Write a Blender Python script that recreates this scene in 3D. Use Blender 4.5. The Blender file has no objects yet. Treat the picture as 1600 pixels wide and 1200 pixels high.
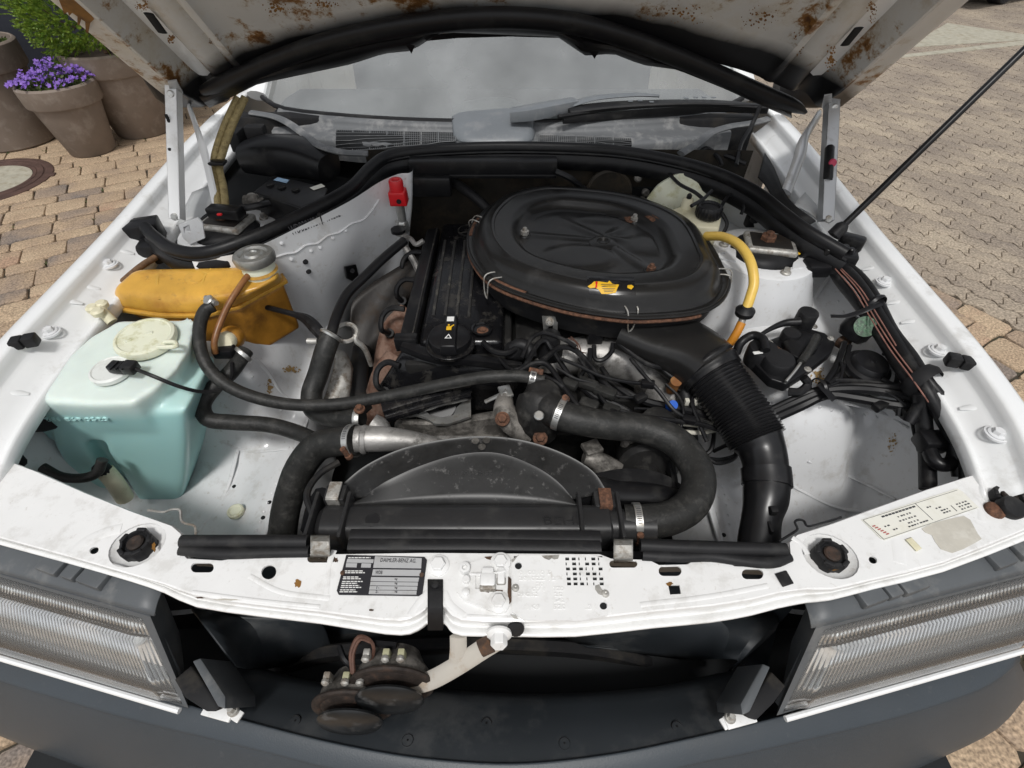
import bpy, bmesh, math, random
from mathutils import Vector, Matrix
from mathutils.geometry import tessellate_polygon
from mathutils.bvhtree import BVHTree

rnd = random.Random(11)
R = math.radians
sc = bpy.context.scene
col = sc.collection

# ---------------------------------------------------------------- camera
FPX, PITCH, CAM = 780.0, R(46.0), Vector((0.04, 0.0, 1.46))
cam_data = bpy.data.cameras.new('camera')
cam_data.sensor_width = 36.0
cam_data.lens = FPX / 1600.0 * 36.0
cam_data.clip_start, cam_data.clip_end = 0.02, 400.0
cam = bpy.data.objects.new('camera', cam_data)
cam.location = CAM
cam.rotation_euler = (math.pi / 2 - PITCH, 0, 0)
col.objects.link(cam)
sc.camera = cam

# ---------------------------------------------------------------- sky, sun, exposure
world = bpy.data.worlds.new('World')
sc.world = world
world.use_nodes = True
nt = world.node_tree
bg = nt.nodes['Background']
sky = nt.nodes.new('ShaderNodeTexSky')
sky.sky_type = 'NISHITA'
sky.sun_disc = False
SUN_EL, SUN_AZ = R(62), R(184)          # azimuth clockwise from +y: high behind the camera
sky.sun_elevation, sky.sun_rotation = SUN_EL, SUN_AZ
sky.air_density, sky.dust_density, sky.ozone_density = 1.0, 2.0, 1.0
hsv = nt.nodes.new('ShaderNodeHueSaturation')
hsv.inputs['Saturation'].default_value = 0.16
hsv.inputs['Value'].default_value = 1.0
tcw = nt.nodes.new('ShaderNodeTexCoord')
cl = nt.nodes.new('ShaderNodeTexNoise')
cl.inputs['Scale'].default_value = 2.6
cl.inputs['Detail'].default_value = 7
cl.inputs['Roughness'].default_value = 0.6
clr = nt.nodes.new('ShaderNodeMapRange')
clr.inputs['From Min'].default_value, clr.inputs['From Max'].default_value = 0.3, 0.72
clr.inputs['To Min'].default_value, clr.inputs['To Max'].default_value = 0.75, 1.5
mulw = nt.nodes.new('ShaderNodeMix')
mulw.data_type, mulw.blend_type = 'RGBA', 'MULTIPLY'
mulw.inputs['Factor'].default_value = 1.0
nt.links.new(sky.outputs[0], hsv.inputs['Color'])
nt.links.new(tcw.outputs['Generated'], cl.inputs['Vector'])
nt.links.new(cl.outputs['Fac'], clr.inputs['Value'])
nt.links.new(hsv.outputs[0], mulw.inputs['A'])
nt.links.new(clr.outputs[0], mulw.inputs['B'])
nt.links.new(mulw.outputs['Result'], bg.inputs['Color'])
bg.inputs['Strength'].default_value = 0.095

sun_data = bpy.data.lights.new('sun', 'SUN')
sun_data.energy = 1.5
sun_data.angle = R(10)
sun_data.color = (1.0, 0.98, 0.95)
sun = bpy.data.objects.new('sun', sun_data)
sd = Vector((math.sin(SUN_AZ) * math.cos(SUN_EL), math.cos(SUN_AZ) * math.cos(SUN_EL), math.sin(SUN_EL)))
sun.rotation_euler = sd.to_track_quat('Z', 'Y').to_euler()
sun.location = (0, 0, 6)
col.objects.link(sun)

sc.view_settings.view_transform = 'Standard'
sc.view_settings.look = 'None'
sc.view_settings.exposure = 0.36
sc.view_settings.gamma = 1.0
sc.view_settings.use_curve_mapping = False

# ---------------------------------------------------------------- photo pixel -> place (needs the surface the thing lies on)
_F = Vector((0, math.cos(PITCH), -math.sin(PITCH)))
_D = Vector((0, -math.sin(PITCH), -math.cos(PITCH)))


def ray(u, v):
    return _F + Vector((1, 0, 0)) * ((u - 800.0) / FPX) + _D * ((v - 600.0) / FPX)


def V(u, v, z):
    """point seen at (u, v) that lies at height z"""
    d = ray(u, v)
    return CAM + d * ((z - CAM.z) / d.z)


def VY(u, v, y):
    d = ray(u, v)
    return CAM + d * ((y - CAM.y) / d.y)


def VX(u, v, x):
    d = ray(u, v)
    return CAM + d * ((x - CAM.x) / d.x)


def VD(u, v, dep):
    return CAM + ray(u, v) * dep


def VP(u, v, p0, n):
    """point on the plane through p0 with normal n"""
    d = ray(u, v)
    return CAM + d * ((p0 - CAM).dot(n) / d.dot(n))


# ---------------------------------------------------------------- materials
MATS = {}


def mat(name, base, rough=0.5, metal=0.0, var=0.15, vscale=9.0, dirt=None, bump=0.0, bscale=80.0,
        coat=0.0, spec=0.5, trans=0.0, sss=0.0, objvar=0.0, ior=1.45, dirt2=None):
    """dirt = (colour, amount 0..1, scale, roughness)"""
    if name in MATS:
        return MATS[name]
    m = bpy.data.materials.new(name)
    m.use_nodes = True
    t = m.node_tree
    N, L = t.nodes, t.links
    b = N['Principled BSDF']
    tc = N.new('ShaderNodeTexCoord')
    geo = tc.outputs['Object']
    cur = None
    rgb = N.new('ShaderNodeRGB')
    rgb.outputs[0].default_value = (*base, 1)
    cur = rgb.outputs[0]
    rough_out = None

    def noise(scale, detail=5, rg=0.6):
        n = N.new('ShaderNodeTexNoise')
        n.inputs['Scale'].default_value = scale
        n.inputs['Detail'].default_value = detail
        n.inputs['Roughness'].default_value = rg
        L.new(geo, n.inputs['Vector'])
        return n.outputs['Fac']

    def mrange(src, a, bb, c, d):
        n = N.new('ShaderNodeMapRange')
        n.inputs['From Min'].default_value, n.inputs['From Max'].default_value = a, bb
        n.inputs['To Min'].default_value, n.inputs['To Max'].default_value = c, d
        L.new(src, n.inputs['Value'])
        return n.outputs[0]

    def mix(fac, A, B, mode='MIX'):
        n = N.new('ShaderNodeMix')
        n.data_type, n.blend_type = 'RGBA', mode
        if isinstance(fac, float):
            n.inputs['Factor'].default_value = fac
        else:
            L.new(fac, n.inputs['Factor'])
        L.new(A, n.inputs['A'])
        if isinstance(B, tuple):
            n.inputs['B'].default_value = (*B, 1)
        else:
            L.new(B, n.inputs['B'])
        return n.outputs['Result']

    if var > 0:
        f = mrange(noise(vscale), 0.3, 0.7, 1 - var, 1 + var)
        cur = mix(1.0, cur, f, 'MULTIPLY')
    if objvar > 0:
        oi = N.new('ShaderNodeObjectInfo')
        f = mrange(oi.outputs['Random'], 0, 1, 1 - objvar, 1 + objvar)
        cur = mix(1.0, cur, f, 'MULTIPLY')
    rr = rough
    for dd in (dirt, dirt2):
        if dd:
            c, amt, s, dr = dd
            n1 = noise(s, 8, 0.68)
            f = mrange(n1, 0.62 - 0.3 * amt, 0.72 - 0.22 * amt, 0.0, min(1.0, 0.4 + 0.6 * amt))
            cur = mix(f, cur, c)
            ro = N.new('ShaderNodeMapRange')
            ro.inputs['To Min'].default_value, ro.inputs['To Max'].default_value = rr, dr
            L.new(f, ro.inputs['Value'])
            rough_out = ro.outputs[0]
    L.new(cur, b.inputs['Base Color'])
    if rough_out:
        L.new(rough_out, b.inputs['Roughness'])
    else:
        b.inputs['Roughness'].default_value = rough
    b.inputs['Metallic'].default_value = metal
    b.inputs['Specular IOR Level'].default_value = spec
    b.inputs['Coat Weight'].default_value = coat
    b.inputs['Coat Roughness'].default_value = 0.12
    b.inputs['Transmission Weight'].default_value = trans
    b.inputs['IOR'].default_value = ior
    if sss:
        b.inputs['Subsurface Weight'].default_value = sss
        b.inputs['Subsurface Radius'].default_value = (0.02, 0.015, 0.01)
        b.inputs['Subsurface Scale'].default_value = 1.0
    if bump:
        bn = N.new('ShaderNodeBump')
        bn.inputs['Strength'].default_value = bump
        bn.inputs['Distance'].default_value = 0.002
        L.new(noise(bscale, 4), bn.inputs['Height'])
        L.new(bn.outputs[0], b.inputs['Normal'])
    MATS[name] = m
    return m


DUST = (0.20, 0.185, 0.16)
RUSTC = (0.16, 0.065, 0.025)
mat('white_paint', (0.80, 0.81, 0.81), 0.28, var=0.03, dirt=((0.52, 0.51, 0.48), 0.22, 14, 0.5), coat=0.3)
mat('bay_paint', (0.71, 0.72, 0.73), 0.2, var=0.04, vscale=5, dirt=((0.50, 0.485, 0.46), 0.26, 16, 0.5), coat=0.4,
    dirt2=((0.30, 0.26, 0.20), 0.12, 75, 0.8))
mat('slam_paint', (0.78, 0.78, 0.77), 0.28, var=0.04, dirt=((0.60, 0.59, 0.565), 0.34, 26, 0.5),
    dirt2=((0.40, 0.36, 0.30), 0.06, 85, 0.8), coat=0.25)
mat('grey_paint', (0.47, 0.48, 0.48), 0.38, var=0.08, dirt=((0.33, 0.32, 0.30), 0.35, 10, 0.6))
mat('black_rubber', (0.012, 0.012, 0.013), 0.5, var=0.25, vscale=20, dirt=((0.045, 0.044, 0.042), 0.3, 14, 0.75), bump=0.12, bscale=220)
mat('hose_rubber', (0.022, 0.022, 0.021), 0.46, var=0.25, vscale=60, dirt=((0.058, 0.056, 0.052), 0.36, 48, 0.75), dirt2=((0.085, 0.08, 0.072), 0.12, 130, 0.85), bump=0.35, bscale=240)
mat('seal_rubber', (0.006, 0.006, 0.007), 0.4, var=0.2, vscale=16, dirt=((0.022, 0.022, 0.021), 0.3, 20, 0.6))
mat('black_plastic', (0.009, 0.009, 0.010), 0.33, var=0.2, vscale=12, dirt=((0.034, 0.033, 0.031), 0.3, 16, 0.6))
mat('matt_black', (0.010, 0.010, 0.011), 0.65, var=0.3, dirt=((0.045, 0.04, 0.033), 0.4, 12, 0.85))
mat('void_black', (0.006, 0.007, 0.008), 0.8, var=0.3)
mat('wire_black', (0.009, 0.009, 0.010), 0.4, var=0.2, vscale=30, dirt=((0.038, 0.037, 0.035), 0.3, 30, 0.65))
mat('filter_lid', (0.0125, 0.0122, 0.012), 0.30, var=0.15, vscale=10, dirt=((0.036, 0.035, 0.034), 0.30, 9, 0.5), coat=0.12, bump=0.05, bscale=200)
mat('valve_cover', (0.007, 0.007, 0.008), 0.2, var=0.3, dirt=((0.05, 0.046, 0.04), 0.28, 26, 0.6), bump=0.15, bscale=160)
mat('tank_black', (0.026, 0.026, 0.027), 0.3, var=0.2, dirt=((0.05, 0.049, 0.046), 0.3, 18, 0.65))
mat('shroud', (0.022, 0.022, 0.022), 0.34, var=0.2, vscale=12, dirt=((0.010, 0.010, 0.010), 0.34, 30, 0.6), dirt2=((0.17, 0.165, 0.16), 0.12, 70, 0.8))
mat('aluminium', (0.36, 0.35, 0.335), 0.5, 0.65, var=0.25, vscale=18, dirt=((0.055, 0.05, 0.043), 0.5, 22, 0.85), bump=0.3, bscale=120)
mat('alu_dirty', (0.24, 0.225, 0.205), 0.55, 0.45, var=0.35, vscale=26, dirt=((0.035, 0.032, 0.028), 0.65, 30, 0.9), bump=0.35, bscale=140)
mat('engine_dark', (0.020, 0.0195, 0.019), 0.5, 0.2, var=0.4, vscale=20, dirt=((0.075, 0.072, 0.066), 0.3, 26, 0.85), bump=0.4, bscale=110)
mat('zinc', (0.55, 0.55, 0.53), 0.35, 0.85, var=0.15, vscale=40, dirt=((0.22, 0.17, 0.11), 0.3, 45, 0.7))
mat('galv', (0.46, 0.45, 0.42), 0.5, 0.6, var=0.3, vscale=60, dirt=((0.14, 0.095, 0.055), 0.45, 55, 0.8))
mat('steel_grey', (0.50, 0.51, 0.52), 0.3, 0.5, var=0.06, dirt=((0.30, 0.29, 0.27), 0.3, 25, 0.5))
mat('rust', (0.12, 0.056, 0.032), 0.85, 0.0, var=0.6, vscale=130, dirt=((0.05, 0.028, 0.02), 0.5, 110, 0.9), bump=0.5, bscale=200)
mat('rust_dark', (0.06, 0.036, 0.024), 0.8, 0.1, var=0.5, vscale=70, dirt=((0.17, 0.08, 0.035), 0.35, 40, 0.9), bump=0.5, bscale=160)
mat('manifold_rust', (0.19, 0.12, 0.09), 0.85, var=0.4, vscale=40, dirt=((0.085, 0.03, 0.014), 0.55, 36, 0.9), bump=0.5, bscale=120)
mat('bumper_plastic', (0.040, 0.049, 0.058), 0.42, var=0.12, vscale=2.5, dirt=((0.042, 0.048, 0.053), 0.5, 3, 0.5), dirt2=((0.085, 0.09, 0.092), 0.06, 90, 0.7), bump=0.16, bscale=420)
mat('valance', (0.022, 0.026, 0.030), 0.5, var=0.15, vscale=5, dirt=((0.06, 0.062, 0.063), 0.35, 9, 0.65))
mat('lamp_grey', (0.085, 0.092, 0.098), 0.45, var=0.1, dirt=((0.18, 0.18, 0.175), 0.3, 14, 0.6))
mat('cowl_plastic', (0.12, 0.125, 0.13), 0.5, var=0.15, vscale=7, dirt=((0.27, 0.268, 0.262), 0.40, 22, 0.7))
mat('wiper_grey', (0.15, 0.163, 0.175), 0.36, var=0.08, dirt=((0.21, 0.215, 0.22), 0.36, 26, 0.55))
mat('fire_wall', (0.022, 0.018, 0.013), 0.8, var=0.5, vscale=10, dirt=((0.07, 0.05, 0.03), 0.35, 8, 0.9), bump=0.6, bscale=60)
mat('shield_metal', (0.022, 0.019, 0.017), 0.5, 0.2, var=0.4, dirt=((0.06, 0.04, 0.025), 0.35, 16, 0.8), bump=0.3)
mat('amber_plastic', (0.60, 0.335, 0.055), 0.30, var=0.22, vscale=11, dirt=((0.34, 0.14, 0.018), 0.38, 9, 0.45), dirt2=((0.22, 0.13, 0.05), 0.10, 60, 0.7), sss=0.2)
mat('amber_dark', (0.36, 0.165, 0.022), 0.38, var=0.35, vscale=14, dirt=((0.11, 0.045, 0.01), 0.45, 10, 0.5), sss=0.1)
mat('cream_plastic', (0.70, 0.66, 0.48), 0.45, var=0.08, dirt=((0.48, 0.45, 0.27), 0.3, 22, 0.6))
mat('cap_cream', (0.70, 0.71, 0.56), 0.48, var=0.08, dirt=((0.44, 0.42, 0.20), 0.38, 30, 0.6), sss=0.1)
mat('white_plastic', (0.72, 0.74, 0.71), 0.45, var=0.06, dirt=((0.5, 0.5, 0.45), 0.25, 20, 0.6))
mat('yellow_hose', (0.70, 0.47, 0.10), 0.35, var=0.12, vscale=14, sss=0.1)
mat('orange_hose', (0.62, 0.25, 0.03), 0.35, var=0.2, vscale=20)
mat('brown_hose', (0.20, 0.085, 0.03), 0.35, var=0.4, vscale=24, dirt=((0.36, 0.20, 0.07), 0.35, 22, 0.4))
mat('red_plastic', (0.60, 0.012, 0.018), 0.35, var=0.12)
mat('blue_clip', (0.015, 0.10, 0.48), 0.35, var=0.1)
mat('pink_cap', (0.45, 0.04, 0.09), 0.4, var=0.1)
mat('copper_wire', (0.10, 0.05, 0.035), 0.5, var=0.3, vscale=60)
mat('pink_wire', (0.24, 0.115, 0.09), 0.55, var=0.3, vscale=60)
mat('white_wire', (0.62, 0.60, 0.52), 0.45, var=0.15)
mat('gold_braid', (0.38, 0.30, 0.14), 0.5, 0.15, var=0.3, vscale=70, dirt=((0.17, 0.125, 0.05), 0.4, 120, 0.7), bump=0.9, bscale=330)
mat('brown_braid', (0.15, 0.085, 0.045), 0.7, var=0.4, vscale=120, bump=0.9, bscale=300)
mat('print_white', (0.72, 0.72, 0.70), 0.5, var=0.03)
mat('print_dark', (0.05, 0.05, 0.055), 0.5, var=0.05)
mat('print_red', (0.40, 0.10, 0.09), 0.6, var=0.05)
mat('print_bronze', (0.22, 0.12, 0.07), 0.5, var=0.05)
mat('plate_silver', (0.56, 0.57, 0.58), 0.35, 0.35, var=0.05, dirt=((0.42, 0.41, 0.39), 0.3, 30, 0.5))
mat('plate_black', (0.022, 0.022, 0.026), 0.4, var=0.1)
mat('label_paper', (0.74, 0.73, 0.66), 0.6, var=0.04, dirt=((0.62, 0.60, 0.50), 0.25, 24, 0.7))
mat('residue', (0.50, 0.475, 0.415), 0.75, var=0.12, vscale=24, dirt=((0.62, 0.60, 0.54), 0.4, 40, 0.8))
mat('sticker_yellow', (0.72, 0.42, 0.015), 0.5, var=0.05)
mat('sticker_black', (0.008, 0.008, 0.009), 0.25, var=0.1)
mat('green_label', (0.02, 0.07, 0.03), 0.4, var=0.9, vscale=160, dirt=((0.20, 0.30, 0.20), 0.35, 150, 0.5))
mat('pot_clay', (0.205, 0.165, 0.135), 0.75, var=0.12, vscale=6, dirt=((0.31, 0.27, 0.235), 0.35, 9, 0.85), bump=0.25, bscale=60)
mat('soil', (0.04, 0.028, 0.02), 0.95, bump=0.8, bscale=60)
mat('house_wall', (0.026, 0.029, 0.040), 0.85, var=0.15, vscale=3, bump=1.0, bscale=45)
mat('joint_sand', (0.05, 0.042, 0.03), 0.95, var=0.4, vscale=12, dirt=((0.035, 0.045, 0.016), 0.3, 4, 0.95), bump=0.5, bscale=120)
mat('cast_iron', (0.085, 0.048, 0.038), 0.75, var=0.3, vscale=14, bump=0.5, bscale=90)
mat('concrete', (0.40, 0.375, 0.30), 0.9, var=0.15, vscale=20, dirt=((0.27, 0.235, 0.165), 0.4, 14, 0.95), bump=0.4, bscale=140)
mat('tyre', (0.012, 0.012, 0.013), 0.7, var=0.2)
mat('dark_paint', (0.02, 0.022, 0.026), 0.2, coat=0.6, var=0.05)
mat('stem_green', (0.07, 0.10, 0.03), 0.6, var=0.3)
mat('dash_grey', (0.11, 0.11, 0.115), 0.7, var=0.1)
mat('braided_brown', (0.17, 0.10, 0.06), 0.7, var=0.3, vscale=90)
mat('chrome', (0.72, 0.73, 0.74), 0.14, 1.0, var=0.04)
mat('reflector', (0.85, 0.85, 0.84), 0.32, 0.75, var=0.02)
mat('orange_lens', (0.60, 0.14, 0.01), 0.15, var=0.05, trans=0.35)

for n_ in ('black_rubber', 'hose_rubber', 'seal_rubber', 'black_plastic', 'wire_black', 'tank_black', 'shroud', 'matt_black', 'engine_dark', 'filter_lid'):
    MATS[n_].node_tree.nodes['Principled BSDF'].inputs['Specular IOR Level'].default_value = 0.32


def leaf_mat(name, a, b, scale):
    m = bpy.data.materials.new(name)
    m.use_nodes = True
    N, L = m.node_tree.nodes, m.node_tree.links
    p = N['Principled BSDF']
    tc = N.new('ShaderNodeTexCoord')
    n = N.new('ShaderNodeTexNoise')
    n.inputs['Scale'].default_value = scale
    n.inputs['Detail'].default_value = 4
    L.new(tc.outputs['Object'], n.inputs['Vector'])
    r = N.new('ShaderNodeValToRGB')
    r.color_ramp.elements[0].position, r.color_ramp.elements[0].color = 0.36, (*a, 1)
    r.color_ramp.elements[1].position, r.color_ramp.elements[1].color = 0.64, (*b, 1)
    L.new(n.outputs['Fac'], r.inputs['Fac'])
    L.new(r.outputs[0], p.inputs['Base Color'])
    p.inputs['Roughness'].default_value = 0.55
    tr = N.new('ShaderNodeBsdfTranslucent')
    L.new(r.outputs[0], tr.inputs['Color'])
    mx = N.new('ShaderNodeMixShader')
    mx.inputs[0].default_value = 0.3
    L.new(p.outputs[0], mx.inputs[1])
    L.new(tr.outputs[0], mx.inputs[2])
    L.new(mx.outputs[0], N['Material Output'].inputs['Surface'])
    MATS[name] = m


leaf_mat('conifer', (0.10, 0.20, 0.02), (0.26, 0.36, 0.045), 30)
leaf_mat('herb_leaf', (0.05, 0.09, 0.02), (0.13, 0.16, 0.05), 40)
leaf_mat('petal', (0.17, 0.08, 0.45), (0.38, 0.22, 0.70), 45)


def ramp_mat(name, stops, scale, rough, metric, objvar=0.25, bump=0.4, bscale=120, speck=None):
    """stone colours picked per object at random, with grain"""
    m = bpy.data.materials.new(name)
    m.use_nodes = True
    N, L = m.node_tree.nodes, m.node_tree.links
    p = N['Principled BSDF']
    tc = N.new('ShaderNodeTexCoord')
    oi = N.new('ShaderNodeObjectInfo')
    n = N.new('ShaderNodeTexNoise')
    n.inputs['Scale'].default_value = scale
    n.inputs['Detail'].default_value = 6
    # world position keeps neighbouring stones different
    g = N.new('ShaderNodeNewGeometry')
    L.new(g.outputs['Position'], n.inputs['Vector'])
    add = N.new('ShaderNodeMath')
    add.operation = 'MULTIPLY_ADD'
    add.inputs[1].default_value = metric
    L.new(oi.outputs['Random'], add.inputs[0])
    sub = N.new('ShaderNodeMath')
    sub.operation = 'MULTIPLY_ADD'
    sub.inputs[1].default_value = 1.3
    sub.inputs[2].default_value = -0.15 - metric / 2
    L.new(n.outputs['Fac'], sub.inputs[0])
    L.new(sub.outputs[0], add.inputs[2])
    r = N.new('ShaderNodeValToRGB')
    els = r.color_ramp.elements
    for i, (pos, c) in enumerate(stops):
        e = els[i] if i < 2 else els.new(pos)
        e.position, e.color = pos, (*c, 1)
    L.new(add.outputs[0], r.inputs['Fac'])
    n2 = N.new('ShaderNodeTexNoise')
    n2.inputs['Scale'].default_value = bscale
    n2.inputs['Detail'].default_value = 5
    L.new(g.outputs['Position'], n2.inputs['Vector'])
    mr = N.new('ShaderNodeMapRange')
    mr.inputs['From Min'].default_value, mr.inputs['From Max'].default_value = 0.3, 0.7
    mr.inputs['To Min'].default_value, mr.inputs['To Max'].default_value = 0.5, 1.5
    L.new(n2.outputs['Fac'], mr.inputs['Value'])
    mx = N.new('ShaderNodeMix')
    mx.data_type, mx.blend_type = 'RGBA', 'MULTIPLY'
    mx.inputs['Factor'].default_value = 1.0
    L.new(r.outputs[0], mx.inputs['A'])
    L.new(mr.outputs[0], mx.inputs['B'])
    L.new(mx.outputs['Result'], p.inputs['Base Color'])
    p.inputs['Roughness'].default_value = rough
    bn = N.new('ShaderNodeBump')
    bn.inputs['Strength'].default_value = bump
    bn.inputs['Distance'].default_value = 0.004
    L.new(n2.outputs['Fac'], bn.inputs['Height'])
    L.new(bn.outputs[0], p.inputs['Normal'])
    MATS[name] = m


ramp_mat('paver_tan', [(0.0, (0.17, 0.145, 0.13)), (0.28, (0.30, 0.225, 0.165)), (0.52, (0.385, 0.28, 0.185)),
                       (0.75, (0.44, 0.33, 0.22)), (1.0, (0.37, 0.245, 0.165))], 5, 0.85, 0.75)
ramp_mat('paver_wave', [(0.0, (0.19, 0.155, 0.13)), (0.4, (0.28, 0.23, 0.18)), (0.7, (0.37, 0.305, 0.23)),
                        (1.0, (0.44, 0.37, 0.275))], 2.2, 0.88, 0.30, bscale=95)
ramp_mat('far_paving', [(0.0, (0.20, 0.165, 0.13)), (0.5, (0.30, 0.245, 0.185)), (1.0, (0.39, 0.325, 0.24))], 1.2, 0.9, 0.0, bscale=40)


m = bpy.data.materials.new('lens_glass')
m.use_nodes = True
N_, L_ = m.node_tree.nodes, m.node_tree.links
tr_ = N_.new('ShaderNodeBsdfTransparent')
tr_.inputs['Color'].default_value = (0.985, 0.99, 0.99, 1)
gl_ = N_.new('ShaderNodeBsdfGlossy')
gl_.inputs['Roughness'].default_value = 0.09
fr_ = N_.new('ShaderNodeFresnel')
fr_.inputs['IOR'].default_value = 1.5
m1_ = N_.new('ShaderNodeMixShader')
L_.new(fr_.outputs[0], m1_.inputs[0])
L_.new(tr_.outputs[0], m1_.inputs[1])
L_.new(gl_.outputs[0], m1_.inputs[2])
df_ = N_.new('ShaderNodeBsdfDiffuse')
df_.inputs['Color'].default_value = (0.75, 0.75, 0.74, 1)
m2_ = N_.new('ShaderNodeMixShader')
m2_.inputs[0].default_value = 0.045
L_.new(m1_.outputs[0], m2_.inputs[1])
L_.new(df_.outputs[0], m2_.inputs[2])
L_.new(m2_.outputs[0], N_['Material Output'].inputs['Surface'])
MATS['lens_glass'] = m
m = bpy.data.materials.new('windscreen_glass')
m.use_nodes = True
N_, L_ = m.node_tree.nodes, m.node_tree.links
p_ = N_['Principled BSDF']
p_.inputs['Base Color'].default_value = (0.74, 0.77, 0.77, 1)
p_.inputs['Roughness'].default_value = 0.55
tr_ = N_.new('ShaderNodeBsdfTransparent')
tr_.inputs['Color'].default_value = (0.62, 0.68, 0.66, 1)
gl_ = N_.new('ShaderNodeBsdfGlossy')
gl_.inputs['Roughness'].default_value = 0.03
gl_.inputs['Color'].default_value = (1, 1, 1, 1)
fr_ = N_.new('ShaderNodeFresnel')
fr_.inputs['IOR'].default_value = 2.6
m1_ = N_.new('ShaderNodeMixShader')
L_.new(fr_.outputs[0], m1_.inputs[0])
L_.new(tr_.outputs[0], m1_.inputs[1])
L_.new(gl_.outputs[0], m1_.inputs[2])
# a film of dust on the glass
m2_ = N_.new('ShaderNodeMixShader')
tcg = N_.new('ShaderNodeTexCoord')
ng = N_.new('ShaderNodeTexNoise')
ng.inputs['Scale'].default_value = 6
ng.inputs['Detail'].default_value = 8
L_.new(tcg.outputs['Object'], ng.inputs['Vector'])
mg = N_.new('ShaderNodeMapRange')
mg.inputs['From Min'].default_value, mg.inputs['From Max'].default_value = 0.3, 0.8
mg.inputs['To Min'].default_value, mg.inputs['To Max'].default_value = 0.14, 0.30
L_.new(ng.outputs['Fac'], mg.inputs['Value'])
L_.new(mg.outputs[0], m2_.inputs[0])
L_.new(m1_.outputs[0], m2_.inputs[1])
L_.new(p_.outputs[0], m2_.inputs[2])
L_.new(m2_.outputs[0], N_['Material Output'].inputs['Surface'])
MATS['windscreen_glass'] = m

# washer tank: milky plastic, blue fluid standing inside up to its level
m = mat('washer_plastic', (0.66, 0.74, 0.69), 0.36, var=0.10, vscale=7, sss=0.25, bump=0.05, bscale=60)
N_, L_ = m.node_tree.nodes, m.node_tree.links
p_ = N_['Principled BSDF']
src = p_.inputs['Base Color'].links[0].from_socket
g_ = N_.new('ShaderNodeNewGeometry')
sp_ = N_.new('ShaderNodeSeparateXYZ')
L_.new(g_.outputs['Position'], sp_.inputs[0])
rl = N_.new('ShaderNodeMapRange')
rl.inputs['From Min'].default_value, rl.inputs['From Max'].default_value = 0.775, 0.832
rl.inputs['To Min'].default_value, rl.inputs['To Max'].default_value = 1.0, 0.0
L_.new(sp_.outputs['Z'], rl.inputs['Value'])
mx_ = N_.new('ShaderNodeMix')
mx_.data_type = 'RGBA'
L_.new(rl.outputs[0], mx_.inputs['Factor'])
L_.new(src, mx_.inputs['A'])
mx_.inputs['B'].default_value = (0.37, 0.64, 0.62, 1)
L_.new(mx_.outputs['Result'], p_.inputs['Base Color'])

# hood underside: grey primer, black band along the rear edge, rust patches
HO = Vector((0.036, 1.25, 1.13))
HS = Vector((0, -math.sqrt(.5), math.sqrt(.5)))
HN = Vector((0, -math.sqrt(.5), -math.sqrt(.5)))


def hood_arc(x):
    return 0.155 * (1 - (x / 0.60) ** 2)


m = mat('hood_inner', (0.57, 0.565, 0.545), 0.42, var=0.1, vscale=5, dirt=((0.47, 0.42, 0.33), 0.40, 5, 0.55), dirt2=((0.36, 0.28, 0.17), 0.16, 14, 0.7))
N_, L_ = m.node_tree.nodes, m.node_tree.links
p_ = N_['Principled BSDF']
src = p_.inputs['Base Color'].links[0].from_socket
g_ = N_.new('ShaderNodeNewGeometry')
sp_ = N_.new('ShaderNodeSeparateXYZ')
L_.new(g_.outputs['Position'], sp_.inputs[0])


def mth(op, a, b=None, N_=N_, L_=L_):
    n = N_.new('ShaderNodeMath')
    n.operation = op
    for i, x in enumerate((a, b)):
        if x is None:
            continue
        if isinstance(x, (int, float)):
            n.inputs[i].default_value = x
        else:
            L_.new(x, n.inputs[i])
    return n.outputs[0]


s_ = mth('MULTIPLY', mth('SUBTRACT', sp_.outputs['Z'], HO.z), math.sqrt(2))
xx = mth('DIVIDE', mth('SUBTRACT', sp_.outputs['X'], HO.x), 0.60)
arc_ = mth('MULTIPLY', mth('SUBTRACT', 1.0, mth('MULTIPLY', xx, xx)), 0.155)
dist_ = mth('SUBTRACT', s_, arc_)
nz = N_.new('ShaderNodeTexNoise')
nz.inputs['Scale'].default_value = 7
nz.inputs['Detail'].default_value = 5
L_.new(g_.outputs['Position'], nz.inputs['Vector'])
dist2 = mth('ADD', dist_, mth('MULTIPLY', mth('SUBTRACT', nz.outputs['Fac'], 0.5), 0.045))
bl = N_.new('ShaderNodeMapRange')
bl.inputs['From Min'].default_value, bl.inputs['From Max'].default_value = 0.055, 0.095
bl.inputs['To Min'].default_value, bl.inputs['To Max'].default_value = 1.0, 0.0
L_.new(dist2, bl.inputs['Value'])
nr = N_.new('ShaderNodeTexNoise')
nr.inputs['Scale'].default_value = 8
nr.inputs['Detail'].default_value = 9
nr.inputs['Roughness'].default_value = 0.75
L_.new(g_.outputs['Position'], nr.inputs['Vector'])
rr_ = N_.new('ShaderNodeMapRange')
rr_.inputs['From Min'].default_value, rr_.inputs['From Max'].default_value = 0.555, 0.67
L_.new(nr.outputs['Fac'], rr_.inputs['Value'])
rp = N_.new('ShaderNodeValToRGB')
rp.color_ramp.elements[0].position, rp.color_ramp.elements[0].color = 0.0, (0.33, 0.25, 0.15, 1)
rp.color_ramp.elements[1].position, rp.color_ramp.elements[1].color = 1.0, (0.075, 0.03, 0.012, 1)
e_ = rp.color_ramp.elements.new(0.4)
e_.color = (0.23, 0.11, 0.03, 1)
L_.new(rr_.outputs[0], rp.inputs['Fac'])
mA = N_.new('ShaderNodeMix')
mA.data_type = 'RGBA'
rfac = N_.new('ShaderNodeMapRange')
rfac.inputs['From Min'].default_value, rfac.inputs['From Max'].default_value = 0.535, 0.60
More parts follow.
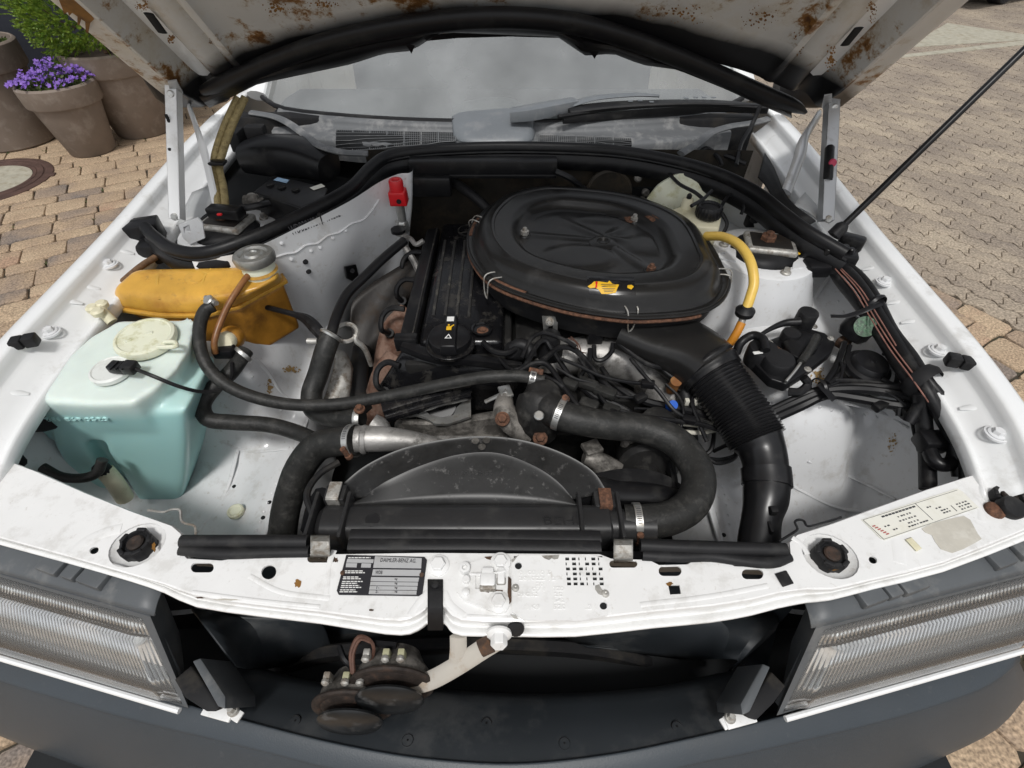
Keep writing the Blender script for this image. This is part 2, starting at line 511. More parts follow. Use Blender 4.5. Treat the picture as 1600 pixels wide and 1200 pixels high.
L_.new(nr.outputs['Fac'], rfac.inputs['Value'])
L_.new(rfac.outputs[0], mA.inputs['Factor'])
L_.new(src, mA.inputs['A'])
L_.new(rp.outputs[0], mA.inputs['B'])
mB = N_.new('ShaderNodeMix')
mB.data_type = 'RGBA'
L_.new(bl.outputs[0], mB.inputs['Factor'])
L_.new(mA.outputs['Result'], mB.inputs['A'])
mB.inputs['B'].default_value = (0.008, 0.008, 0.009, 1)
L_.new(mB.outputs['Result'], p_.inputs['Base Color'])


# ---------------------------------------------------------------- mesh helpers
def cr(p0, p1, p2, p3, t):
    t2, t3 = t * t, t * t * t
    return (p1 * 2 + (p2 - p0) * t + (p0 * 2 - p1 * 5 + p2 * 4 - p3) * t2 + (p1 * 3 - p0 - p2 * 3 + p3) * t3) * 0.5


def smooth_line(pts, sub, closed=False):
    """Catmull-Rom through Vectors / floats"""
    n = len(pts)
    if sub <= 1:
        return list(pts)
    out = []
    rng = n if closed else n - 1
    for i in range(rng):
        if closed:
            a, b, c, d = pts[(i - 1) % n], pts[i], pts[(i + 1) % n], pts[(i + 2) % n]
        else:
            b, c = pts[i], pts[i + 1]
            a = pts[i - 1] if i > 0 else b + (b - c)
            d = pts[i + 2] if i + 2 < n else c + (c - b)
        for k in range(sub):
            out.append(cr(a, b, c, d, k / sub))
    if not closed:
        out.append(pts[-1])
    return out


class MB:
    def __init__(self):
        self.v, self.f = [], []

    def add(self, vs, fs, M=None):
        o = len(self.v)
        self.v += [(M @ Vector(p)) if M else Vector(p) for p in vs]
        self.f += [tuple(i + o for i in f) for f in fs]
        return self

    def bm_add(self, bm, M=None):
        bm.verts.ensure_lookup_table()
        for i, v in enumerate(bm.verts):
            v.index = i
        self.add([v.co.copy() for v in bm.verts], [[v.index for v in f.verts] for f in bm.faces], M)
        bm.free()
        return self

    def tube(self, pts, r, seg=10, sub=5, cap=True, rb=None, up=None, closed=False, sq=2.0, rough=0.0):
        n = len(pts)
        rl = list(r) if isinstance(r, (list, tuple)) else [r] * n
        bl_ = list(rb) if isinstance(rb, (list, tuple)) else ([rb] * n if rb else rl)
        P = smooth_line([Vector(p) for p in pts], sub, closed)
        A = smooth_line(rl, sub, closed)
        B = smooth_line(bl_, sub, closed)
        m = len(P)
        T = []
        for i in range(m):
            a = P[i - 1] if (i > 0 or closed) else P[i]
            b = P[(i + 1) % m] if (i < m - 1 or closed) else P[i]
            d = b - a
            T.append(d.normalized() if d.length > 1e-9 else (T[-1] if T else Vector((0, 0, 1))))
        ref = Vector(up) if up else (Vector((0, 0, 1)) if abs(T[0].z) < 0.9 else Vector((1, 0, 0)))
        nrm = (ref - T[0] * ref.dot(T[0])).normalized()
        vs, fs = [], []
        for i in range(m):
            if up:
                nrm = Vector(up)
            nrm = nrm - T[i] * nrm.dot(T[i])
            nrm = nrm.normalized() if nrm.length > 1e-6 else T[i].orthogonal().normalized()
            bi = T[i].cross(nrm)
            for k in range(seg):
                a = 2 * math.pi * k / seg
                c, s = math.cos(a), math.sin(a)
                if sq != 2.0:
                    c = math.copysign(abs(c) ** (2 / sq), c)
                    s = math.copysign(abs(s) ** (2 / sq), s)
                j = 1 + (rnd.uniform(-rough, rough) if rough else 0)
                vs.append(P[i] + bi * (A[i] * c * j) + nrm * (B[i] * s * j))
        for i in range(m if closed else m - 1):
            i2 = (i + 1) % m
            for k in range(seg):
                k2 = (k + 1) % seg
                fs.append((i * seg + k, i * seg + k2, i2 * seg + k2, i2 * seg + k))
        if cap and not closed:
            fs.append(tuple(range(seg))[::-1])
            fs.append(tuple((m - 1) * seg + k for k in range(seg)))
        return self.add(vs, fs)

    def lathe(self, prof, seg=24, loc=(0, 0, 0), axis=(0, 0, 1), cap=True, wob=None):
        q = Vector((0, 0, 1)).rotation_difference(Vector(axis).normalized()).to_matrix().to_4x4()
        M = Matrix.Translation(Vector(loc)) @ q
        vs, fs = [], []
        for r, h in prof:
            for k in range(seg):
                a = 2 * math.pi * k / seg
                rr2 = r * (wob(a) if wob else 1)
                vs.append((rr2 * math.cos(a), rr2 * math.sin(a), h))
        for i in range(len(prof) - 1):
            for k in range(seg):
                k2 = (k + 1) % seg
                fs.append((i * seg + k, i * seg + k2, (i + 1) * seg + k2, (i + 1) * seg + k))
        if cap:
            fs.append(tuple(range(seg))[::-1])
            fs.append(tuple((len(prof) - 1) * seg + k for k in range(seg)))
        return self.add(vs, fs, M)

    def box(self, c, s, M=None, bev=0.002, seg=2, rotz=0.0, rot=None):
        bm = bmesh.new()
        bmesh.ops.create_cube(bm, size=1.0)
        for v in bm.verts:
            v.co = Vector((v.co.x * s[0], v.co.y * s[1], v.co.z * s[2]))
        b = min(bev, 0.45 * min(s))
        if b > 0:
            bmesh.ops.bevel(bm, geom=bm.edges[:], offset=b, segments=seg, affect='EDGES', profile=0.5)
        T = Matrix.Translation(Vector(c))
        if rotz:
            T = T @ Matrix.Rotation(rotz, 4, 'Z')
        if rot is not None:
            T = T @ rot
        return self.bm_add(bm, (M @ T) if M else T)

    def hull2(self, top, bot, bev=0.0, seg=3):
        bm = bmesh.new()
        a = [bm.verts.new(p) for p in top]
        b = [bm.verts.new(p) for p in bot]
        n = len(a)
        bm.faces.new(a)
        bm.faces.new(b[::-1])
        for i in range(n):
            j = (i + 1) % n
            bm.faces.new((a[j], a[i], b[i], b[j]))
        bmesh.ops.recalc_face_normals(bm, faces=bm.faces[:])
        if bev:
            bmesh.ops.bevel(bm, geom=bm.edges[:], offset=bev, segments=seg, affect='EDGES', profile=0.5, clamp_overlap=True)
        return self.bm_add(bm)

    def plate(self, outer, down, holes=()):
        """flat sheet with real holes: outer / holes are lists of Vectors, extruded by the vector down"""
        loops = [[Vector(p) for p in outer]] + [[Vector(p) for p in h] for h in holes]
        tris = tessellate_polygon(loops)
        flat = [p for l in loops for p in l]
        n = len(flat)
        d = Vector(down)
        vs = flat + [p + d for p in flat]
        fs = [tuple(t) for t in tris] + [tuple(i + n for i in t[::-1]) for t in tris]
        o = 0
        for l in loops:
            k = len(l)
            for i in range(k):
                j = (i + 1) % k
                fs.append((o + i, o + j, o + j + n, o + i + n))
            o += k
        return self.add(vs, fs)

    def sheet(self, rows, su=4, sv=4, closed=False):
        rows = [smooth_line([Vector(p) for p in r], su, closed) for r in rows]
        cols = list(zip(*rows))
        cols = [smooth_line(list(c), sv) for c in cols]
        rows = list(zip(*cols))
        n, mm = len(rows), len(rows[0])
        vs = [p for r in rows for p in r]
        fs = []
        for i in range(n - 1):
            for j in range(mm if closed else mm - 1):
                j2 = (j + 1) % mm
                fs.append((i * mm + j, i * mm + j2, (i + 1) * mm + j2, (i + 1) * mm + j))
        return self.add(vs, fs)

    def obj(self, name, material, parent=None, smooth=38, solid=0.0, label=None, kind=None):
        base = Vector((0, 0, 0))
        if parent is None and self.v:
            xs, ys, zs = zip(*[(p.x, p.y, p.z) for p in self.v])
            base = Vector(((min(xs) + max(xs)) / 2, (min(ys) + max(ys)) / 2, min(zs)))
        me = bpy.data.meshes.new(name)
        me.from_pydata([p - base for p in self.v], [], self.f)
        bm = bmesh.new()
        bm.from_mesh(me)
        bmesh.ops.remove_doubles(bm, verts=bm.verts[:], dist=1e-6)
        bmesh.ops.recalc_face_normals(bm, faces=bm.faces[:])
        bm.to_mesh(me)
        bm.free()
        if smooth:
            me.shade_smooth()
            me.set_sharp_from_angle(angle=R(smooth))
        me.materials.append(MATS[material] if isinstance(material, str) else material)
        o = bpy.data.objects.new(name, me)
        o.location = base
        col.objects.link(o)
        if parent:
            o.parent = parent
            if parent.type == 'EMPTY' or parent.parent is None:
                o.matrix_parent_inverse = Matrix.Translation(-parent.location)
        if solid:
            md = o.modifiers.new('thickness', 'SOLIDIFY')
            md.thickness = abs(solid)
            md.offset = -1 if solid > 0 else 1
        if label:
            o['label'] = label
        if kind:
            o['kind'] = kind
        return o


def tag(o, label, cat=None, group=None, kind=None):
    o['label'] = label
    if cat:
        o['category'] = cat
    if group:
        o['group'] = group
    if kind:
        o['kind'] = kind
    return o


def thing(name, label, cat, loc, group=None):
    o = bpy.data.objects.new(name, None)
    o.empty_display_size = 0.05
    o.location = Vector(loc)
    col.objects.link(o)
    return tag(o, label, cat, group)


def polyV(pxs, z):
    return [V(u, v, z) for u, v in pxs]


def T3(pts):
    return [V(u, v, z) for u, v, z in pts]


def ell(u, v, ru, rv, z, n=20, rot=0.0):
    out = []
    for k in range(n):
        a = 2 * math.pi * k / n
        x, y = ru * math.cos(a), rv * math.sin(a)
        out.append(V(u + x * math.cos(rot) - y * math.sin(rot), v + x * math.sin(rot) + y * math.cos(rot), z))
    return out


def slot(u, v, ru, rv, z, n=8):
    """rounded slot outline in pixels"""
    out = []
    w = max(ru - rv, 0.1)
    for k in range(n + 1):
        a = -math.pi / 2 + math.pi * k / n
        out.append(V(u + w + rv * math.cos(a), v + rv * math.sin(a), z))
    for k in range(n + 1):
        a = math.pi / 2 + math.pi * k / n
        out.append(V(u - w + rv * math.cos(a), v + rv * math.sin(a), z))
    return out


def bolt(mb, p, r=0.008, h=0.006, axis=(0, 0, 1), washer=True):
    p = Vector(p)
    if washer:
        mb.lathe([(r * 1.5, -0.001), (r * 1.5, h * 0.25), (r * 1.3, h * 0.35)], 18, p, axis)
    mb.lathe([(r, 0), (r, h * 0.85), (r * 0.86, h)], 6, p, axis)
    return mb


def text_mesh(s, width, height, origin, xdir, ydir, material, name, parent, depth=0.0003, fit=True):
    cu = bpy.data.curves.new('text', 'FONT')
    cu.body = s
    cu.size = 1.0
    cu.extrude = 0.02
    cu.resolution_u = 2
    o = bpy.data.objects.new('text', cu)
    col.objects.link(o)
    dg = bpy.context.evaluated_depsgraph_get()
    me = bpy.data.meshes.new_from_object(o.evaluated_get(dg))
    bpy.data.objects.remove(o)
    xs = [v.co.x for v in me.vertices]
    ys = [v.co.y for v in me.vertices]
    x0, x1, y0, y1 = min(xs), max(xs), min(ys), max(ys)
    xdir, ydir = Vector(xdir).normalized(), Vector(ydir).normalized()
    nz_ = xdir.cross(ydir)
    mb = MB()
    sx, sy = width / max(x1 - x0, 1e-6), height / max(y1 - y0, 1e-6)
    mb.add([Vector(origin) + xdir * ((v.co.x - x0) * sx) + ydir * ((v.co.y - y0) * sy) + nz_ * (v.co.z / 0.02 * depth) for v in me.vertices],
           [tuple(p.vertices) for p in me.polygons])
    bpy.data.meshes.remove(me)
    return mb.obj(name, material, parent, smooth=0)


def ptext(s, a, b, hpx, z, material, name, parent, depth=0.0003):
    """text lying on the level z, baseline from pixel a to pixel b"""
    A, B = V(a[0], a[1], z), V(b[0], b[1], z)
    xd = B - A
    yd = Vector((-xd.y, xd.x, 0))
    mid = V((a[0] + b[0]) / 2, (a[1] + b[1]) / 2 - hpx, z)
    h = abs((mid - (A + B) / 2).dot(yd.normalized()))
    return text_mesh(s, xd.length, h, A, xd, yd, material, name, parent, depth)
# ---------------------------------------------------------------- ground and paving
PA = R(30)
E1, E2 = Vector((math.cos(PA), math.sin(PA), 0)), Vector((-math.sin(PA), math.cos(PA), 0))
mb = MB().add([(-120, -120, -0.03), (120, -120, -0.03), (120, 120, -0.03), (-120, 120, -0.03)], [(0, 1, 2, 3)])
g = mb.obj('ground', 'far_paving', smooth=0)
tag(g, 'tan paved yard ground running on behind the car', kind='structure')
mb = MB().add([(-7, -3, -0.014), (13, -3, -0.014), (13, 13, -0.014), (-7, 13, -0.014)], [(0, 1, 2, 3)])
pavement = mb.obj('pavement', 'joint_sand', smooth=0)
tag(pavement, 'block paving with sandy mossy joints around the car', kind='structure')


def project(p):
    d = p - CAM
    dep = d.dot(_F)
    if dep < 0.05:
        return None
    return 800 + FPX * d.x / dep, 600 + FPX * d.dot(_D) / dep, dep


def paver_mesh(name, outline, material, ch=0.007, depth=0.05):
    """block with rounded top edge from an outline in the xy plane"""
    n = len(outline)
    c = Vector((sum(p[0] for p in outline) / n, sum(p[1] for p in outline) / n, 0))
    vs, fs = [], []
    for k, (sc_, z) in enumerate(((0, -depth), (0, -ch), (ch * 0.35, -ch * 0.25), (ch * 1.4, 0.0))):
        for p in outline:
            q = Vector((p[0], p[1], 0))
            d = (c - q)
            d = d.normalized() * sc_
            vs.append(q + d + Vector((0, 0, z)))
    for k in range(3):
        for i in range(n):
            j = (i + 1) % n
            fs.append((k * n + i, k * n + j, (k + 1) * n + j, (k + 1) * n + i))
    fs.append(tuple(3 * n + i for i in range(n)))
    me = bpy.data.meshes.new(name)
    me.from_pydata(vs, [], fs)
    me.shade_smooth()
    me.set_sharp_from_angle(angle=R(50))
    me.materials.append(MATS[material])
    return me


def rect_outline(l, w):
    out = []
    c = 0.016
    pts = [(-l / 2 + c, -w / 2), (0, -w / 2), (l / 2 - c, -w / 2), (l / 2, -w / 2 + c), (l / 2, w / 2 - c), (l / 2 - c, w / 2),
           (0, w / 2), (-l / 2 + c, w / 2), (-l / 2, w / 2 - c), (-l / 2, -w / 2 + c)]
    return [(x + rnd.uniform(-.004, .004), y + rnd.uniform(-.004, .004)) for x, y in pts]


GAP = 0.007
ROWS = (0.168, 0.112)
rect_mesh = {}
for wi, w in enumerate(ROWS):
    for li, l in enumerate((0.185, 0.215, 0.25)):
        for k in range(3):
            rect_mesh[wi, li, k] = paver_mesh('paver', rect_outline(l - GAP, w - GAP), 'paver_tan')
UB = 2.91
stones = []          # (depth, mesh, position, rotation)


def rank(s):
    """in view: its distance; out of view: after all of those"""
    return s[2] if s and -40 < s[0] < 1640 and -30 < s[1] < 1230 else 1000.0


def under_car(p):
    return -0.70 < p.x < 0.72 and 0.35 < p.y < 4.3


v = -2.6
ri = 0
while v < 7.2:
    w = ROWS[ri % 2]
    u = -5.2 + rnd.uniform(0, 0.2)
    while u < UB - 0.215:
        li = rnd.choice((0, 1, 1, 2))
        l = (0.185, 0.215, 0.25)[li]
        p = E1 * (u + l / 2) + E2 * (v + w / 2)
        s = project(p)
        if not under_car(p) and p.y > -2.6 and p.x > -5.2:
            stones.append((rank(s), rect_mesh[ri % 2, li, rnd.randrange(3)], p, PA + rnd.uniform(-.015, .015)))
        u += l
    v += w
    ri += 1
v = -2.6
while v < 7.2:          # straight border course against the wave stones
    li = rnd.choice((0, 1, 1, 2))
    l = (0.185, 0.215, 0.25)[li]
    p = E1 * (UB - 0.058) + E2 * (v + l / 2)
    s = project(p)
    if not under_car(p):
        stones.append((rank(s), rect_mesh[1, li, rnd.randrange(3)], p + Vector((0, 0, 0.002)), PA + math.pi / 2))
    v += l
MANHOLE = Vector((-3.47, 3.28, 0))


def place_stones(lst, keep, stuff_name, material):
    lst = [s for s in lst if (s[2] - MANHOLE).length > 0.32]
    lst.sort(key=lambda s: s[0])
    for dep, me, p, a in lst[:keep]:
        o = bpy.data.objects.new('paver', me)
        o.location = p + Vector((0, 0, rnd.uniform(-.003, .001)))
        o.rotation_euler = (rnd.uniform(-.006, .006), rnd.uniform(-.006, .006), a)
        o.parent = pavement
        o.matrix_parent_inverse = Matrix.Translation(-pavement.location)
        col.objects.link(o)
    rest = MB()
    for dep, me, p, a in lst[keep:]:
        M = Matrix.Translation(p + Vector((0, 0, rnd.uniform(-.003, .001)))) @ Matrix.Rotation(a, 4, 'Z')
        rest.add([vv.co for vv in me.vertices], [tuple(f.vertices) for f in me.polygons], M)
    if rest.v:
        rest.obj(stuff_name, material, pavement, smooth=50, kind='stuff')


place_stones(stones, 300, 'far_pavers', 'paver_tan')

# interlocking wave stones beyond the straight joint on the right
WL, WW = 0.222, 0.112


def wave_outline():
    l, w = WL - 0.005, WW - 0.006
    a, b = 0.017, 0.013
    out = []
    n = 7
    f = lambda y: a * math.sin(4 * math.pi * y / WL)
    g2 = lambda x: b * math.sin(2 * math.pi * x / WW)
    for i in range(n):
        y = -l / 2 + l * i / n
        out.append((w / 2 + f(y), y))
    for i in range(4):
        x = w / 2 - w * i / 4
        out.append((x + f(l / 2), l / 2 + g2(x)))
    for i in range(n):
        y = l / 2 - l * i / n
        out.append((-w / 2 + f(y), y))
    for i in range(4):
        x = -w / 2 + w * i / 4
        out.append((x + f(-l / 2), -l / 2 + g2(x)))
    return out


wave_me = paver_mesh('paver', wave_outline(), 'paver_wave', ch=0.0055)
ws = []
ci = 0
u = UB + WW / 2 + 0.01
while u < 13.5:
    v = -1.5 + (WL / 2 if ci % 2 else 0)
    while v < 12:
        p = E1 * u + E2 * v
        s = project(p)
        if (rank(s) < 9.5 or p.length < 5.5) and not under_car(p):
            ws.append((rank(s), wave_me, p, PA))
        v += WL
    u += WW
    ci += 1
place_stones(ws, 300, 'far_wave_pavers', 'paver_wave')

# pale concrete strips in the far paving
mb = MB()
mb.plate(polyV([(1415, 74), (1480, 36), (1605, 54), (1605, 62)], 0.004), (0, 0, -0.02))
tag(mb.obj('concrete_slab', 'concrete', smooth=0), 'pale concrete slab let into the far paving', kind='structure')
mb = MB()
mb.plate(polyV([(1405, 86), (1605, 62.5), (1605, 69), (1400, 91)], 0.004), (0, 0, -0.02))
tag(mb.obj('kerb_strip', 'concrete', smooth=0), 'narrow kerb strip beside the concrete slab', kind='structure')

# small weeds and moss tufts growing in the joints on the left
wd = MB()
for i in range(900):
    dep, me_, p_, a_ = rnd.choice(stones)
    if p_.x > -1.0 or p_.y > 4.3 or dep > 900:
        continue
    c_ = p_ + E1 * rnd.choice((-.108, .108)) + E2 * rnd.uniform(-.06, .06)
    for k in range(rnd.randint(3, 8)):
        d_ = Vector((rnd.uniform(-1, 1), rnd.uniform(-1, 1), rnd.uniform(.4, 1.6))).normalized()
        l_ = rnd.uniform(.006, .022)
        sd_ = d_.cross(Vector((0, 0, 1))).normalized() * .0022
        q_ = c_ + Vector((rnd.uniform(-.008, .008), rnd.uniform(-.008, .008), -.006))
        wd.add([q_ - sd_, q_ + d_ * l_ * .6 - sd_ * .8, q_ + d_ * l_, q_ + d_ * l_ * .6 + sd_ * .8, q_ + sd_], [(0, 1, 2, 3, 4)])
wd.obj('joint_weeds', 'herb_leaf', pavement, smooth=0, kind='stuff')

# ---------------------------------------------------------------- manhole cover
mh = thing('manhole_cover', 'round manhole cover with rusty iron ring and concrete centre', 'manhole cover', MANHOLE)
MB().lathe([(0.385, -0.02), (0.385, 0.004), (0.375, 0.008), (0.345, 0.008), (0.340, 0.003), (0.332, 0.003), (0.328, 0.009), (0.300, 0.009),
            (0.296, 0.004), (0.29, 0.004), (0.286, 0.008), (0.268, 0.008), (0.262, -0.006), (0.262, -0.02)], 64, MANHOLE, cap=False).obj('iron_ring', 'cast_iron', mh)
MB().lathe([(0.2615, -0.02), (0.2615, 0.003), (0.0, 0.005)], 48, MANHOLE, cap=False).obj('concrete_core', 'concrete', mh)
for a in (0.3, 2.4, 4.5):
    MB().box(MANHOLE + Vector((0.392 * math.cos(a), 0.392 * math.sin(a), 0.003)), (0.03, 0.05, 0.008), rotz=a, bev=0.003).obj('lug', 'cast_iron', mh)

# ---------------------------------------------------------------- dark house wall behind the pots
WP = Vector((-3.75, 4.62, 0))
mb = MB()
a, b = WP - E1 * 4.5, WP + E1 * 3.2
mb.hull2([a + Vector((0, 0, 3.0)), b + Vector((0, 0, 3.0)), b + E2 * 0.3 + Vector((0, 0, 3.0)), a + E2 * 0.3 + Vector((0, 0, 3.0))],
         [a + Vector((0, 0, -.02)), b + Vector((0, 0, -.02)), b + E2 * 0.3 + Vector((0, 0, -.02)), a + E2 * 0.3 + Vector((0, 0, -.02))])
tag(mb.obj('house_wall', 'house_wall', smooth=0), 'dark blue grey rough plaster wall behind the plant pots', 'wall')


# ---------------------------------------------------------------- plant pots
def pot(loc, rb, rt, h, band, label):
    t = thing('plant_pot', label, 'plant pot', loc, 'clay plant pots by the dark wall')
    w = 0.022
    rm = rb + (rt - rb) * (1 - band / h) * 0.93
    MB().lathe([(rb * 0.6, 0.0), (rb - 0.012, 0.0), (rb, 0.012), (rm, h - band), (rm - w, h - band), (rb - w, 0.03), (0.02, 0.03)], 48, loc, cap=False).obj('body', 'pot_clay', t)
    MB().lathe([(rm - 0.004, h - band - 0.002), (rm + 0.020, h - band), (rm + 0.025, h - band + 0.01), (rt + .004, h - 0.012), (rt - 0.004, h - 0.003), (rt - 0.012, h),
                (rt - w, h - 0.004), (rt - w - 0.01, h - band)], 56, loc, cap=False).obj('rim', 'pot_clay', t)
    MB().lathe([(rt - w - 0.004, h - 0.06), (rt * 0.5, h - 0.045), (0.0, h - 0.04)], 32, loc, cap=False).obj('soil', 'soil', t)
    return t


P1, P2, P3 = Vector((-3.06, 3.82, 0)), Vector((-2.88, 4.22, 0)), Vector((-3.76, 4.02, 0))
pot(P1, 0.150, 0.235, 0.455, 0.125, 'small brown clay pot filled with purple flowers')
pot(P2, 0.200, 0.300, 0.565, 0.14, 'large brown clay pot holding a round green conifer')
pot(P3, 0.270, 0.345, 0.635, 0.16, 'tall brown clay pot with low succulents beside the flower pot')


def leaflet(mb, c, d, l, w, tw):
    d = d.normalized()
    s = d.cross(Vector((tw, 1 - tw, 0.35))).normalized() * w
    o = len(mb.v)
    mb.v += [c - s * 0.4, c + d * l * 0.5 - s, c + d * l, c + d * l * 0.5 + s, c + s * 0.4]
    mb.f.append((o, o + 1, o + 2, o + 3, o + 4))


# conifer: sprays of scale leaves through a round crown
ct = thing('conifer_shrub', 'round bright green conifer growing in the large clay pot', 'shrub', P2 + Vector((0, 0, 0.52)))
mb = MB()
CC = P2 + Vector((0.03, -0.02, 0.82))
for i in range(4300):
    d = Vector((rnd.gauss(0, 1), rnd.gauss(0, 1), rnd.gauss(0, 1))).normalized()
    rr0 = 0.385 * (1 + 0.13 * math.sin(5 * d.x + 3 * d.z) + 0.10 * math.sin(9 * d.y + 4)) * (rnd.uniform(0.55, 1.0) ** 0.5)
    if d.z < -0.75:
        continue
    c = CC + Vector((d.x * rr0, d.y * rr0, d.z * rr0 * 0.95))
    out = (d + Vector((rnd.uniform(-.5, .5), rnd.uniform(-.5, .5), rnd.uniform(-.1, .7)))).normalized()
    side = out.cross(Vector((rnd.uniform(-1, 1), rnd.uniform(-1, 1), rnd.uniform(-1, 1)))).normalized()
    L0 = rnd.uniform(0.026, 0.055)
    for k in range(5):
        base = c + out * (L0 * k / 5)
        for sg in (-1, 1):
            leaflet(mb, base, out * 0.8 + side * sg * 0.75, L0 * 0.42 * (1.15 - k / 6), 0.0045, rnd.random())
    leaflet(mb, c + out * L0 * 0.8, out, L0 * 0.4, 0.005, rnd.random())
mb.obj('crown', 'conifer', ct, smooth=0, kind='stuff')
mb = MB().tube([P2 + Vector((0, 0, .53)), P2 + Vector((0.01, 0, .8)), CC + Vector((0, 0, .1))], [0.022, 0.016, 0.006], 8)
for i in range(26):
    d = Vector((rnd.gauss(0, 1), rnd.gauss(0, 1), rnd.uniform(-.4, 1))).normalized()
    b0 = P2 + Vector((0, 0, rnd.uniform(.6, 1.0)))
    mb.tube([b0, b0 + d * 0.15, CC + d * 0.32], [0.006, 0.004, 0.002], 5, 3)
mb.obj('trunk', 'rust_dark', ct)

# purple bell flowers with their foliage
ft = thing('flowering_plant', 'low purple bell flowers spilling over the small clay pot', 'flowers', P1 + Vector((0, 0, 0.41)))
lf, fl, st = MB(), MB(), MB()
for i in range(900):
    a, r0 = rnd.uniform(0, 6.28), 0.225 * math.sqrt(rnd.random())
    c = P1 + Vector((r0 * math.cos(a), r0 * math.sin(a), 0.43 + rnd.uniform(0, .05) * (1.1 - r0 / 0.3)))
    leaflet(lf, c, Vector((rnd.uniform(-1, 1), rnd.uniform(-1, 1), rnd.uniform(.1, .8))), rnd.uniform(.018, .035), rnd.uniform(.005, .010), rnd.random())
for i in range(230):
    a, r0 = rnd.uniform(0, 6.28), 0.25 * math.sqrt(rnd.random())
    dome = 0.13 * max(0.12, 1 - (r0 / 0.25) ** 2) * (0.55 + 0.45 * math.sin(3 * a + 1))
    c = P1 + Vector((r0 * math.cos(a), r0 * math.sin(a), 0.465 + dome * rnd.uniform(.45, 1.1)))
    up = Vector((rnd.uniform(-.7, .5), rnd.uniform(-1.0, .2), rnd.uniform(.35, 1))).normalized()
    t1 = up.orthogonal().normalized()
    t2 = up.cross(t1)
    rf = rnd.uniform(.012, .019)
    for k in range(5):
        b0 = 2 * math.pi * k / 5 + i
        dd = t1 * math.cos(b0) + t2 * math.sin(b0)
        ss = up.cross(dd) * rf * 0.42
        o = len(fl.v)
        fl.v += [c, c + dd * rf * 0.55 - ss + up * 0.002, c + dd * rf * 1.05 + up * 0.006, c + dd * rf * 0.55 + ss + up * 0.002]
        fl.f.append((o, o + 1, o + 2, o + 3))
    if i % 3 == 0:
        st.tube([P1 + Vector((r0 * .8 * math.cos(a), r0 * .8 * math.sin(a), .42)), c], 0.0012, 4, 1)
lf.obj('foliage', 'herb_leaf', ft, smooth=0, kind='stuff')
fl.obj('blossoms', 'petal', ft, smooth=0, kind='stuff')
st.obj('stems', 'stem_green', ft, smooth=0, kind='stuff')

# low succulents in the tall pot
lf = MB()
for i in range(46):
    a, r0 = rnd.uniform(0, 6.28), 0.30 * math.sqrt(rnd.random())
    c = P3 + Vector((r0 * math.cos(a), r0 * math.sin(a), 0.60))
    for k in range(16):
        b0 = k * 2.4
        e = 0.15 + 0.07 * k
        leaflet(lf, c, Vector((math.cos(b0), math.sin(b0), e)), rnd.uniform(.03, .045), 0.009, 0.5)
tag(lf.obj('succulent_plant', 'herb_leaf', smooth=0), 'low pale green succulents growing in the tall clay pot', 'plant')

# ---------------------------------------------------------------- dark car parked far behind, only its underside and tyre in the frame
fc = thing('parked_car', 'dark car parked far off on the paving, tyre and sill in view', 'car', (9.1, 10.3, 0))
FO, FX, FY = Vector((7.55, 9.45, 0)), E1, E2
def fcp(a, b, z):
    return FO + FX * a + FY * b + Vector((0, 0, z))
for a in (0.0, 2.6):
    for b in (0.12, 1.55):
        w = MB().lathe([(0.19, -.1), (0.30, -.1), (0.315, -.08), (0.315, .08), (0.30, .1), (0.19, .1)], 28, fcp(a, b, 0.315), FY).obj('wheel', 'tyre', fc)
        MB().lathe([(0.188, -.085), (0.17, -.09), (0.05, -.075), (0.0, -.075)], 20, fcp(a, b, 0.315), FY, cap=False).obj('rim', 'galv', w)
rows = []
for a, zl, zh in ((-.95, .42, .60), (-.8, .24, .72), (-.4, .22, .80), (.6, .20, .92), (1.0, .20, 1.25), (1.5, .20, 1.42), (2.4, .20, 1.40), (3.1, .22, 1.0), (3.45, .3, .92), (3.5, .45, .8)):
    rows.append([fcp(a, .04, zl), fcp(a, 0, zl + (zh - zl) * .4), fcp(a, .06, zl + (zh - zl) * .75), fcp(a, .3, zh), fcp(a, 1.4, zh),
                 fcp(a, 1.64, zl + (zh - zl) * .75), fcp(a, 1.7, zl + (zh - zl) * .4), fcp(a, 1.66, zl)])
MB().sheet(rows, 3, 3, closed=True).obj('body', 'dark_paint', fc)
# ---------------------------------------------------------------- the car: shell, hood, glass, lamps, bumper
car = thing('car', 'white sedan with its hood raised over the open engine bay', 'car', (0.0, 1.6, 0))

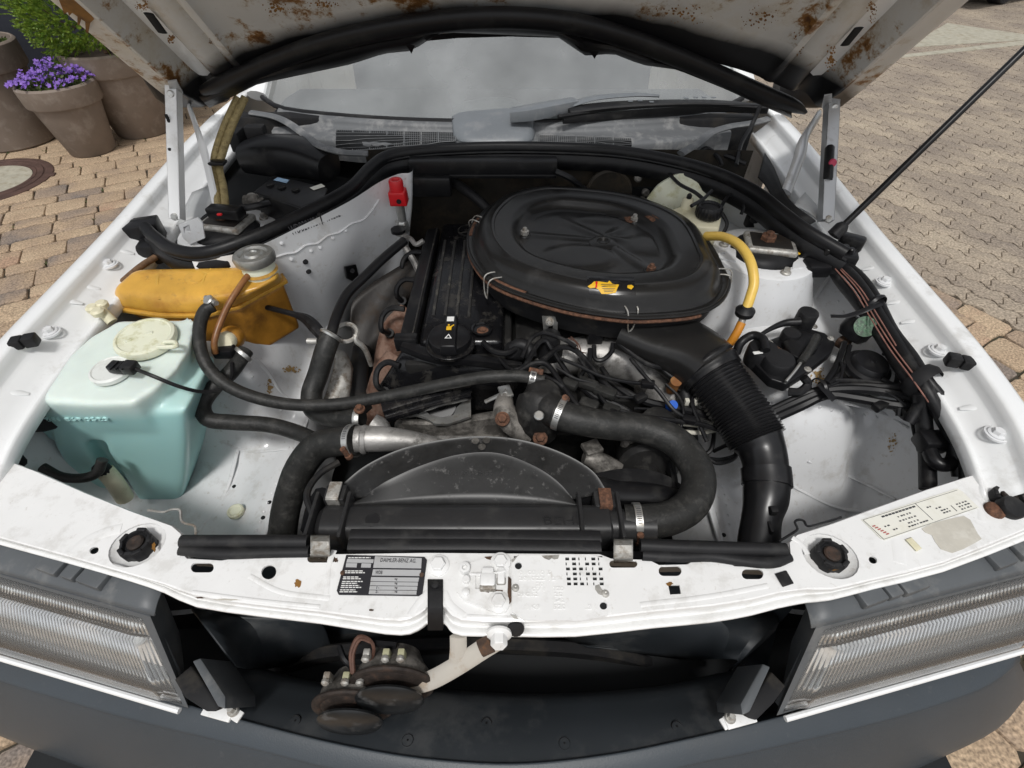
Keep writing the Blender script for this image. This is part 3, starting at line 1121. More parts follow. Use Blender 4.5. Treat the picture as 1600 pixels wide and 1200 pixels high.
# fenders ------------------------------------------------------------
FST = [(0.395, .845), (0.45, .865), (0.52, .880), (0.65, .893), (0.8, .901), (1.0, .912), (1.2, .928), (1.4, .943), (1.6, .952)]
FPROF = [(0.02, -.62), (-.004, -.45), (-.010, -.30), (-.010, -.12), (-.003, -.035), (.006, -.010), (.018, -.001), (.040, .0), (.048, -.004),
         (.053, -.024), (.062, -.030), (.098, -.052), (.108, -.051), (.115, -.055), (.116, -.075)]
FXL, FXR = -0.862, 0.858
for side in (-1, 1):
    rows = []
    for y, zt in FST:
        xo = (FXL if side < 0 else FXR)
        taper = 0.012 * max(0, (0.65 - y) / 0.25) ** 2
        ks = 0.80 if side < 0 else 0.62
        rows.append([Vector((xo - side * ((i if i < .05 else .05 + (i - .05) * ks) + taper), y, zt + dz)) for i, dz in FPROF])
    fd = MB().sheet(rows, 2, 3).obj('fender', 'white_paint', car, solid=0.0022, smooth=50)
    # embossed cross ribs in the gutter, and its bolts
    if side < 0:
        ribs = [(195, 392), (140, 447), (112, 470), (25, 612)]
        bolts = [(171, 414), (79, 520)]
        clip = (46, 546)
    else:
        ribs = [(1362, 417), (1402, 470), (1425, 500), (1520, 635)]
        bolts = [(1382, 441), (1466, 548), (1556, 679)]
        clip = (1492, 577)
    zg = 0.863
    bvf = BVHTree.FromPolygons([q.co for q in fd.data.vertices], [tuple(q.vertices) for q in fd.data.polygons])

    def on_fender(u, v, bvf=bvf):
        h_ = bvf.ray_cast(CAM, ray(u, v).normalized())
        return h_[0] if h_[0] else V(u, v, .866)
    for u, v in bolts:
        p = on_fender(u, v) + Vector((0, 0, .001))
        b = MB().lathe([(0.017, -.002), (0.017, .0015), (0.0145, .0025), (0.014, .0005)], 24, p, cap=False)
        bolt(b, p, 0.0085, 0.010)
        b.obj('fender_bolt', 'bay_paint', fd)
    for u, v in ribs:
        p = on_fender(u, v) - Vector((0, 0, .001))
        d = Vector((side * 0.014, -0.003, 0.008))
        MB().tube([p - d, p, p + d], [0.003, 0.007, 0.003], 8, 4, rb=[0.0004, 0.0018, 0.0004], up=(0, 0, 1)).obj('emboss', 'white_paint', fd)
    p = on_fender(clip[0], clip[1]) + Vector((side * -.004, 0, .018))
    c = MB()
    rz = side * R(-18)
    c.box(p + Vector((-side * 0.008, 0.004, 0)), (0.020, 0.020, 0.020), rotz=rz, bev=0.003)
    c.box(p + Vector((side * 0.009, -0.004, 0.001)), (0.018, 0.022, 0.018), rotz=rz, bev=0.003)
    c.obj('rubber_block', 'black_rubber', fd)

# inner bay walls and wheel arches -----------------------------------
def bay_rows(s):
    #  (y, [(x, z) rail inner bottom .. flange])
    base = [
        (0.33, [(.40, .40), (.435, .545), (.488, .548), (.55, .515), (.65, .50), (.72, .50), (.77, .55), (.82, .78)]),
        (0.45, [(.40, .40), (.435, .545), (.488, .548), (.55, .515), (.65, .50), (.73, .50), (.78, .55), (.82, .79)]),
        (0.545, [(.40, .40), (.435, .55), (.488, .553), (.54, .54), (.63, .535), (.72, .51), (.78, .53), (.82, .80)]),
        (0.60, [(.41, .40), (.435, .55), (.485, .557), (.53, .60), (.61, .645), (.70, .64), (.77, .56), (.82, .81)]),
        (0.66, [(.41, .40), (.435, .555), (.48, .565), (.52, .645), (.59, .715), (.69, .72), (.765, .66), (.82, .81)]),
        (0.78, [(.42, .40), (.435, .565), (.475, .58), (.505, .67), (.565, .745), (.67, .755), (.755, .73), (.82, .82)]),
        (0.90, [(.42, .40), (.435, .575), (.47, .60), (.495, .69), (.54, .765), (.65, .778), (.75, .76), (.82, .83)]),
        (1.02, [(.42, .40), (.435, .59), (.465, .62), (.485, .70), (.515, .78), (.64, .79), (.75, .78), (.82, .84)]),
        (1.16, [(.42, .40), (.435, .61), (.46, .65), (.475, .72), (.50, .80), (.63, .81), (.75, .80), (.82, .85)]),
        (1.30, [(.42, .40), (.43, .63), (.45, .68), (.465, .74), (.49, .81), (.62, .83), (.75, .82), (.82, .86)]),
    ]
    if s < 0:       # the left wheel arch starts further back, behind the washer tank
        base = [({.545: .64, .60: .70, .66: .745}.get(y, y), r[:6] + [(r[6][0] + .045, r[6][1]), (.856, r[7][1])]) for y, r in base]
    return [[Vector((s * x + (0.005 if s > 0 else -0.0), y, z)) for x, z in r] for y, r in base]


inr = MB().sheet(bay_rows(1), 4, 4).obj('inner_fender', 'bay_paint', car, smooth=60)
inl = MB().sheet(bay_rows(-1), 4, 4).obj('inner_fender', 'bay_paint', car, smooth=60)
# spot-weld flange along the frame rails
for s in (-1, 1):
    MB().box((s * 0.442, 0.56, 0.556), (0.012, 0.50, 0.012), bev=0.003).obj('rail_flange', 'bay_paint', inl if s < 0 else inr)
# grommet and holes on the left rail floor
p = V(373, 805, 0.53)
MB().lathe([(0.016, -.004), (0.016, .004), (0.013, .006), (0.010, .003), (0.0, .003)], 20, p + Vector((0, 0, 0.015)), cap=False).obj('grommet', 'cap_cream', inl)
# left wall with the stamped number: runs diagonally under the firewall seal
rows = []
for k, (ub, vb, zb, ut, vt, zt) in enumerate([(318, 470, .80, 300, 408, .893), (400, 480, .74, 385, 392, .905), (455, 490, .70, 470, 353, .915),
                                              (505, 480, .68, 545, 315, .925), (548, 452, .68, 592, 285, .935), (600, 425, .68, 622, 272, .94), (640, 420, .68, 655, 268, .94)]):
    a, b = V(ub, vb, zb), V(ut, vt, zt)
    low = Vector((min(a.x, -0.40) - 0.02, a.y, 0.58))
    rows.append([low, a, a.lerp(b, 0.55) + Vector((0.012, -0.012, 0)), b])
rows[-1] = [p.lerp(q, .55) for p, q in zip(rows[-2], rows[-1])]
rows.append([p + Vector((.004, .03, 0)) for p in rows[-1]])
rows.append([p + Vector((-.02, .10, 0)) for p in rows[-1]])
wl = MB().sheet(rows, 4, 4).obj('side_bulkhead', 'bay_paint', car, smooth=60)
# wavy welded seam below the stamp
seam = [(430, 402), (445, 397), (462, 394), (478, 383), (496, 380), (512, 368), (530, 363), (548, 350), (566, 344), (580, 330), (592, 312)]


def surf_bvh(o):
    me = o.data
    return BVHTree.FromPolygons([o.matrix_basis @ v.co for v in me.vertices], [tuple(p.vertices) for p in me.polygons])


def hit(bvh, u, v, off=0.0):
    h = bvh.ray_cast(CAM, ray(u, v).normalized())
    if h[0] is None:
        return None
    n = h[1]
    if n.dot(ray(u, v)) > 0:
        n = -n
    return h[0] + n * off


bw = surf_bvh(wl)
pts = [q for q in (hit(bw, u, v, 0.0008) for u, v in seam) if q]
if len(pts) > 3:
    MB().tube(pts, 0.0022, 6, 4).obj('weld_seam', 'bay_paint', wl)
# stamped number
a, b = hit(bw, 456, 368, 0.001), hit(bw, 532, 338, 0.001)
if a and b:
    xd = (b - a).normalized()
    n = Vector((0.6, -0.7, 0.35)).normalized()
    yd = n.cross(xd)
    text_mesh('WDB2010241F466262', (b - a).length, 0.020, a, xd, yd, 'print_dark', 'stamped_number', wl, 0.0005)
for u, v in ((477, 409), (482, 424)):
    q = hit(bw, u, v, 0.0)
    if q:
        MB().lathe([(0.006, -.002), (0.006, .002), (0.004, .004)], 14, q, (0.6, -0.7, 0.35)).obj('plug', 'black_rubber', wl)
for u, v in ((446, 443), (520, 372), (500, 387), (440, 380), (540, 360), (486, 392), (455, 405)):
    q = hit(bw, u, v, 0.0)
    if q:
        MB().lathe([(0.005, -.001), (0.004, .002), (0.002, .003)], 12, q, (0.6, -0.7, 0.35)).obj('dimple', 'bay_paint', wl)

# bay floor and dark under-engine space
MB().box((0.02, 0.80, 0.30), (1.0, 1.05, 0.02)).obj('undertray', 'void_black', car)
# firewall
fw = MB()
rows = []
for x in (-.34, -.2, 0, .2, .4, .56, .66):
    yy = 1.33 - 0.03 * (x - .1) ** 2
    rows.append([Vector((x, yy - .05, .40)), Vector((x, yy, .62)), Vector((x, yy + .005, .80)), Vector((x, yy, .955))])
firewall = fw.sheet(rows, 3, 3).obj('firewall', 'fire_wall', car, smooth=60)
# right rear inner wall between firewall and tower (white)
rows = []
for (ub, vb, zb, ut, vt, zt) in [(1120, 345, .80, 1118, 292, .915), (1150, 370, .78, 1160, 305, .915), (1180, 380, .80, 1200, 330, .91),
                                  (1225, 392, .82, 1240, 358, .90), (1265, 402, .85, 1280, 385, .895)]:
    a, b = V(ub, vb, zb), V(ut, vt, zt)
    rows.append([a + Vector((0, .03, -.15)), a, a.lerp(b, .5) + Vector((-.01, .01, 0)), b])
MB().sheet(rows, 4, 4).obj('side_bulkhead', 'bay_paint', car, smooth=60)

# cable channel on the firewall
ch = MB()
ch.box((-.033, 1.275, .932), (.372, .035, .042), bev=.003)
ch.box((-.033, 1.262, .915), (.372, .012, .010), bev=.002)
ch.box((-.165, 1.25, .895), (.10, .03, .05), bev=.006)
cch = ch.obj('cable_channel', 'black_plastic', firewall)
MB().tube([V(700, 280, .88), V(725, 295, .87), V(750, 315, .85), V(765, 330, .83)], .013, 10).obj('cable_hose', 'black_rubber', firewall)
MB().tube([V(868, 268, .935), V(890, 278, .92), V(908, 292, .89), V(922, 303, .87)], .008, 8).obj('cable_hose', 'wire_black', firewall)
# round opening, bolts and bulges on the firewall
MB().lathe([(.062, 0), (.062, .012), (.056, .016), (.050, .012), (.0, .006)], 32, VY(950, 300, 1.30), (0, -1, .1), cap=False).obj('blower_cover', 'fire_wall', firewall)
for u, v in ((996, 277), (1008, 300), (1003, 312)):
    MB().lathe([(.010, 0), (.010, .012), (.006, .016)], 10, VY(u, v, 1.29), (0, -1, .2)).obj('stud_nut', 'alu_dirty', firewall)

# firewall seal -------------------------------------------------------
SEAL = [(228, 357, .905), (243, 372, .90), (275, 392, .898), (325, 396, .903), (400, 371, .915), (480, 333, .927), (545, 297, .937), (578, 264, .947),
        (610, 244, .953), (680, 235, .957), (800, 231, .958), (950, 236, .957), (1050, 252, .953), (1125, 274, .947), (1182, 303, .938),
        (1222, 334, .928), (1262, 364, .915), (1320, 398, .898)]
P = T3(SEAL)
sl = MB().tube(P, .0135, 12, 5, rb=.016, up=(0, 0, 1)).obj('firewall_seal', 'seal_rubber', car)
Q = [p + Vector((0, -.010, -.030)) for p in P]
MB().tube(Q, .010, 10, 5, rb=.020, up=(0, 0, 1)).obj('seal_flange', 'seal_rubber', sl)
Q2 = [p + Vector((0, -.012, -.006)) for p in P]
MB().tube(Q2, .0032, 8, 5).obj('seal_bead', 'black_rubber', sl)
# left and right end brackets of the seal
e = MB()
e.box(V(226, 362, .885), (.07, .05, .05), rotz=R(20), bev=.004)
e.box(V(222, 345, .905), (.05, .016, .012), rotz=R(25), bev=.004)
e.box(V(238, 392, .86), (.045, .05, .05), rotz=R(10), bev=.01)
e.obj('seal_bracket', 'black_plastic', car)
e = MB()
e.box(V(1300, 402, .872), (.09, .045, .04), rotz=R(-20), bev=.006)
e.box(V(1330, 378, .89), (.05, .03, .03), rotz=R(-35), bev=.006)
e.box(V(1275, 418, .86), (.05, .04, .03), bev=.006)
for k in range(6):
    e.lathe([(.007, -.01), (.007, .012), (.005, .014)], 10, V(1282 + 9 * k, 392 + 5 * (k % 2), .89))
e.obj('seal_bracket', 'black_plastic', car)

# cowl ---------------------------------------------------------------
def cowl_y(x):
    return 1.335 + 0.10 * (abs(x - .02) / .62) ** 2.4


rows = []
for x in (-.62, -.5, -.35, -.2, 0, .2, .35, .5, .64):
    y0 = cowl_y(x)
    rows.append([Vector((x, y0, .905)), Vector((x, y0 + .004, .950)), Vector((x, y0 + .018, .958)), Vector((x, y0 + .058, .962)), Vector((x, y0 + .075, .970)),
                 Vector((x, y0 + .080, .982)), Vector((x, y0 + .098, .987)), Vector((x, y0 + .103, .980))])
cowl = MB().sheet(rows, 2, 4).obj('cowl', 'cowl_plastic', car, smooth=50)
bc = surf_bvh(cowl)


def grille(u0, v0, u1, v1, segs, h0, h1):
    """air intake grille: dark opening with a lattice of bars"""
    def gp(a, b, off):
        u = u0 + (u1 - u0) * a
        v = (v0 + (v1 - v0) * a) + (h0 + (h1 - h0) * a) * b
        q = hit(bc, u, v, off)
        return q if q else V(u, v, .962)
    bk = MB().sheet([[gp(i / 12, b, .0045) for b in (0, .5, 1)] for i in range(13)], 1, 1).obj('vent_opening', 'void_black', cowl, smooth=0)
    bars = MB()
    for i in range(segs * 9 + 1):
        a = i / (segs * 9)
        r = .0022 if i % 9 == 0 else .0007
        bars.tube([gp(a, 0, .0060), gp(a, 1, .0060)], r, 5, 1)
    for j in range(7):
        b = j / 6
        bars.tube([gp(i / 8, b, .0062) for i in range(9)], .0011 if j in (0, 6) else .0006, 5, 1)
    bars.obj('vent_bars', 'cowl_plastic', cowl, smooth=0, kind='stuff')


grille(526, 206, 712, 210, 7, 30, 14)
grille(842, 214, 986, 219, 5, 12, 12)
# curved rubber trims at both ends of the cowl
for pts, nm in (([(392, 176, .99), (430, 183, .985), (455, 195, .98), (478, 212, .975), (500, 228, .97), (535, 238, .965), (575, 240, .96)], 'cowl_trim'),
                ([(1064, 240, .96), (1090, 224, .968), (1110, 208, .975), (1140, 198, .98), (1172, 193, .985), (1200, 186, .99)], 'cowl_trim')):
    MB().tube(T3(pts), .012, 8, 5, rb=.006, up=(0, 0, 1)).obj(nm, 'cowl_plastic', car)
# dark plenum around the battery and behind the seal on both sides
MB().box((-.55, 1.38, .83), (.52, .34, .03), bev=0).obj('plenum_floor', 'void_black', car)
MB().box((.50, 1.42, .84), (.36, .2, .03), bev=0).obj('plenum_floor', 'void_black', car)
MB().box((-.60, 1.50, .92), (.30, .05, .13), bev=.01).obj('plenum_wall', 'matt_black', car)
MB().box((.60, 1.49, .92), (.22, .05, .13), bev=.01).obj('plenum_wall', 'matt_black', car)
# black heater air duct beside the battery
d = MB()
d.tube([V(385, 245, .93), V(420, 243, .935), V(470, 246, .935), V(515, 262, .925)], [.045, .055, .055, .04], 16, 5, rb=[.035, .045, .045, .035], up=(0, 0, 1), sq=3)
d.obj('air_duct', 'black_plastic', car)
for p_, sz_ in ((V(400, 205, .97), (.05, .03, .03)), (V(440, 214, .972), (.09, .02, .012)), (V(372, 218, .95), (.03, .05, .05))):
    MB().box(p_, sz_, bev=.004).obj('duct_clip', 'matt_black', car)
# pipes and drain in the right plenum
d = MB()
for pts in ([(1090, 240, .94), (1105, 232, .95), (1122, 246, .94), (1128, 258, .93)], [(1115, 238, .94), (1140, 245, .94), (1165, 256, .93)],
            [(1188, 165, 1.03), (1175, 195, .99), (1158, 225, .96), (1150, 258, .935)]):
    d.tube(T3(pts), .0055, 6)
d.obj('plenum_cables', 'wire_black', car)
MB().sheet([[V(1195, 238, .955), V(1185, 275, .945)], [V(1210, 262, .95), V(1198, 290, .94)], [V(1232, 310, .94), V(1215, 318, .93)], [V(1275, 345, .925), V(1262, 352, .915)]], 3, 3).obj('drain_flap', 'black_rubber', car, solid=.004)

# windscreen, pillars, roof -----------------------------------------
rows = []
for x in (-.70, -.6, -.4, -.2, 0, .2, .4, .6, .72):
    y0 = cowl_y(x) + .105 + (.06 if abs(x) > .65 else 0)
    rows.append([Vector((x * (1 - .12 * k), y0 + .62 * k - .03 * k * (1 - k) * 0, .984 + .385 * k + .03 * k * (1 - k))) for k in (0, .25, .5, .75, 1)])
MB().sheet(rows, 2, 2).obj('windscreen', 'windscreen_glass', car, smooth=60)
fr = MB()
fr.tube([r[0] + Vector((0, -.004, .002)) for r in rows], .007, 8, 3)
fr.obj('windscreen_gasket', 'black_rubber', car)
for s, r in ((-1, rows[0]), (1, rows[-1])):
    MB().tube([Vector((p.x + s * .02, p.y + .01, p.z + .002)) for p in r], .032, 10, 3, rb=.02, up=(0, 0, 1)).obj('pillar', 'white_paint', car)
top = [r[-1] for r in rows]
MB().sheet([[p, p + Vector((0, .25, .03)), p + Vector((0, 1.0, .03)), p + Vector((0, 1.5, -.02))] for p in top], 3, 3).obj('roof', 'white_paint', car, solid=.01)
MB().sheet([[Vector((x, 1.52, .93)), Vector((x, 1.60, .96)), Vector((x, 1.85, .95)), Vector((x, 2.05, .86))] for x in (-.66, -.3, 0, .3, .66)], 2, 3).obj('dashboard', 'dash_grey', car, solid=.01)
MB().sheet([[Vector((x, 2.3, .4)), Vector((x, 2.35, .95)), Vector((x, 2.5, 1.2))] for x in (-.6, 0, .6)], 3, 3).obj('seat_back', 'dash_grey', car, solid=.03)
for s in (-1, 1):
    x = FXL + .01 if s < 0 else FXR - .01
    MB().sheet([[Vector((x + s * .005, y, .28)), Vector((x + s * .012, y, .6)), Vector((x, y, .92)), Vector((x - s * .04, y, .955))] for y in (1.6, 2.4, 3.2, 4.0)], 3, 3).obj('door', 'white_paint', car, solid=.01)
# door mirror on the right
m = MB()
c = Vector((.98, 1.78, .985))
m.tube([c + Vector((-.10, 0, -.01)), c + Vector((-.03, 0, 0)), c + Vector((.09, .01, .005)), c + Vector((.125, .02, .0))], [.03, .055, .06, .03], 14, 4, rb=[.04, .065, .07, .04], up=(0, 0, 1), sq=3)
m.obj('door_mirror', 'black_plastic', car)
c = Vector((-.97, 1.78, .985))
m = MB()
m.tube([c + Vector((.10, 0, -.01)), c + Vector((.03, 0, 0)), c + Vector((-.09, .01, .005)), c + Vector((-.125, .02, .0))], [.03, .055, .06, .03], 14, 4, rb=[.04, .065, .07, .04], up=(0, 0, 1), sq=3)
m.obj('door_mirror', 'black_plastic', car)

# wiper --------------------------------------------------------------
pod = MB()
rows = []
for u0, v0, u1, v1, zz in ((706, 168, 708, 214, .985), (722, 160, 722, 218, .995), (760, 152, 760, 220, 1.003), (795, 153, 800, 220, 1.005), (818, 165, 830, 217, .995), (828, 180, 838, 205, .985)):
    a, b = V(u0, v0, zz + .005), V(u1, v1, min(zz - .02, .966))
    mid = a.lerp(b, .5) + Vector((0, -.01, .022))
    rows.append([a + Vector((0, .02, -.05)), a, a.lerp(b, .3) + Vector((0, 0, .012)), a.lerp(b, .72) + Vector((0, -.006, .016)), b, b + Vector((0, .004, -.012))])
wp = pod.sheet(rows, 4, 4).obj('wiper_housing', 'wiper_grey', car, smooth=50, solid=.004)
arm = MB()
arm.tube(T3([(798, 180, 1.012), (830, 176, 1.018), (870, 168, 1.02), (897, 162, 1.02)]), [.022, .023, .021, .020], 10, 3, rb=[.015, .017, .016, .014], up=(0, 0, 1), sq=4)
arm.obj('wiper_arm', 'wiper_grey', car)
arm = MB()
arm.tube(T3([(888, 172, 1.016), (960, 164, 1.022), (1060, 160, 1.025), (1130, 161, 1.022), (1195, 166, 1.018)]), [.024, .022, .016, .014, .006], 8, 4, rb=.004, up=(0, 0, 1), sq=4)
arm.tube(T3([(872, 182, 1.012), (960, 170, 1.015), (1080, 163, 1.02), (1200, 168, 1.016)]), .005, 6, 4)
arm.tube(T3([(880, 188, 1.0), (990, 177, 1.0), (1100, 170, 1.005), (1200, 172, 1.008)]), .0045, 6, 4, rb=.010, up=(0, 0, 1))
wa = arm.obj('wiper_blade', 'black_rubber', car)
for u, v in ((985, 151), (1000, 150), (1018, 152), (1072, 146), (1087, 145), (1100, 145), (1115, 145)):
    MB().box(V(u, v + 7, 1.030), (.012, .009, .002), bev=.0006).obj('wiper_slot', 'wiper_grey', wa)
MB().tube(T3([(893, 163, 1.022), (930, 153, 1.034), (990, 148, 1.038), (1030, 150, 1.036)]), [.018, .016, .012, .004], 8, 4, rb=.004, up=(0, 0, 1)).obj('wiper_cover', 'wiper_grey', car)

# hood ---------------------------------------------------------------
def H(s, x, n=0.0):
    return HO + HS * s + Vector((x, 0, 0)) + HN * n


def HV(u, v, n=0.0):
    return VP(u, v, HO + HN * n, HN)


# section across the hood's underside: distance from the side edge, depth towards the engine
HCOL = [(-.803, -.012), (-.800, .006), (-.785, .010), (-.752, .012), (-.735, .026), (-.722, .016), (-.70, -.034), (-.668, -.042), (-.652, -.010), (-.640, .004),
        (-.600, .006), (-.585, .0), (-.575, .008), (-.56, .010), (-.545, -.004), (-.48, -.008), (-.3, -.010), (-.1, -.010)]
HCOL = HCOL + [(-x, n) for x, n in HCOL[::-1]]


def rear(x):
    return max(hood_arc(x) - 0.012, -0.10)


rows = []
for k in (0, .03, .07, .12, .2, .4, .7, 1.0):
    row = []
    for x, n in HCOL:
        r0 = rear(x)
        row.append(H(r0 + (1.15 - r0) * k, x * (1 - .05 * k), n * min(1, .25 + k * 10)))
    rows.append(row)
hood = MB().sheet(rows, 2, 2).obj('hood', 'hood_inner', car, smooth=40)
rows = []
for k in (0, .1, .3, .6, 1.0):
    rows.append([H(rear(x) - .004 + (1.155 - rear(x)) * k, x * 1.002 * (1 - .05 * k), -.014 - .022 * (1 - (x / .81) ** 4)) for x in (-.806, -.80, -.7, -.5, -.25, 0, .25, .5, .7, .80, .806)])
MB().sheet(rows, 3, 3).obj('hood_skin', 'white_paint', hood, smooth=60)
# slots in the side ribs with their dark recess
for u, v, du, dv in ((243, 36, 22, 30), (1331, 57, 22, -27)):
    a, b = HV(u - du / 2, v - dv / 2, .0085), HV(u + du / 2, v + dv / 2, .0085)
    MB().tube([a, b], .0085, 12, 1, rb=.002, up=HN).obj('hood_slot', 'void_black', hood)
for u, v in ((258, 118), (1310, 138)):
    MB().lathe([(.007, -.001), (.007, .001), (0, .001)], 14, HV(u, v, .0125), HN, cap=False).obj('hood_hole', 'void_black', hood)
# rust streaks on the side flange (left) and on the ribs
def decal(o, px, n, material, name):
    pts = [HV(u, v, n) for u, v in px]
    return MB().plate(pts, HN * -.0006).obj(name, material, o, smooth=0)


mat('rust_streak', (0.22, 0.105, 0.02), 0.7, var=0.35, vscale=30, dirt=((0.08, 0.035, 0.012), 0.45, 26, 0.8))
decal(hood, [(92, 0), (130, 0), (140, 20), (147, 30), (141, 36), (138, 53), (134, 50), (133, 34), (127, 30), (124, 40), (121, 38), (121, 26), (113, 20), (108, 25), (106, 19), (100, 22), (97, 12)], .0155, 'rust_streak', 'rust_stain')
def splats(u, v, ru, rv, n, dep, name='rust_patch', par=None, material='rust_streak'):
    m_ = MB()
    for k in range(n):
        a_ = rnd.uniform(0, 6.28)
        f_ = rnd.random() ** .6
        cu_, cv_ = u + ru * f_ * math.cos(a_), v + rv * f_ * math.sin(a_)
        r_ = rnd.uniform(.6, 2.2) * (1.4 - f_)
        m_.plate([HV(cu_ + r_ * rnd.uniform(.5, 1.4) * math.cos(2 * math.pi * j / 9), cv_ + r_ * rnd.uniform(.5, 1.4) * math.sin(2 * math.pi * j / 9), dep + k * 2e-5) for j in range(9)], HN * -.0004)
    m_.obj(name, material, hood, smooth=0, kind='stuff')


for q_ in ((222, 8, 12, 10, 40, .0135), (268, 60, 7, 9, 30, .0135), (1362, 18, 8, 22, 40, .0135), (1298, 90, 10, 26, 46, .0135), (1248, 64, 10, 26, 30, .003), (1190, 28, 34, 20, 46, .003), (332, 63, 7, 6, 22, .003), (430, 14, 26, 12, 60, .003), (500, 8, 30, 8, 40, .003), (1060, 22, 60, 18, 60, .003)):
    splats(*q_)
# thick black seal along the rear edge and its ragged lip
ARC = [(318, 142), (350, 130), (420, 99), (500, 70), (580, 50), (660, 37), (740, 29), (820, 29), (900, 38), (980, 60), (1060, 90), (1130, 120), (1190, 146), (1238, 165), (1258, 176)]
P = [HV(u, v, .012) for u, v in ARC]
hs = MB().tube(P, [.012] + [.020] * (len(P) - 3) + [.017, .006], 12, 4, rb=[.010] + [.016] * (len(P) - 3) + [.013, .004], up=HN).obj('hood_seal', 'seal_rubber', hood)
LIPT = [(312, 150), (400, 116), (470, 92), (560, 66), (640, 50), (690, 43), (735, 38), (800, 36), (870, 44), (925, 60), (1000, 84), (1080, 115), (1150, 142), (1235, 172)]
LIPB = [(326, 166), (402, 128), (450, 118), (548, 97), (600, 80), (642, 76), (664, 62), (688, 46), (872, 54), (916, 84), (958, 80), (1004, 98), (1062, 106), (1130, 134), (1186, 160), (1238, 182)]


def resample(l, n):
    L_ = [0]
    for i in range(1, len(l)):
        L_.append(L_[-1] + math.hypot(l[i][0] - l[i - 1][0], l[i][1] - l[i - 1][1]))
    out = []
    for k in range(n):
        t = L_[-1] * k / (n - 1)
        i = min(len(l) - 2, max(j for j in range(len(l)) if L_[j] <= t + 1e-9))
        f = (t - L_[i]) / (L_[i + 1] - L_[i])
        out.append((l[i][0] + (l[i + 1][0] - l[i][0]) * f, l[i][1] + (l[i + 1][1] - l[i][1]) * f))
    return out


a, b = resample(LIPT, 60), resample(LIPB, 60)
MB().sheet([[HV(*p, .012) for p in a], [HV((p[0] + q[0]) / 2, (p[1] + q[1]) / 2, .022) for p, q in zip(a, b)], [HV(*q, .010) for q in b]], 1, 3).obj('seal_lip', 'seal_rubber', hood, solid=.004)
for px in ([(632, 68), (648, 72), (643, 84), (638, 76)], [(918, 78), (936, 80), (929, 92), (925, 86)], [(690, 40), (718, 35), (688, 52), (666, 64), (660, 56)], [(872, 42), (895, 38), (914, 70), (932, 84), (908, 80), (888, 60)]):
    decal(hood, px, .024, 'seal_rubber', 'torn_rubber')
MB().sheet([[HV(u, v, .004), HV(u, v + 12, -.004)] for u, v in ((690, 38), (740, 33), (800, 33), (860, 38))], 3, 1).obj('rear_flange', 'grey_paint', hood, solid=.003)

# hinge struts ---------------------------------------------------------
def channel(a, b, w, d, nm, par, material='steel_grey', slots=True):
    a, b = Vector(a), Vector(b)
    ax = (b - a).normalized()
    sx = Vector((1, 0, 0)) - ax * ax.x
    sx.normalize()
    sy = ax.cross(sx)
    m_ = MB()
    prof = [(-w / 2, d / 2), (-w / 2, -d / 2), (w / 2, -d / 2), (w / 2, d / 2)]
    for i in range(3):
        (x0, y0), (x1, y1) = prof[i], prof[i + 1]
        c = (a + b) / 2 + sx * (x0 + x1) / 2 + sy * (y0 + y1) / 2
        M_ = Matrix((sx, sy, ax)).transposed().to_4x4()
        M_.translation = c
        m_.box((0, 0, 0), (abs(x1 - x0) + .0025, abs(y1 - y0) + .0025, (b - a).length), M=M_, bev=.0008, seg=1)
    o = m_.obj(nm, material, par)
    for i, f in enumerate((0.04, .96)):
        p = a.lerp(b, f)
        MB().lathe([(.008, -.003), (.008, .003), (.006, .005)], 14, p - Vector((0, d / 2 + .002, 0)), (0, -1, .3)).obj('pivot_rivet', 'zinc', o)
    return o


s1 = channel(V(277, 343, .905), HV(271, 136, .02), .024, .018, 'hood_strut', car, 'white_paint')
s2 = channel(V(1290, 346, .905), HV(1300, 158, .02), .025, .018, 'hood_strut', car, 'steel_grey')
a, b = V(277, 343, .905), HV(271, 136, .02)
for f, hgt in ((.76, .03), (.55, .008)):
    MB().box(a.lerp(b, f) + Vector((-.006, -.012, 0)), (.006, .004, hgt), bev=.001).obj('strut_slot', 'void_black', s1)
a, b = V(1290, 346, .905), HV(1300, 158, .02)
p = a.lerp(b, .52)
MB().lathe([(.009, -.045), (.010, -.04), (.010, .03), (.007, .035)], 14, p + Vector((-.006, -.014, 0)), (b - a)).obj('gas_spring', 'black_plastic', s2)
MB().lathe([(.009, 0), (.009, .002), (.007, .004)], 16, p + Vector((-.004, -.026, 0)), (0, -1, .4)).obj('red_cap', 'pink_cap', s2)
MB().tube([HV(296, 168, .01), V(312, 215, 1.03), V(322, 250, .99), V(338, 322, .92)], .010, 8, 4, rb=.005, up=(0, -1, 0)).obj('hinge_arm', 'white_paint', car)
MB().tube([HV(1278, 182, .01), V(1258, 215, 1.02), V(1247, 250, .985), V(1229, 300, .935)], .016, 8, 4, rb=.007, up=(0, -1, 0)).obj('hinge_arm', 'steel_grey', car)
for px in ([(262, 128), (276, 126), (286, 145), (282, 158), (270, 158)], [(1288, 150), (1300, 148), (1300, 175), (1290, 182), (1284, 168)]):
    pts = [HV(u, v, .03) for u, v in px]
    MB().plate(pts, HN * -.003).obj('hinge_plate', 'steel_grey', car, smooth=0)
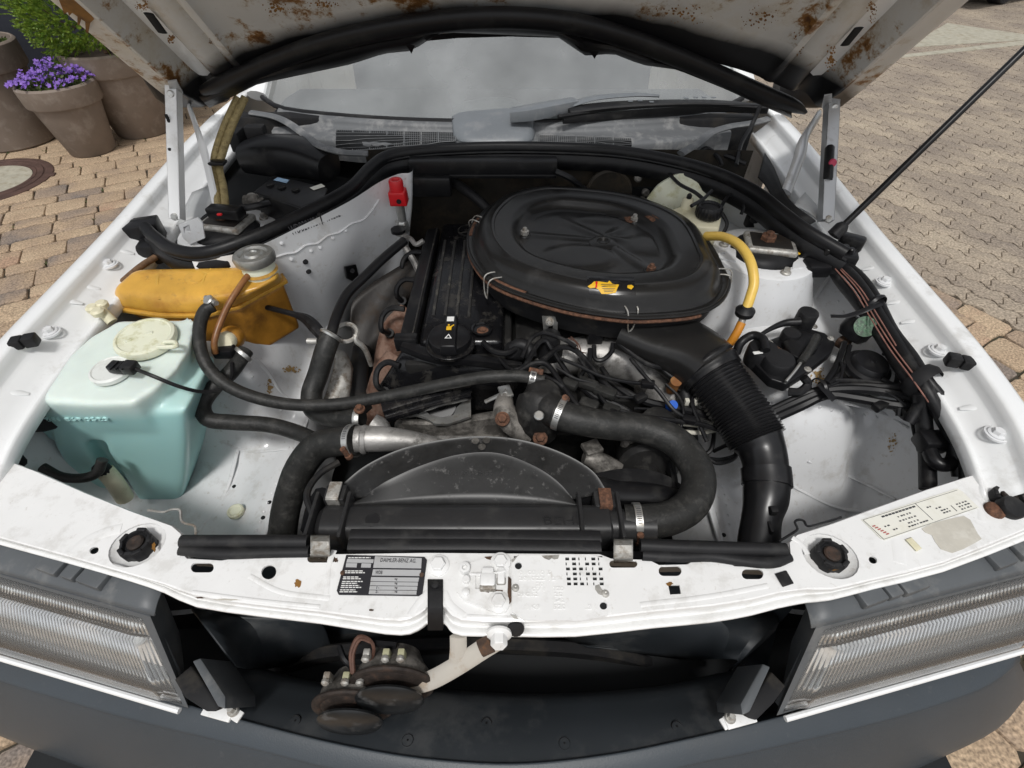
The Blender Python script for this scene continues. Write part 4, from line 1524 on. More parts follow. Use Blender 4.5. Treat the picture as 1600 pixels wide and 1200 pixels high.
# left hinge footing panels
ft_ = MB()
ft_.sheet([[V(300, 300, .90), V(330, 290, .92), V(352, 300, .92)], [V(285, 330, .885), V(320, 315, .90), V(350, 325, .90)], [V(275, 352, .87), V(310, 345, .87), V(340, 350, .87)]], 3, 3)
ft_.obj('hinge_footing', 'grey_paint', car, solid=.003)
b_ = MB()
b_.plate([VY(279, 352, 1.0), VY(308, 340, 1.0), VY(316, 348, 1.0), VY(320, 372, 1.0), VY(296, 382, 1.0), VY(286, 372, 1.0)], (0, .004, 0),
         [[VY(286, 355, 1.0), VY(296, 351, 1.0), VY(298, 362, 1.0), VY(288, 364, 1.0)]])
b_.obj('sensor_bracket', 'bay_paint', car, smooth=0)
ft_ = MB()
ft_.sheet([[V(1240, 320, .92), V(1262, 330, .91), V(1280, 345, .90)], [V(1258, 300, .925), V(1278, 322, .91), V(1300, 345, .90)]], 3, 3)
ft_.obj('hinge_footing', 'grey_paint', car, solid=.003)

# gold braided hoses to the hood (left)
for du in (0, 11):
    MB().tube([HV(372 + du, 152, -.0), V(352 + du, 195, 1.04), V(338 + du, 235, 1.0), V(334 + du * .8, 262, .97), V(338 + du, 292, .945), V(342 + du, 330, .915)], .0085, 10, 5).obj('braided_hose', 'gold_braid', car)
MB().box(V(340, 254, .985), (.036, .024, .007), bev=.002).obj('cable_tie', 'black_plastic', car)

# antenna rod on the right fender
an = Vector((V(1308, 362, .915)))
e = VD(1606, 72, .93)
d = (e - an).normalized()
ant = MB().tube([an - d * .01, an + d * .3, an + d * .85], [.0068, .0068, .005], 10, 1).obj('antenna', 'black_plastic', car)
MB().lathe([(.014, -.01), (.014, .012), (.009, .02)], 16, an, d).obj('antenna_base', 'black_rubber', ant)

# strut towers -------------------------------------------------------
def tower(c, par, lab):
    t = MB()
    t.lathe([(.175, -.20), (.150, -.12), (.122, -.05), (.112, -.012), (.108, 0), (.104, .002), (.072, .002), (.068, -.006), (.066, -.03)], 40, c, cap=False)
    o = t.obj('strut_tower', 'bay_paint', par, smooth=40)
    k = MB()
    k.lathe([(.071, -.03), (.071, -.002), (.068, .006), (.064, .012), (.055, .018), (.03, .020)], 32, c, wob=lambda a: 1 + .06 * math.cos(3 * a), cap=False)
    k.obj('rubber_mount', 'black_rubber', o)
    k = MB()
    M_ = Matrix.Translation(c + Vector((.006, 0, .022))) @ Matrix.Rotation(R(-12), 4, 'Z')
    k.box((0, 0, 0), (.105, .082, .016), M=M_, bev=.012, seg=4)
    k.obj('top_plate', 'galv', o)
    k = MB()
    k.box((0, 0, .0075), (.084, .060, .004), M=M_, bev=.002)
    k.obj('plate_well', 'shield_metal', o)
    k = MB()
    k.lathe([(.017, 0), (.017, .010), (.013, .013), (.009, .013), (.009, .018), (.006, .02)], 6, c + Vector((0, .004, .030)))
    k.obj('strut_nut', 'rust', o)
    for a in (.7, 2.8, 4.9):
        bolt(MB(), c + Vector((.086 * math.cos(a), .086 * math.sin(a), .003)), .007, .012).obj('tower_bolt', 'galv', o)
    return o


TR = V(1193, 395, .862)
TLc = Vector((-.625, 1.07, .868))
tw = tower(TR, car, '')
tower(TLc, car, '')
# white lugs on the right tower plate
lug = MB()
lug.plate(polyV([(1122, 396), (1138, 386), (1150, 390), (1150, 408), (1132, 404), (1124, 402)], .868), (0, 0, -.004), [ell(1130, 396, 3, 2, .868, 10)])
lug.obj('tower_lug', 'bay_paint', tw, smooth=0)
lug = MB()
lug.plate(polyV([(1240, 408), (1262, 398), (1284, 396), (1291, 402), (1286, 410), (1262, 416), (1238, 420)], .866), (0, 0, -.004), [ell(1268, 405, 14, 4, .866, 14, -.15)])
lug.obj('tower_lug', 'bay_paint', tw, smooth=0)
lug = MB()
lug.plate([VY(1257, 364, TR.y + .03), VY(1280, 374, TR.y + .03), VY(1284, 382, TR.y + .03), VY(1278, 398, TR.y + .03), VY(1252, 396, TR.y + .03)], (0, .004, 0),
          [[VY(1257, 368, TR.y + .03), VY(1265, 371, TR.y + .03), VY(1264, 380, TR.y + .03), VY(1257, 378, TR.y + .03)]])
lug.obj('tower_lug', 'bay_paint', tw, smooth=0)
MB().box(V(1243, 395, .874), (.018, .012, .004), bev=.002).obj('paint_mark', 'sticker_yellow', tw)
bolt(MB(), VY(1273, 378, TR.y + .02), .008, .02, (0, -1, 0)).obj('lug_bolt', 'galv', tw)
bd = MB()
bd.box(V(1176, 345, .86), (.035, .02, .028), bev=.004)
bd.lathe([(.010, 0), (.012, .02), (.009, .035), (.004, .04)], 14, V(1178, 345, .87), (0, -.2, 1))
bd.obj('rubber_grommet', 'black_rubber', tw)

bsr, bsl = surf_bvh(inr), surf_bvh(inl)


def welds(bvh, px, n, par, r=.0032):
    L_ = resample(px, n)
    m_ = MB()
    for u, v in L_:
        q = hit(bvh, u + rnd.uniform(-1, 1), v + rnd.uniform(-1, 1), 0)
        if q:
            m_.lathe([(r, -.001), (r * .9, .0012), (r * .5, .0004), (0, .0002)], 10, q, (0, -.2, 1), cap=False)
    if m_.v:
        m_.obj('spot_welds', 'bay_paint', par, kind='stuff')


welds(bsr, [(1110, 700), (1128, 760), (1140, 820)], 9, inr)
welds(bsr, [(1225, 560), (1235, 620), (1290, 640), (1370, 650)], 12, inr)
welds(bsr, [(1310, 470), (1345, 540), (1385, 600)], 9, inr)
welds(bsl, [(470, 690), (430, 760), (400, 830)], 11, inl)
welds(bsl, [(330, 560), (395, 590), (440, 640)], 9, inl)
for par, bvh, lists in ((inl, bsl, ([(398, 560), (415, 578), (430, 600), (448, 622), (470, 640)], [(345, 690), (392, 705), (452, 700)], [(310, 830), (352, 770), (372, 700)])),
                        (inr, bsr, ([(1235, 640), (1270, 628), (1320, 630), (1380, 645), (1420, 668)], [(1300, 425), (1270, 470), (1250, 500)], [(1262, 720), (1330, 745), (1400, 780)], [(1240, 760), (1300, 790), (1350, 800)]))):
    for l in lists:
        q = [hit(bvh, u, v, 0) for u, v in l]
        if all(q):
            MB().tube(q, .0045, 8, 5, rb=.0022, up=(0, 0, 1)).obj('seam_sealer', 'bay_paint', par)
for par, bvh, lst in ((inl, bsl, ((411, 809), (421, 785), (366, 760))), (inr, bsr, ((1124, 826), (1131, 836), (1340, 508)))):
    for u, v in lst:
        q = hit(bvh, u, v, .0006)
        if q:
            MB().lathe([(.0042, -.001), (.0042, .0004), (0, .0004)], 12, q, cap=False).obj('drain_hole', 'void_black', par)
mat('term_cream', (0.36, 0.35, 0.22), 0.5, var=0.15)
mat('horn_rust', (0.03, 0.022, 0.018), 0.7, 0.2, var=0.5, vscale=60, dirt=((0.085, 0.045, 0.028), 0.24, 60, 0.9), bump=0.5, bscale=160)
mat('horn_black', (0.012, 0.013, 0.014), 0.3, 0.1, var=0.3, vscale=30, dirt=((0.10, 0.10, 0.10), 0.28, 36, 0.6))
# ---------------------------------------------------------------- radiator support (the crossmember in front), its fittings
ZS = 0.80
REAR_E = [(-16, 710), (0, 716), (56, 737), (131, 770), (206, 800), (268, 822), (282, 834), (287, 853), (284, 864), (292, 873), (345, 876), (358, 874), (370, 867),
          (480, 866), (535, 866), (600, 865), (666, 864), (800, 865), (937, 866), (955, 873), (1014, 875), (1030, 883), (1074, 882), (1088, 874), (1130, 875), (1148, 885),
          (1205, 887), (1222, 878), (1236, 872), (1234, 848), (1246, 836), (1300, 819), (1380, 790), (1447, 766), (1510, 746), (1562, 730), (1608, 720)]
FRONT_C = [(-26, 830), (0, 838), (103, 866), (200, 894), (256, 910), (306, 928), (400, 942), (500, 953), (600, 966), (640, 964), (664, 950), (668, 945), (694, 945), (700, 952), (722, 966),
           (800, 968), (900, 966), (1019, 953), (1112, 944), (1175, 934), (1216, 924), (1262, 918), (1300, 918), (1366, 903), (1475, 876), (1600, 826), (1618, 820)]
FRONT_L = [(-26, 843), (0, 851), (103, 879), (200, 907), (256, 926), (306, 948), (400, 962), (500, 974), (600, 990), (640, 990), (662, 978), (668, 974), (694, 974), (702, 984), (722, 993),
           (800, 994), (900, 994), (1019, 981), (1112, 972), (1175, 961), (1216, 950), (1262, 941), (1300, 937), (1366, 920), (1475, 893), (1600, 845), (1618, 838)]
rs = MB()
outer = polyV(REAR_E, ZS) + polyV(FRONT_C[::-1], ZS)
STOPS = [(215, 851), (1297, 868), (1573, 778)]
holes = [slot(316, 887, 18, 7.5, ZS), ell(420, 894, 12, 11, ZS, 18, -.5), slot(502, 873, 22, 6, ZS), slot(974, 881, 22, 6, ZS), slot(1047, 892, 18, 8, ZS), slot(1176, 897, 17, 8, ZS),
         polyV([(1044, 914), (1062, 914), (1064, 928), (1047, 929)], ZS), ell(147, 860, 7.5, 5.5, ZS, 14, -.4), ell(1364, 875, 7, 5.5, ZS, 14, .5)]
SR = 0.033
for u, v in STOPS:
    c = V(u, v, ZS)
    holes.append([c + Vector((SR * math.cos(a) * 1.12, SR * math.sin(a), 0)) for a in [2 * math.pi * k / 24 for k in range(24)]])
rs.plate(outer, (0, 0, -.003), holes)
support = rs.obj('radiator_support', 'slam_paint', car, smooth=20)
# folded front lip
rows = []
for (u, v), (u2, v2) in zip(FRONT_C, FRONT_L):
    a, b = V(u, v, ZS), V(u2, v2, ZS - .024)
    g_ = V(u * .5 + u2 * .5, v * .5 + v2 * .5, ZS - .024) + Vector((0, .003, -.002))
    rows.append([a + Vector((0, .006, -.0012)), a + Vector((0, .0005, -.001)), a + Vector((0, -.002, -.004)), g_, b + Vector((0, .005, .0015)), b, b + Vector((0, .002, -.010))])
MB().sheet(rows, 3, 2).obj('front_lip', 'slam_paint', support, smooth=45, solid=.0015)
# rear fold
rows = [[V(u, v, ZS) + Vector((0, -.001, -.0015)), V(u, v, ZS) + Vector((0, .003, -.006)), V(u, v, ZS) + Vector((0, .004, -.03))] for u, v in REAR_E]
MB().sheet(rows, 1, 1).obj('rear_fold', 'slam_paint', support, smooth=45, solid=.001)
# shallow stiffening beads pressed into the top
for pts, r in (([(112, 866), (135, 846), (165, 832), (190, 826)], .010), ([(1366, 800), (1390, 820), (1402, 848), (1406, 880)], .010), ([(390, 900), (440, 925), (515, 935)], .004),
               ([(522, 860), (515, 880), (510, 930)], .004), ([(640, 962), (655, 940), (668, 925)], .005), ([(694, 925), (705, 945), (725, 962)], .005),
               ([(730, 963), (830, 966), (930, 962)], .003), ([(1500, 760), (1530, 790), (1534, 815)], .006), ([(1000, 945), (1110, 932), (1200, 915)], .004),
               ([(300, 925), (400, 938), (500, 948)], .003), ([(1238, 840), (1252, 850), (1262, 866)], .004)):
    MB().tube([V(u, v, ZS - .0005) for u, v in pts], r, 10, 5, rb=.0012, up=(0, 0, 1)).obj('pressed_bead', 'slam_paint', support)
# dished seats and rubber stops with rusty screws
for i, (u, v) in enumerate(STOPS):
    c = V(u, v, ZS)
    M_ = Matrix.Translation(c) @ Matrix.Diagonal((1.12, 1, 1, 1))
    d = MB()
    d.lathe([(SR + .001, -.001), (SR - .003, -.006), (SR - .009, -.010), (0, -.011)], 32, (0, 0, 0), cap=False)
    for k in range(len(d.v)):
        d.v[k] = M_ @ d.v[k]
    d.obj('stop_seat', 'slam_paint', support)
    st_ = MB()
    st_.lathe([(.021, -.011), (.0215, .004), (.020, .008), (.016, .009), (.014, .004), (0, .004)], 36, c, wob=lambda a: 1 + .05 * (1 if math.sin(5 * a) > 0 else -1), cap=False)
    so = st_.obj('rubber_stop', 'black_rubber', support)
    for k in range(5):
        a = k * 1.257 + .3
        MB().box(c + Vector((.0185 * math.cos(a), .0185 * math.sin(a), .0075)), (.006, .013, .006), rotz=a, bev=.002).obj('castellation', 'black_rubber', so)
    MB().lathe([(.011, .003), (.011, .007), (.009, .009), (.004, .009), (.0, .007)], 20, c, cap=False).obj('stop_screw', 'horn_rust', so)
c = V(1566, 792, ZS)
MB().lathe([(.017, 0), (.017, .012), (.015, .015), (0, .015)], 24, c + Vector((.004, -.004, 0)), (0, -.25, 1), cap=False).obj('rubber_cap', 'black_rubber', support)
MB().lathe([(.014, -.003), (.013, .004), (.005, .008), (0, .008)], 18, V(1553, 798, ZS), cap=False).obj('screw_head', 'rust', support)
# black rubber weather strip in two lengths, hooked under two zinc brackets
for pts, pts2 in (([(284, 846), (340, 846), (420, 846), (482, 846)], [(283, 858), (320, 862), (360, 864), (420, 862), (484, 861)]),
                  ([(1000, 852), (1060, 855), (1130, 857), (1228, 859)], [(1003, 866), (1060, 869), (1110, 868), (1160, 875), (1205, 878), (1232, 868)])):
    ws_ = MB().tube([V(u, v, ZS + .010) for u, v in pts], .009, 12, 4).obj('weather_strip', 'black_rubber', support)
    MB().tube([V(u, v, ZS + .004) for u, v in pts2], .009, 12, 4, rb=.007, up=(0, 0, 1)).obj('strip_foot', 'black_rubber', ws_)
for u, v in ((500, 856), (974, 862)):
    b_ = MB()
    w = 15
    rows = [[V(u + du, v - 20, ZS - .005), V(u + du, v - 17, ZS + .018), V(u + du, v - 10, ZS + .026), V(u + du, v + 2, ZS + .024), V(u + du, v + 10, ZS + .012), V(u + du, v + 18, ZS - .012)] for du in (-w, 0, w)]
    b_.sheet(rows, 1, 4)
    b_.obj('strip_bracket', 'galv', support, solid=.002)
# bolts
for u, v, r in ((685, 884, .010), (780, 989, .011)):
    if v > 950:
        q = V(u, v, ZS - .016)
        b_ = MB()
        b_.lathe([(.016, 0), (.016, .003), (.012, .005)], 20, q, (0, -1, .25))
        b_.lathe([(.0105, .004), (.0105, .016), (.009, .018)], 6, q, (0, -1, .25))
        b_.obj('support_bolt', 'slam_paint', support)
    else:
        bolt(MB(), V(u, v, ZS), r, .010).obj('support_bolt', 'slam_paint', support)
# black vertical rubber strip hanging over the front
rows = [[V(668 + du, 905, ZS + .003), V(668 + du, 925, ZS + .004), V(668 + du, 950, ZS + .001), V(668 + du, 985, ZS - .022)] for du in (0, 12, 24)]
MB().sheet(rows, 1, 3).obj('rubber_tongue', 'black_rubber', support, solid=.004)
MB().lathe([(.005, 0), (.005, .003), (.003, .0035)], 14, V(680, 914, ZS + .005)).obj('tongue_rivet', 'black_rubber', support)
# black plug and square-hole rim
MB().hull2(polyV([(1211, 896), (1228, 891), (1240, 911), (1223, 916)], ZS + .003), polyV([(1210, 897), (1229, 891), (1241, 912), (1223, 918)], ZS + .0003), bev=.001).obj('rubber_plug', 'black_rubber', support)
MB().lathe([(.011, 0), (.010, .003), (.004, .004), (0, .004)], 18, V(806, 982, ZS - .012), (0, -.8, .5), cap=False).obj('rubber_plug', 'black_rubber', support)


def splat(u, v, ru, rv, z, n=14, jag=.35):
    out = []
    for k in range(n):
        a = 2 * math.pi * k / n
        f = 1 + rnd.uniform(-jag, jag)
        out.append(V(u + ru * f * math.cos(a), v + rv * f * math.sin(a), z))
    return out


for u, v, ru, rv, m_ in ((465, 911, 5, 6, 'rust_streak'), (886, 926, 3.5, 5, 'rust_streak'), (525, 875, 3, 4, 'rust_dark'), (240, 854, 3, 7, 'rust_streak'), (1305, 888, 9, 3, 'rust_streak'),
                         (1046, 912, 5, 3, 'rust_streak'), (730, 902, 4, 3, 'residue'), (580, 975 - 22, 4, 1.5, 'rust_dark'), (312, 946 - 12, 6, 1.2, 'rust_dark'), (355, 937, 20, 1.2, 'residue')):
    MB().plate(splat(u, v, ru, rv, ZS + .0006), (0, 0, -.0005)).obj('rust_spot', m_, support, smooth=0)

# maker's data plate
dp = MB().plate(polyV([(541, 867), (663, 870), (667, 875), (660, 927), (654, 931), (529, 929), (526, 923)], ZS + .002), (0, 0, -.0016)).obj('data_plate', 'plate_black', support, smooth=0)
Z2 = ZS + .0026
for k, px in enumerate(([(586, 869), (659, 872), (658, 888), (583, 887)], [(583, 889.5), (658, 890.5), (656, 900), (581, 899)], [(580, 901.5), (655, 902.5), (653.5, 909), (579, 908)],
                        [(579, 909), (653, 910), (652.5, 915.5), (578, 914.5)], [(578, 915.5), (652, 916.5), (651.5, 922), (577, 921.3)], [(577, 922.2), (651, 923), (650.5, 929), (576, 928)],
                        [(543, 873), (584, 874), (583, 879.5), (541, 879)], [(541, 879.8), (558, 880), (557, 886.5), (540, 886)], [(565, 880), (580, 880.5), (579, 886.8), (564, 886.5)])):
    MB().plate(polyV(px, Z2), (0, 0, -.0006)).obj('plate_field', 'plate_silver', dp, smooth=0)
Z3 = Z2 + .0003
ptext('DAIMLER-BENZ AG.', (594, 878), (650, 879.3), 6.2, Z3, 'print_dark', 'plate_print', dp)
ptext('WDB', (586, 897), (597, 897.2), 5.5, Z3, 'print_dark', 'plate_print', dp)
for yv in (907, 913.5, 920.5, 926.5):
    ptext('kg', (616.5, yv), (620.5, yv), 4, Z3, 'print_dark', 'plate_print', dp)
ptext('1-', (588, 920), (592.5, 920), 3.8, Z3, 'print_dark', 'plate_print', dp)
ptext('2-', (586.5, 926.5), (591, 926.5), 3.8, Z3, 'print_dark', 'plate_print', dp)
lines = MB()
for k, yv in enumerate((871.3, 892.0, 894.8, 901.5, 904.2, 908.5, 911.4, 914.8, 917.8, 921.6, 924.6)):
    x = 544 - (yv - 871) * .25
    x1 = x + (35 if k == 0 else 24 + 8 * ((k * 7) % 3) / 2)
    while x < x1:
        w = rnd.uniform(3.0, 6.5)
        lines.plate(polyV([(x, yv - .75), (min(x + w, x1), yv - .75), (min(x + w, x1), yv + .75), (x, yv + .75)], Z3), (0, 0, -.0003))
        x += w + 1.0
lines.obj('small_print', 'print_white', dp, smooth=0, kind='stuff')
for u, v in ((535.5, 895.5), (659, 898.5)):
    MB().lathe([(.0032, 0), (.003, .002), (0, .0026)], 12, V(u, v, Z2), cap=False).obj('plate_rivet', 'rust_dark', dp)

# option code plate
op = MB()
ol = polyV([(811, 867), (920, 866), (945, 872), (950, 885), (955, 955), (948, 962), (910, 970), (820, 969), (800, 956), (799, 878)], ZS + .0032)
sq = []
rows_ = ["BBbbBb", "bBbBBb", "BBBbbB", "bBbBBb", "BBbbBB", "BBBbbB"]
for r in range(6):
    for c_ in range(6):
        t = rows_[r][c_]
        u, v = 883 + c_ * 10.2 + r * .6, 870.5 + r * 7.8
        w = 6.2 if t == 'B' else 1.8
        sq.append(polyV([(u, v), (u + w, v), (u + w + .3, v + 5), (u + .3, v + 5)], ZS + .0032))
op.plate(ol, (0, 0, -.0026), sq + [ell(810, 884, 5.6, 5.6, ZS + .0032, 16), ell(943, 946.5, 6, 6, ZS + .0032, 16)])
opo = op.obj('option_plate', 'slam_paint', support, smooth=0)
bk = MB().plate(polyV([(803, 869), (941, 869), (949, 960), (805, 960)], ZS + .00045), (0, 0, -.0002)).obj('plate_backing', 'void_black', opo, smooth=0)
for s_, a, b, hp in (('010310 5', (811, 898), (861, 898), 6), ('20102Z 12', (811, 907), (868, 907), 6), ('20', (838, 916), (849, 916), 6), ('071', (831, 924), (851, 924), 6),
                     ('7Z0', (865, 923), (881, 923), 6), ('09G52', (808, 932), (841, 932), 6), ('22', (866, 932), (880, 932), 6), ('542', (866, 941), (882, 941), 6),
                     ('1K9', (824, 952), (844, 952), 7), ('520', (865, 952), (884, 952), 7), ('.31', (915, 952), (932, 952), 7)):
    ptext(s_, a, b, hp, ZS + .0034, 'slam_paint', 'embossed_number', opo, .0011)
for px in ([(846, 868), (874, 867), (872, 873), (866, 874), (862, 872), (858, 875), (850, 872)], [(930, 915), (936, 913), (940, 920), (946, 926), (940, 930), (935, 928), (930, 921)], [(797, 960), (806, 962), (810, 968), (803, 966)],
           [(799, 875), (811, 867), (808, 870), (801, 879)]):
    MB().plate(polyV(px, ZS + .0038), (0, 0, -.0004)).obj('chipped_paint', 'galv', opo, smooth=0)
for u, v in ((805.5, 919), (946, 928)):
    MB().lathe([(.005, 0), (.0046, .0025), (.002, .003), (0, .0015)], 14, V(u, v, ZS + .0034), cap=False).obj('plate_rivet', 'galv', opo)

# hood latch
lt = MB()
lt.plate(polyV([(716, 890), (726, 882), (775, 866), (790, 867), (795, 876), (797, 945), (790, 956), (778, 958), (725, 938), (714, 924)], ZS + .0045), (0, 0, -.0042),
         [polyV([(743, 899), (751, 899), (751, 920), (743, 920)], ZS + .0045)])
lo = lt.obj('hood_latch', 'slam_paint', support, smooth=0)
for u, v in ((782, 879), (779, 941)):
    bolt(MB(), V(u, v, ZS + .004), .0092, .009).obj('latch_bolt', 'slam_paint', lo)
MB().lathe([(.007, 0), (.007, .012), (.004, .0125), (.0035, .006)], 16, V(727, 892, ZS + .004)).obj('latch_pin', 'slam_paint', lo)
MB().lathe([(.005, 0), (.005, .008), (.004, .009)], 12, V(729, 908, ZS + .004)).obj('latch_pin', 'slam_paint', lo)
MB().lathe([(.005, 0), (.005, .004), (.0035, .005)], 12, V(728, 926, ZS + .004)).obj('latch_rivet', 'slam_paint', lo)
l = MB()
l.box(V(762, 895, ZS + .010), (.016, .012, .010), bev=.002)
l.box(V(762, 907, ZS + .010), (.020, .018, .012), bev=.003)
l.box(V(783, 900, ZS + .008), (.010, .022, .006), bev=.002)
l.tube([V(735, 897, ZS + .01), V(760, 897, ZS + .013), V(790, 892, ZS + .01)], .0015, 6, 2)
l.obj('latch_catch', 'slam_paint', lo)
l = MB()
l.box(V(762, 919, ZS + .009), (.021, .007, .011), bev=.002)
l.box(V(783, 908, ZS + .007), (.012, .010, .006), bev=.002)
l.obj('latch_pawl', 'galv', lo)
for px in ([(757, 870), (770, 869), (768, 875), (760, 873)], [(791, 866), (796, 875), (795, 886), (791, 880)], [(794, 900), (799, 905), (799, 940), (796, 944), (793, 925)], [(750, 917), (766, 921), (764, 926), (750, 923)],
           [(772, 921), (786, 922), (784, 927), (774, 926)]):
    MB().plate(polyV(px, ZS + .0052), (0, 0, -.0006)).obj('chipped_paint', 'rust_dark', lo, smooth=0)

# printed label, glue residue and cream pad on the right
lb = MB().plate(polyV([(1346, 812), (1424, 786), (1496, 763), (1504, 768), (1530, 793), (1456, 818), (1383, 844), (1377, 842)], ZS + .0012), (0, 0, -.0008)).obj('paper_label', 'label_paper', support, smooth=0)
pr = MB()


def pl(px, z=ZS + .0016):
    pr.plate(polyV(px, z), (0, 0, -.0003))


def lab(a, b):
    """label coordinates 0..1 to pixels"""
    p00, p10, p11, p01 = (1346, 812), (1498, 764), (1530, 793), (1380, 844)
    u = (p00[0] * (1 - a) + p10[0] * a) * (1 - b) + (p01[0] * (1 - a) + p11[0] * a) * b
    v_ = (p00[1] * (1 - a) + p10[1] * a) * (1 - b) + (p01[1] * (1 - a) + p11[1] * a) * b
    return u, v_


def dash(a, b, w, h):
    pl([lab(a, b), lab(a + w, b), lab(a + w, b + h), lab(a, b + h)])


for k in range(10):
    dash(.18 + .035 * k, .10, .028, .07)
for a, b, n in ((.30, .30, 5), (.28, .48, 6), (.33, .66, 4), (.12, .5, 2), (.16, .72, 2), (.60, .30, 2), (.66, .45, 2), (.68, .60, 3), (.68, .72, 3), (.85, .55, 4), (.85, .68, 4), (.85, .81, 4), (.30, .80, 7)):
    for k in range(n):
        dash(a + .030 * k + rnd.uniform(0, .004), b, rnd.uniform(.010, .024), .055)
for b in (.02, .97):
    dash(.01, b, .97, .012)
dash(.01, .02, .004, .95)
dash(.545, .02, .004, .85)
dash(.80, .55, .006, .30)
pr.obj('label_print', 'print_dark', lb, smooth=0, kind='stuff')
pr = MB()
for k in range(6):
    dash(.03 + .008 * k, .35 + .09 * k, .03, .05)
pr.obj('label_print_red', 'print_red', lb, smooth=0, kind='stuff')
MB().plate(polyV([(1440, 826), (1456, 818), (1478, 812), (1506, 806), (1516, 812), (1528, 834), (1534, 842), (1524, 848), (1505, 858), (1488, 864), (1470, 858), (1461, 846), (1456, 836), (1446, 832)], ZS + .0007), (0, 0, -.0005)).obj('glue_residue', 'residue', support, smooth=0)
MB().hull2(polyV([(1415, 843), (1424, 840), (1440, 857), (1432, 861)], ZS + .003), polyV([(1414, 843), (1424, 839), (1441, 857), (1432, 862)], ZS + .0004), bev=.0006).obj('cream_pad', 'cream_plastic', support)
# wire springs lying by both ends of the strip
w = MB()
w.tube(T3([(230, 797, .80), (255, 800, .79), (268, 796, .80), (281, 797, .80), (283, 812, .80), (290, 818, .80), (304, 822, .795), (306, 836, .79)]), .0018, 6, 4)
w.obj('wire_spring', 'galv', support)
w = MB()
w.tube(T3([(1217, 846, .80), (1240, 832, .805), (1246, 826, .805), (1242, 816, .81), (1248, 812, .81), (1256, 814, .81), (1262, 822, .81), (1282, 818, .805), (1302, 812, .80), (1314, 808, .795)]), .0018, 6, 4)
w.obj('wire_spring', 'wire_black', support)

# ---------------------------------------------------------------- cavity behind the missing grille
cav = MB()
cav.sheet([[VY(u, 960, .30) * 0 + Vector((x, y, z)) for x, y, z in r] for u, r in ((0, [(-.46, .30, .735), (-.46, .30, .55), (-.46, .22, .40)]), (1, [(-.42, .36, .735), (-.42, .36, .55), (-.42, .30, .38)]),
                                                                                (2, [(0, .365, .735), (0, .365, .55), (0, .33, .36)]), (3, [(.42, .36, .735), (.42, .36, .55), (.42, .30, .38)]), (4, [(.50, .30, .735), (.50, .30, .55), (.50, .22, .40)]))], 2, 2)
cav.obj('air_baffle', 'valance', car)
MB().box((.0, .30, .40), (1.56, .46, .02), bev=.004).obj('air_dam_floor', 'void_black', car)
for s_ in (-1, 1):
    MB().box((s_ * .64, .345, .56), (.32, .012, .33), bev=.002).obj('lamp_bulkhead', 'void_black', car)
# condenser with a finned top edge
cd = MB()
cd.box((.02, .335, .62), (.50, .018, .24), bev=.002)
cd.obj('condenser', 'void_black', car)
cd = MB()
cd.tube([Vector((-.12, .30, .742)), Vector((.24, .30, .742))], .010, 8, 1, rb=.013, up=(0, 0, 1))
for k in range(60):
    cd.box((-.115 + .006 * k, .293, .727), (.0025, .008, .010), bev=0)
cd.obj('condenser_edge', 'engine_dark', car)
bm_ = MB()
bm_.tube([VY(440, 1042, .27), VY(520, 1020, .285), VY(700, 1008, .30), VY(850, 1012, .30), VY(950, 1022, .29), VY(1040, 1045, .275), VY(1140, 1062, .255)], .012, 10, 5, rb=.020, up=(0, 0, 1), sq=4)
bm_.obj('cross_beam', 'matt_black', car)
rows = [[VY(u, v, y) for u, v, y in r] for r in ([(860, 985, .30), (900, 1005, .30), (920, 1010, .29)], [(1000, 975, .30), (1040, 1000, .29), (1060, 1030, .28)], [(1170, 962, .31), (1180, 985, .28), (1150, 1030, .24)], [(1212, 955, .32), (1212, 985, .28), (1140, 1050, .24)])]
MB().sheet(rows, 3, 3).obj('air_guide', 'valance', car, solid=.003)
rows = [[VY(u, v, y) for u, v, y in r] for r in ([(300, 950, .31), (320, 975, .27), (370, 1040, .22)], [(370, 960, .31), (400, 985, .29), (420, 1045, .25)], [(500, 972, .30), (510, 990, .30), (520, 1020, .29)])]
MB().sheet(rows, 3, 3).obj('air_guide', 'valance', car, solid=.003)

# ---------------------------------------------------------------- bumper and the valance behind it
TOPB = [(-70, 1000), (0, 1022), (150, 1062), (310, 1110), (375, 1128), (500, 1160), (620, 1183), (720, 1194), (800, 1197), (880, 1192), (980, 1178), (1080, 1157), (1150, 1141), (1240, 1118), (1350, 1090), (1480, 1052), (1560, 1026), (1592, 1012)]
CREASE = [(-70, 1040), (0, 1066), (156, 1112), (250, 1137), (330, 1156), (420, 1178), (520, 1203), (660, 1228), (790, 1236), (920, 1228), (1010, 1214), (1090, 1194), (1160, 1180), (1270, 1155), (1381, 1128), (1480, 1098), (1550, 1070), (1594, 1035)]
LOWB = [(-70, 1105), (0, 1150), (140, 1203), (250, 1240), (330, 1265), (420, 1290), (520, 1320), (660, 1352), (790, 1362), (920, 1352), (1010, 1335), (1090, 1312), (1160, 1290), (1270, 1256), (1381, 1222), (1480, 1180), (1560, 1138), (1606, 1085)]
ZB = 0.60
rows = []
for a, b, c in zip(TOPB, CREASE, LOWB):
    p0, p1, p2 = V(a[0], a[1], ZB), V(b[0], b[1], ZB - .014), V(c[0], c[1], ZB - .165)
    rows.append([p0 + Vector((0, .012, -.03)), p0 + Vector((0, .004, -.003)), p0, p0.lerp(p1, .5) + Vector((0, 0, .002)), p1, p1 + (p2 - p1).normalized() * .005 + Vector((0, .005, -.001)), p1 + (p2 - p1).normalized() * .012 + Vector((0, .002, 0)), p1.lerp(p2, .5) + Vector((0, -.004, .004)), p2,
                 p2 + Vector((0, .02, -.06)), p2 + Vector((0, .08, -.13))])
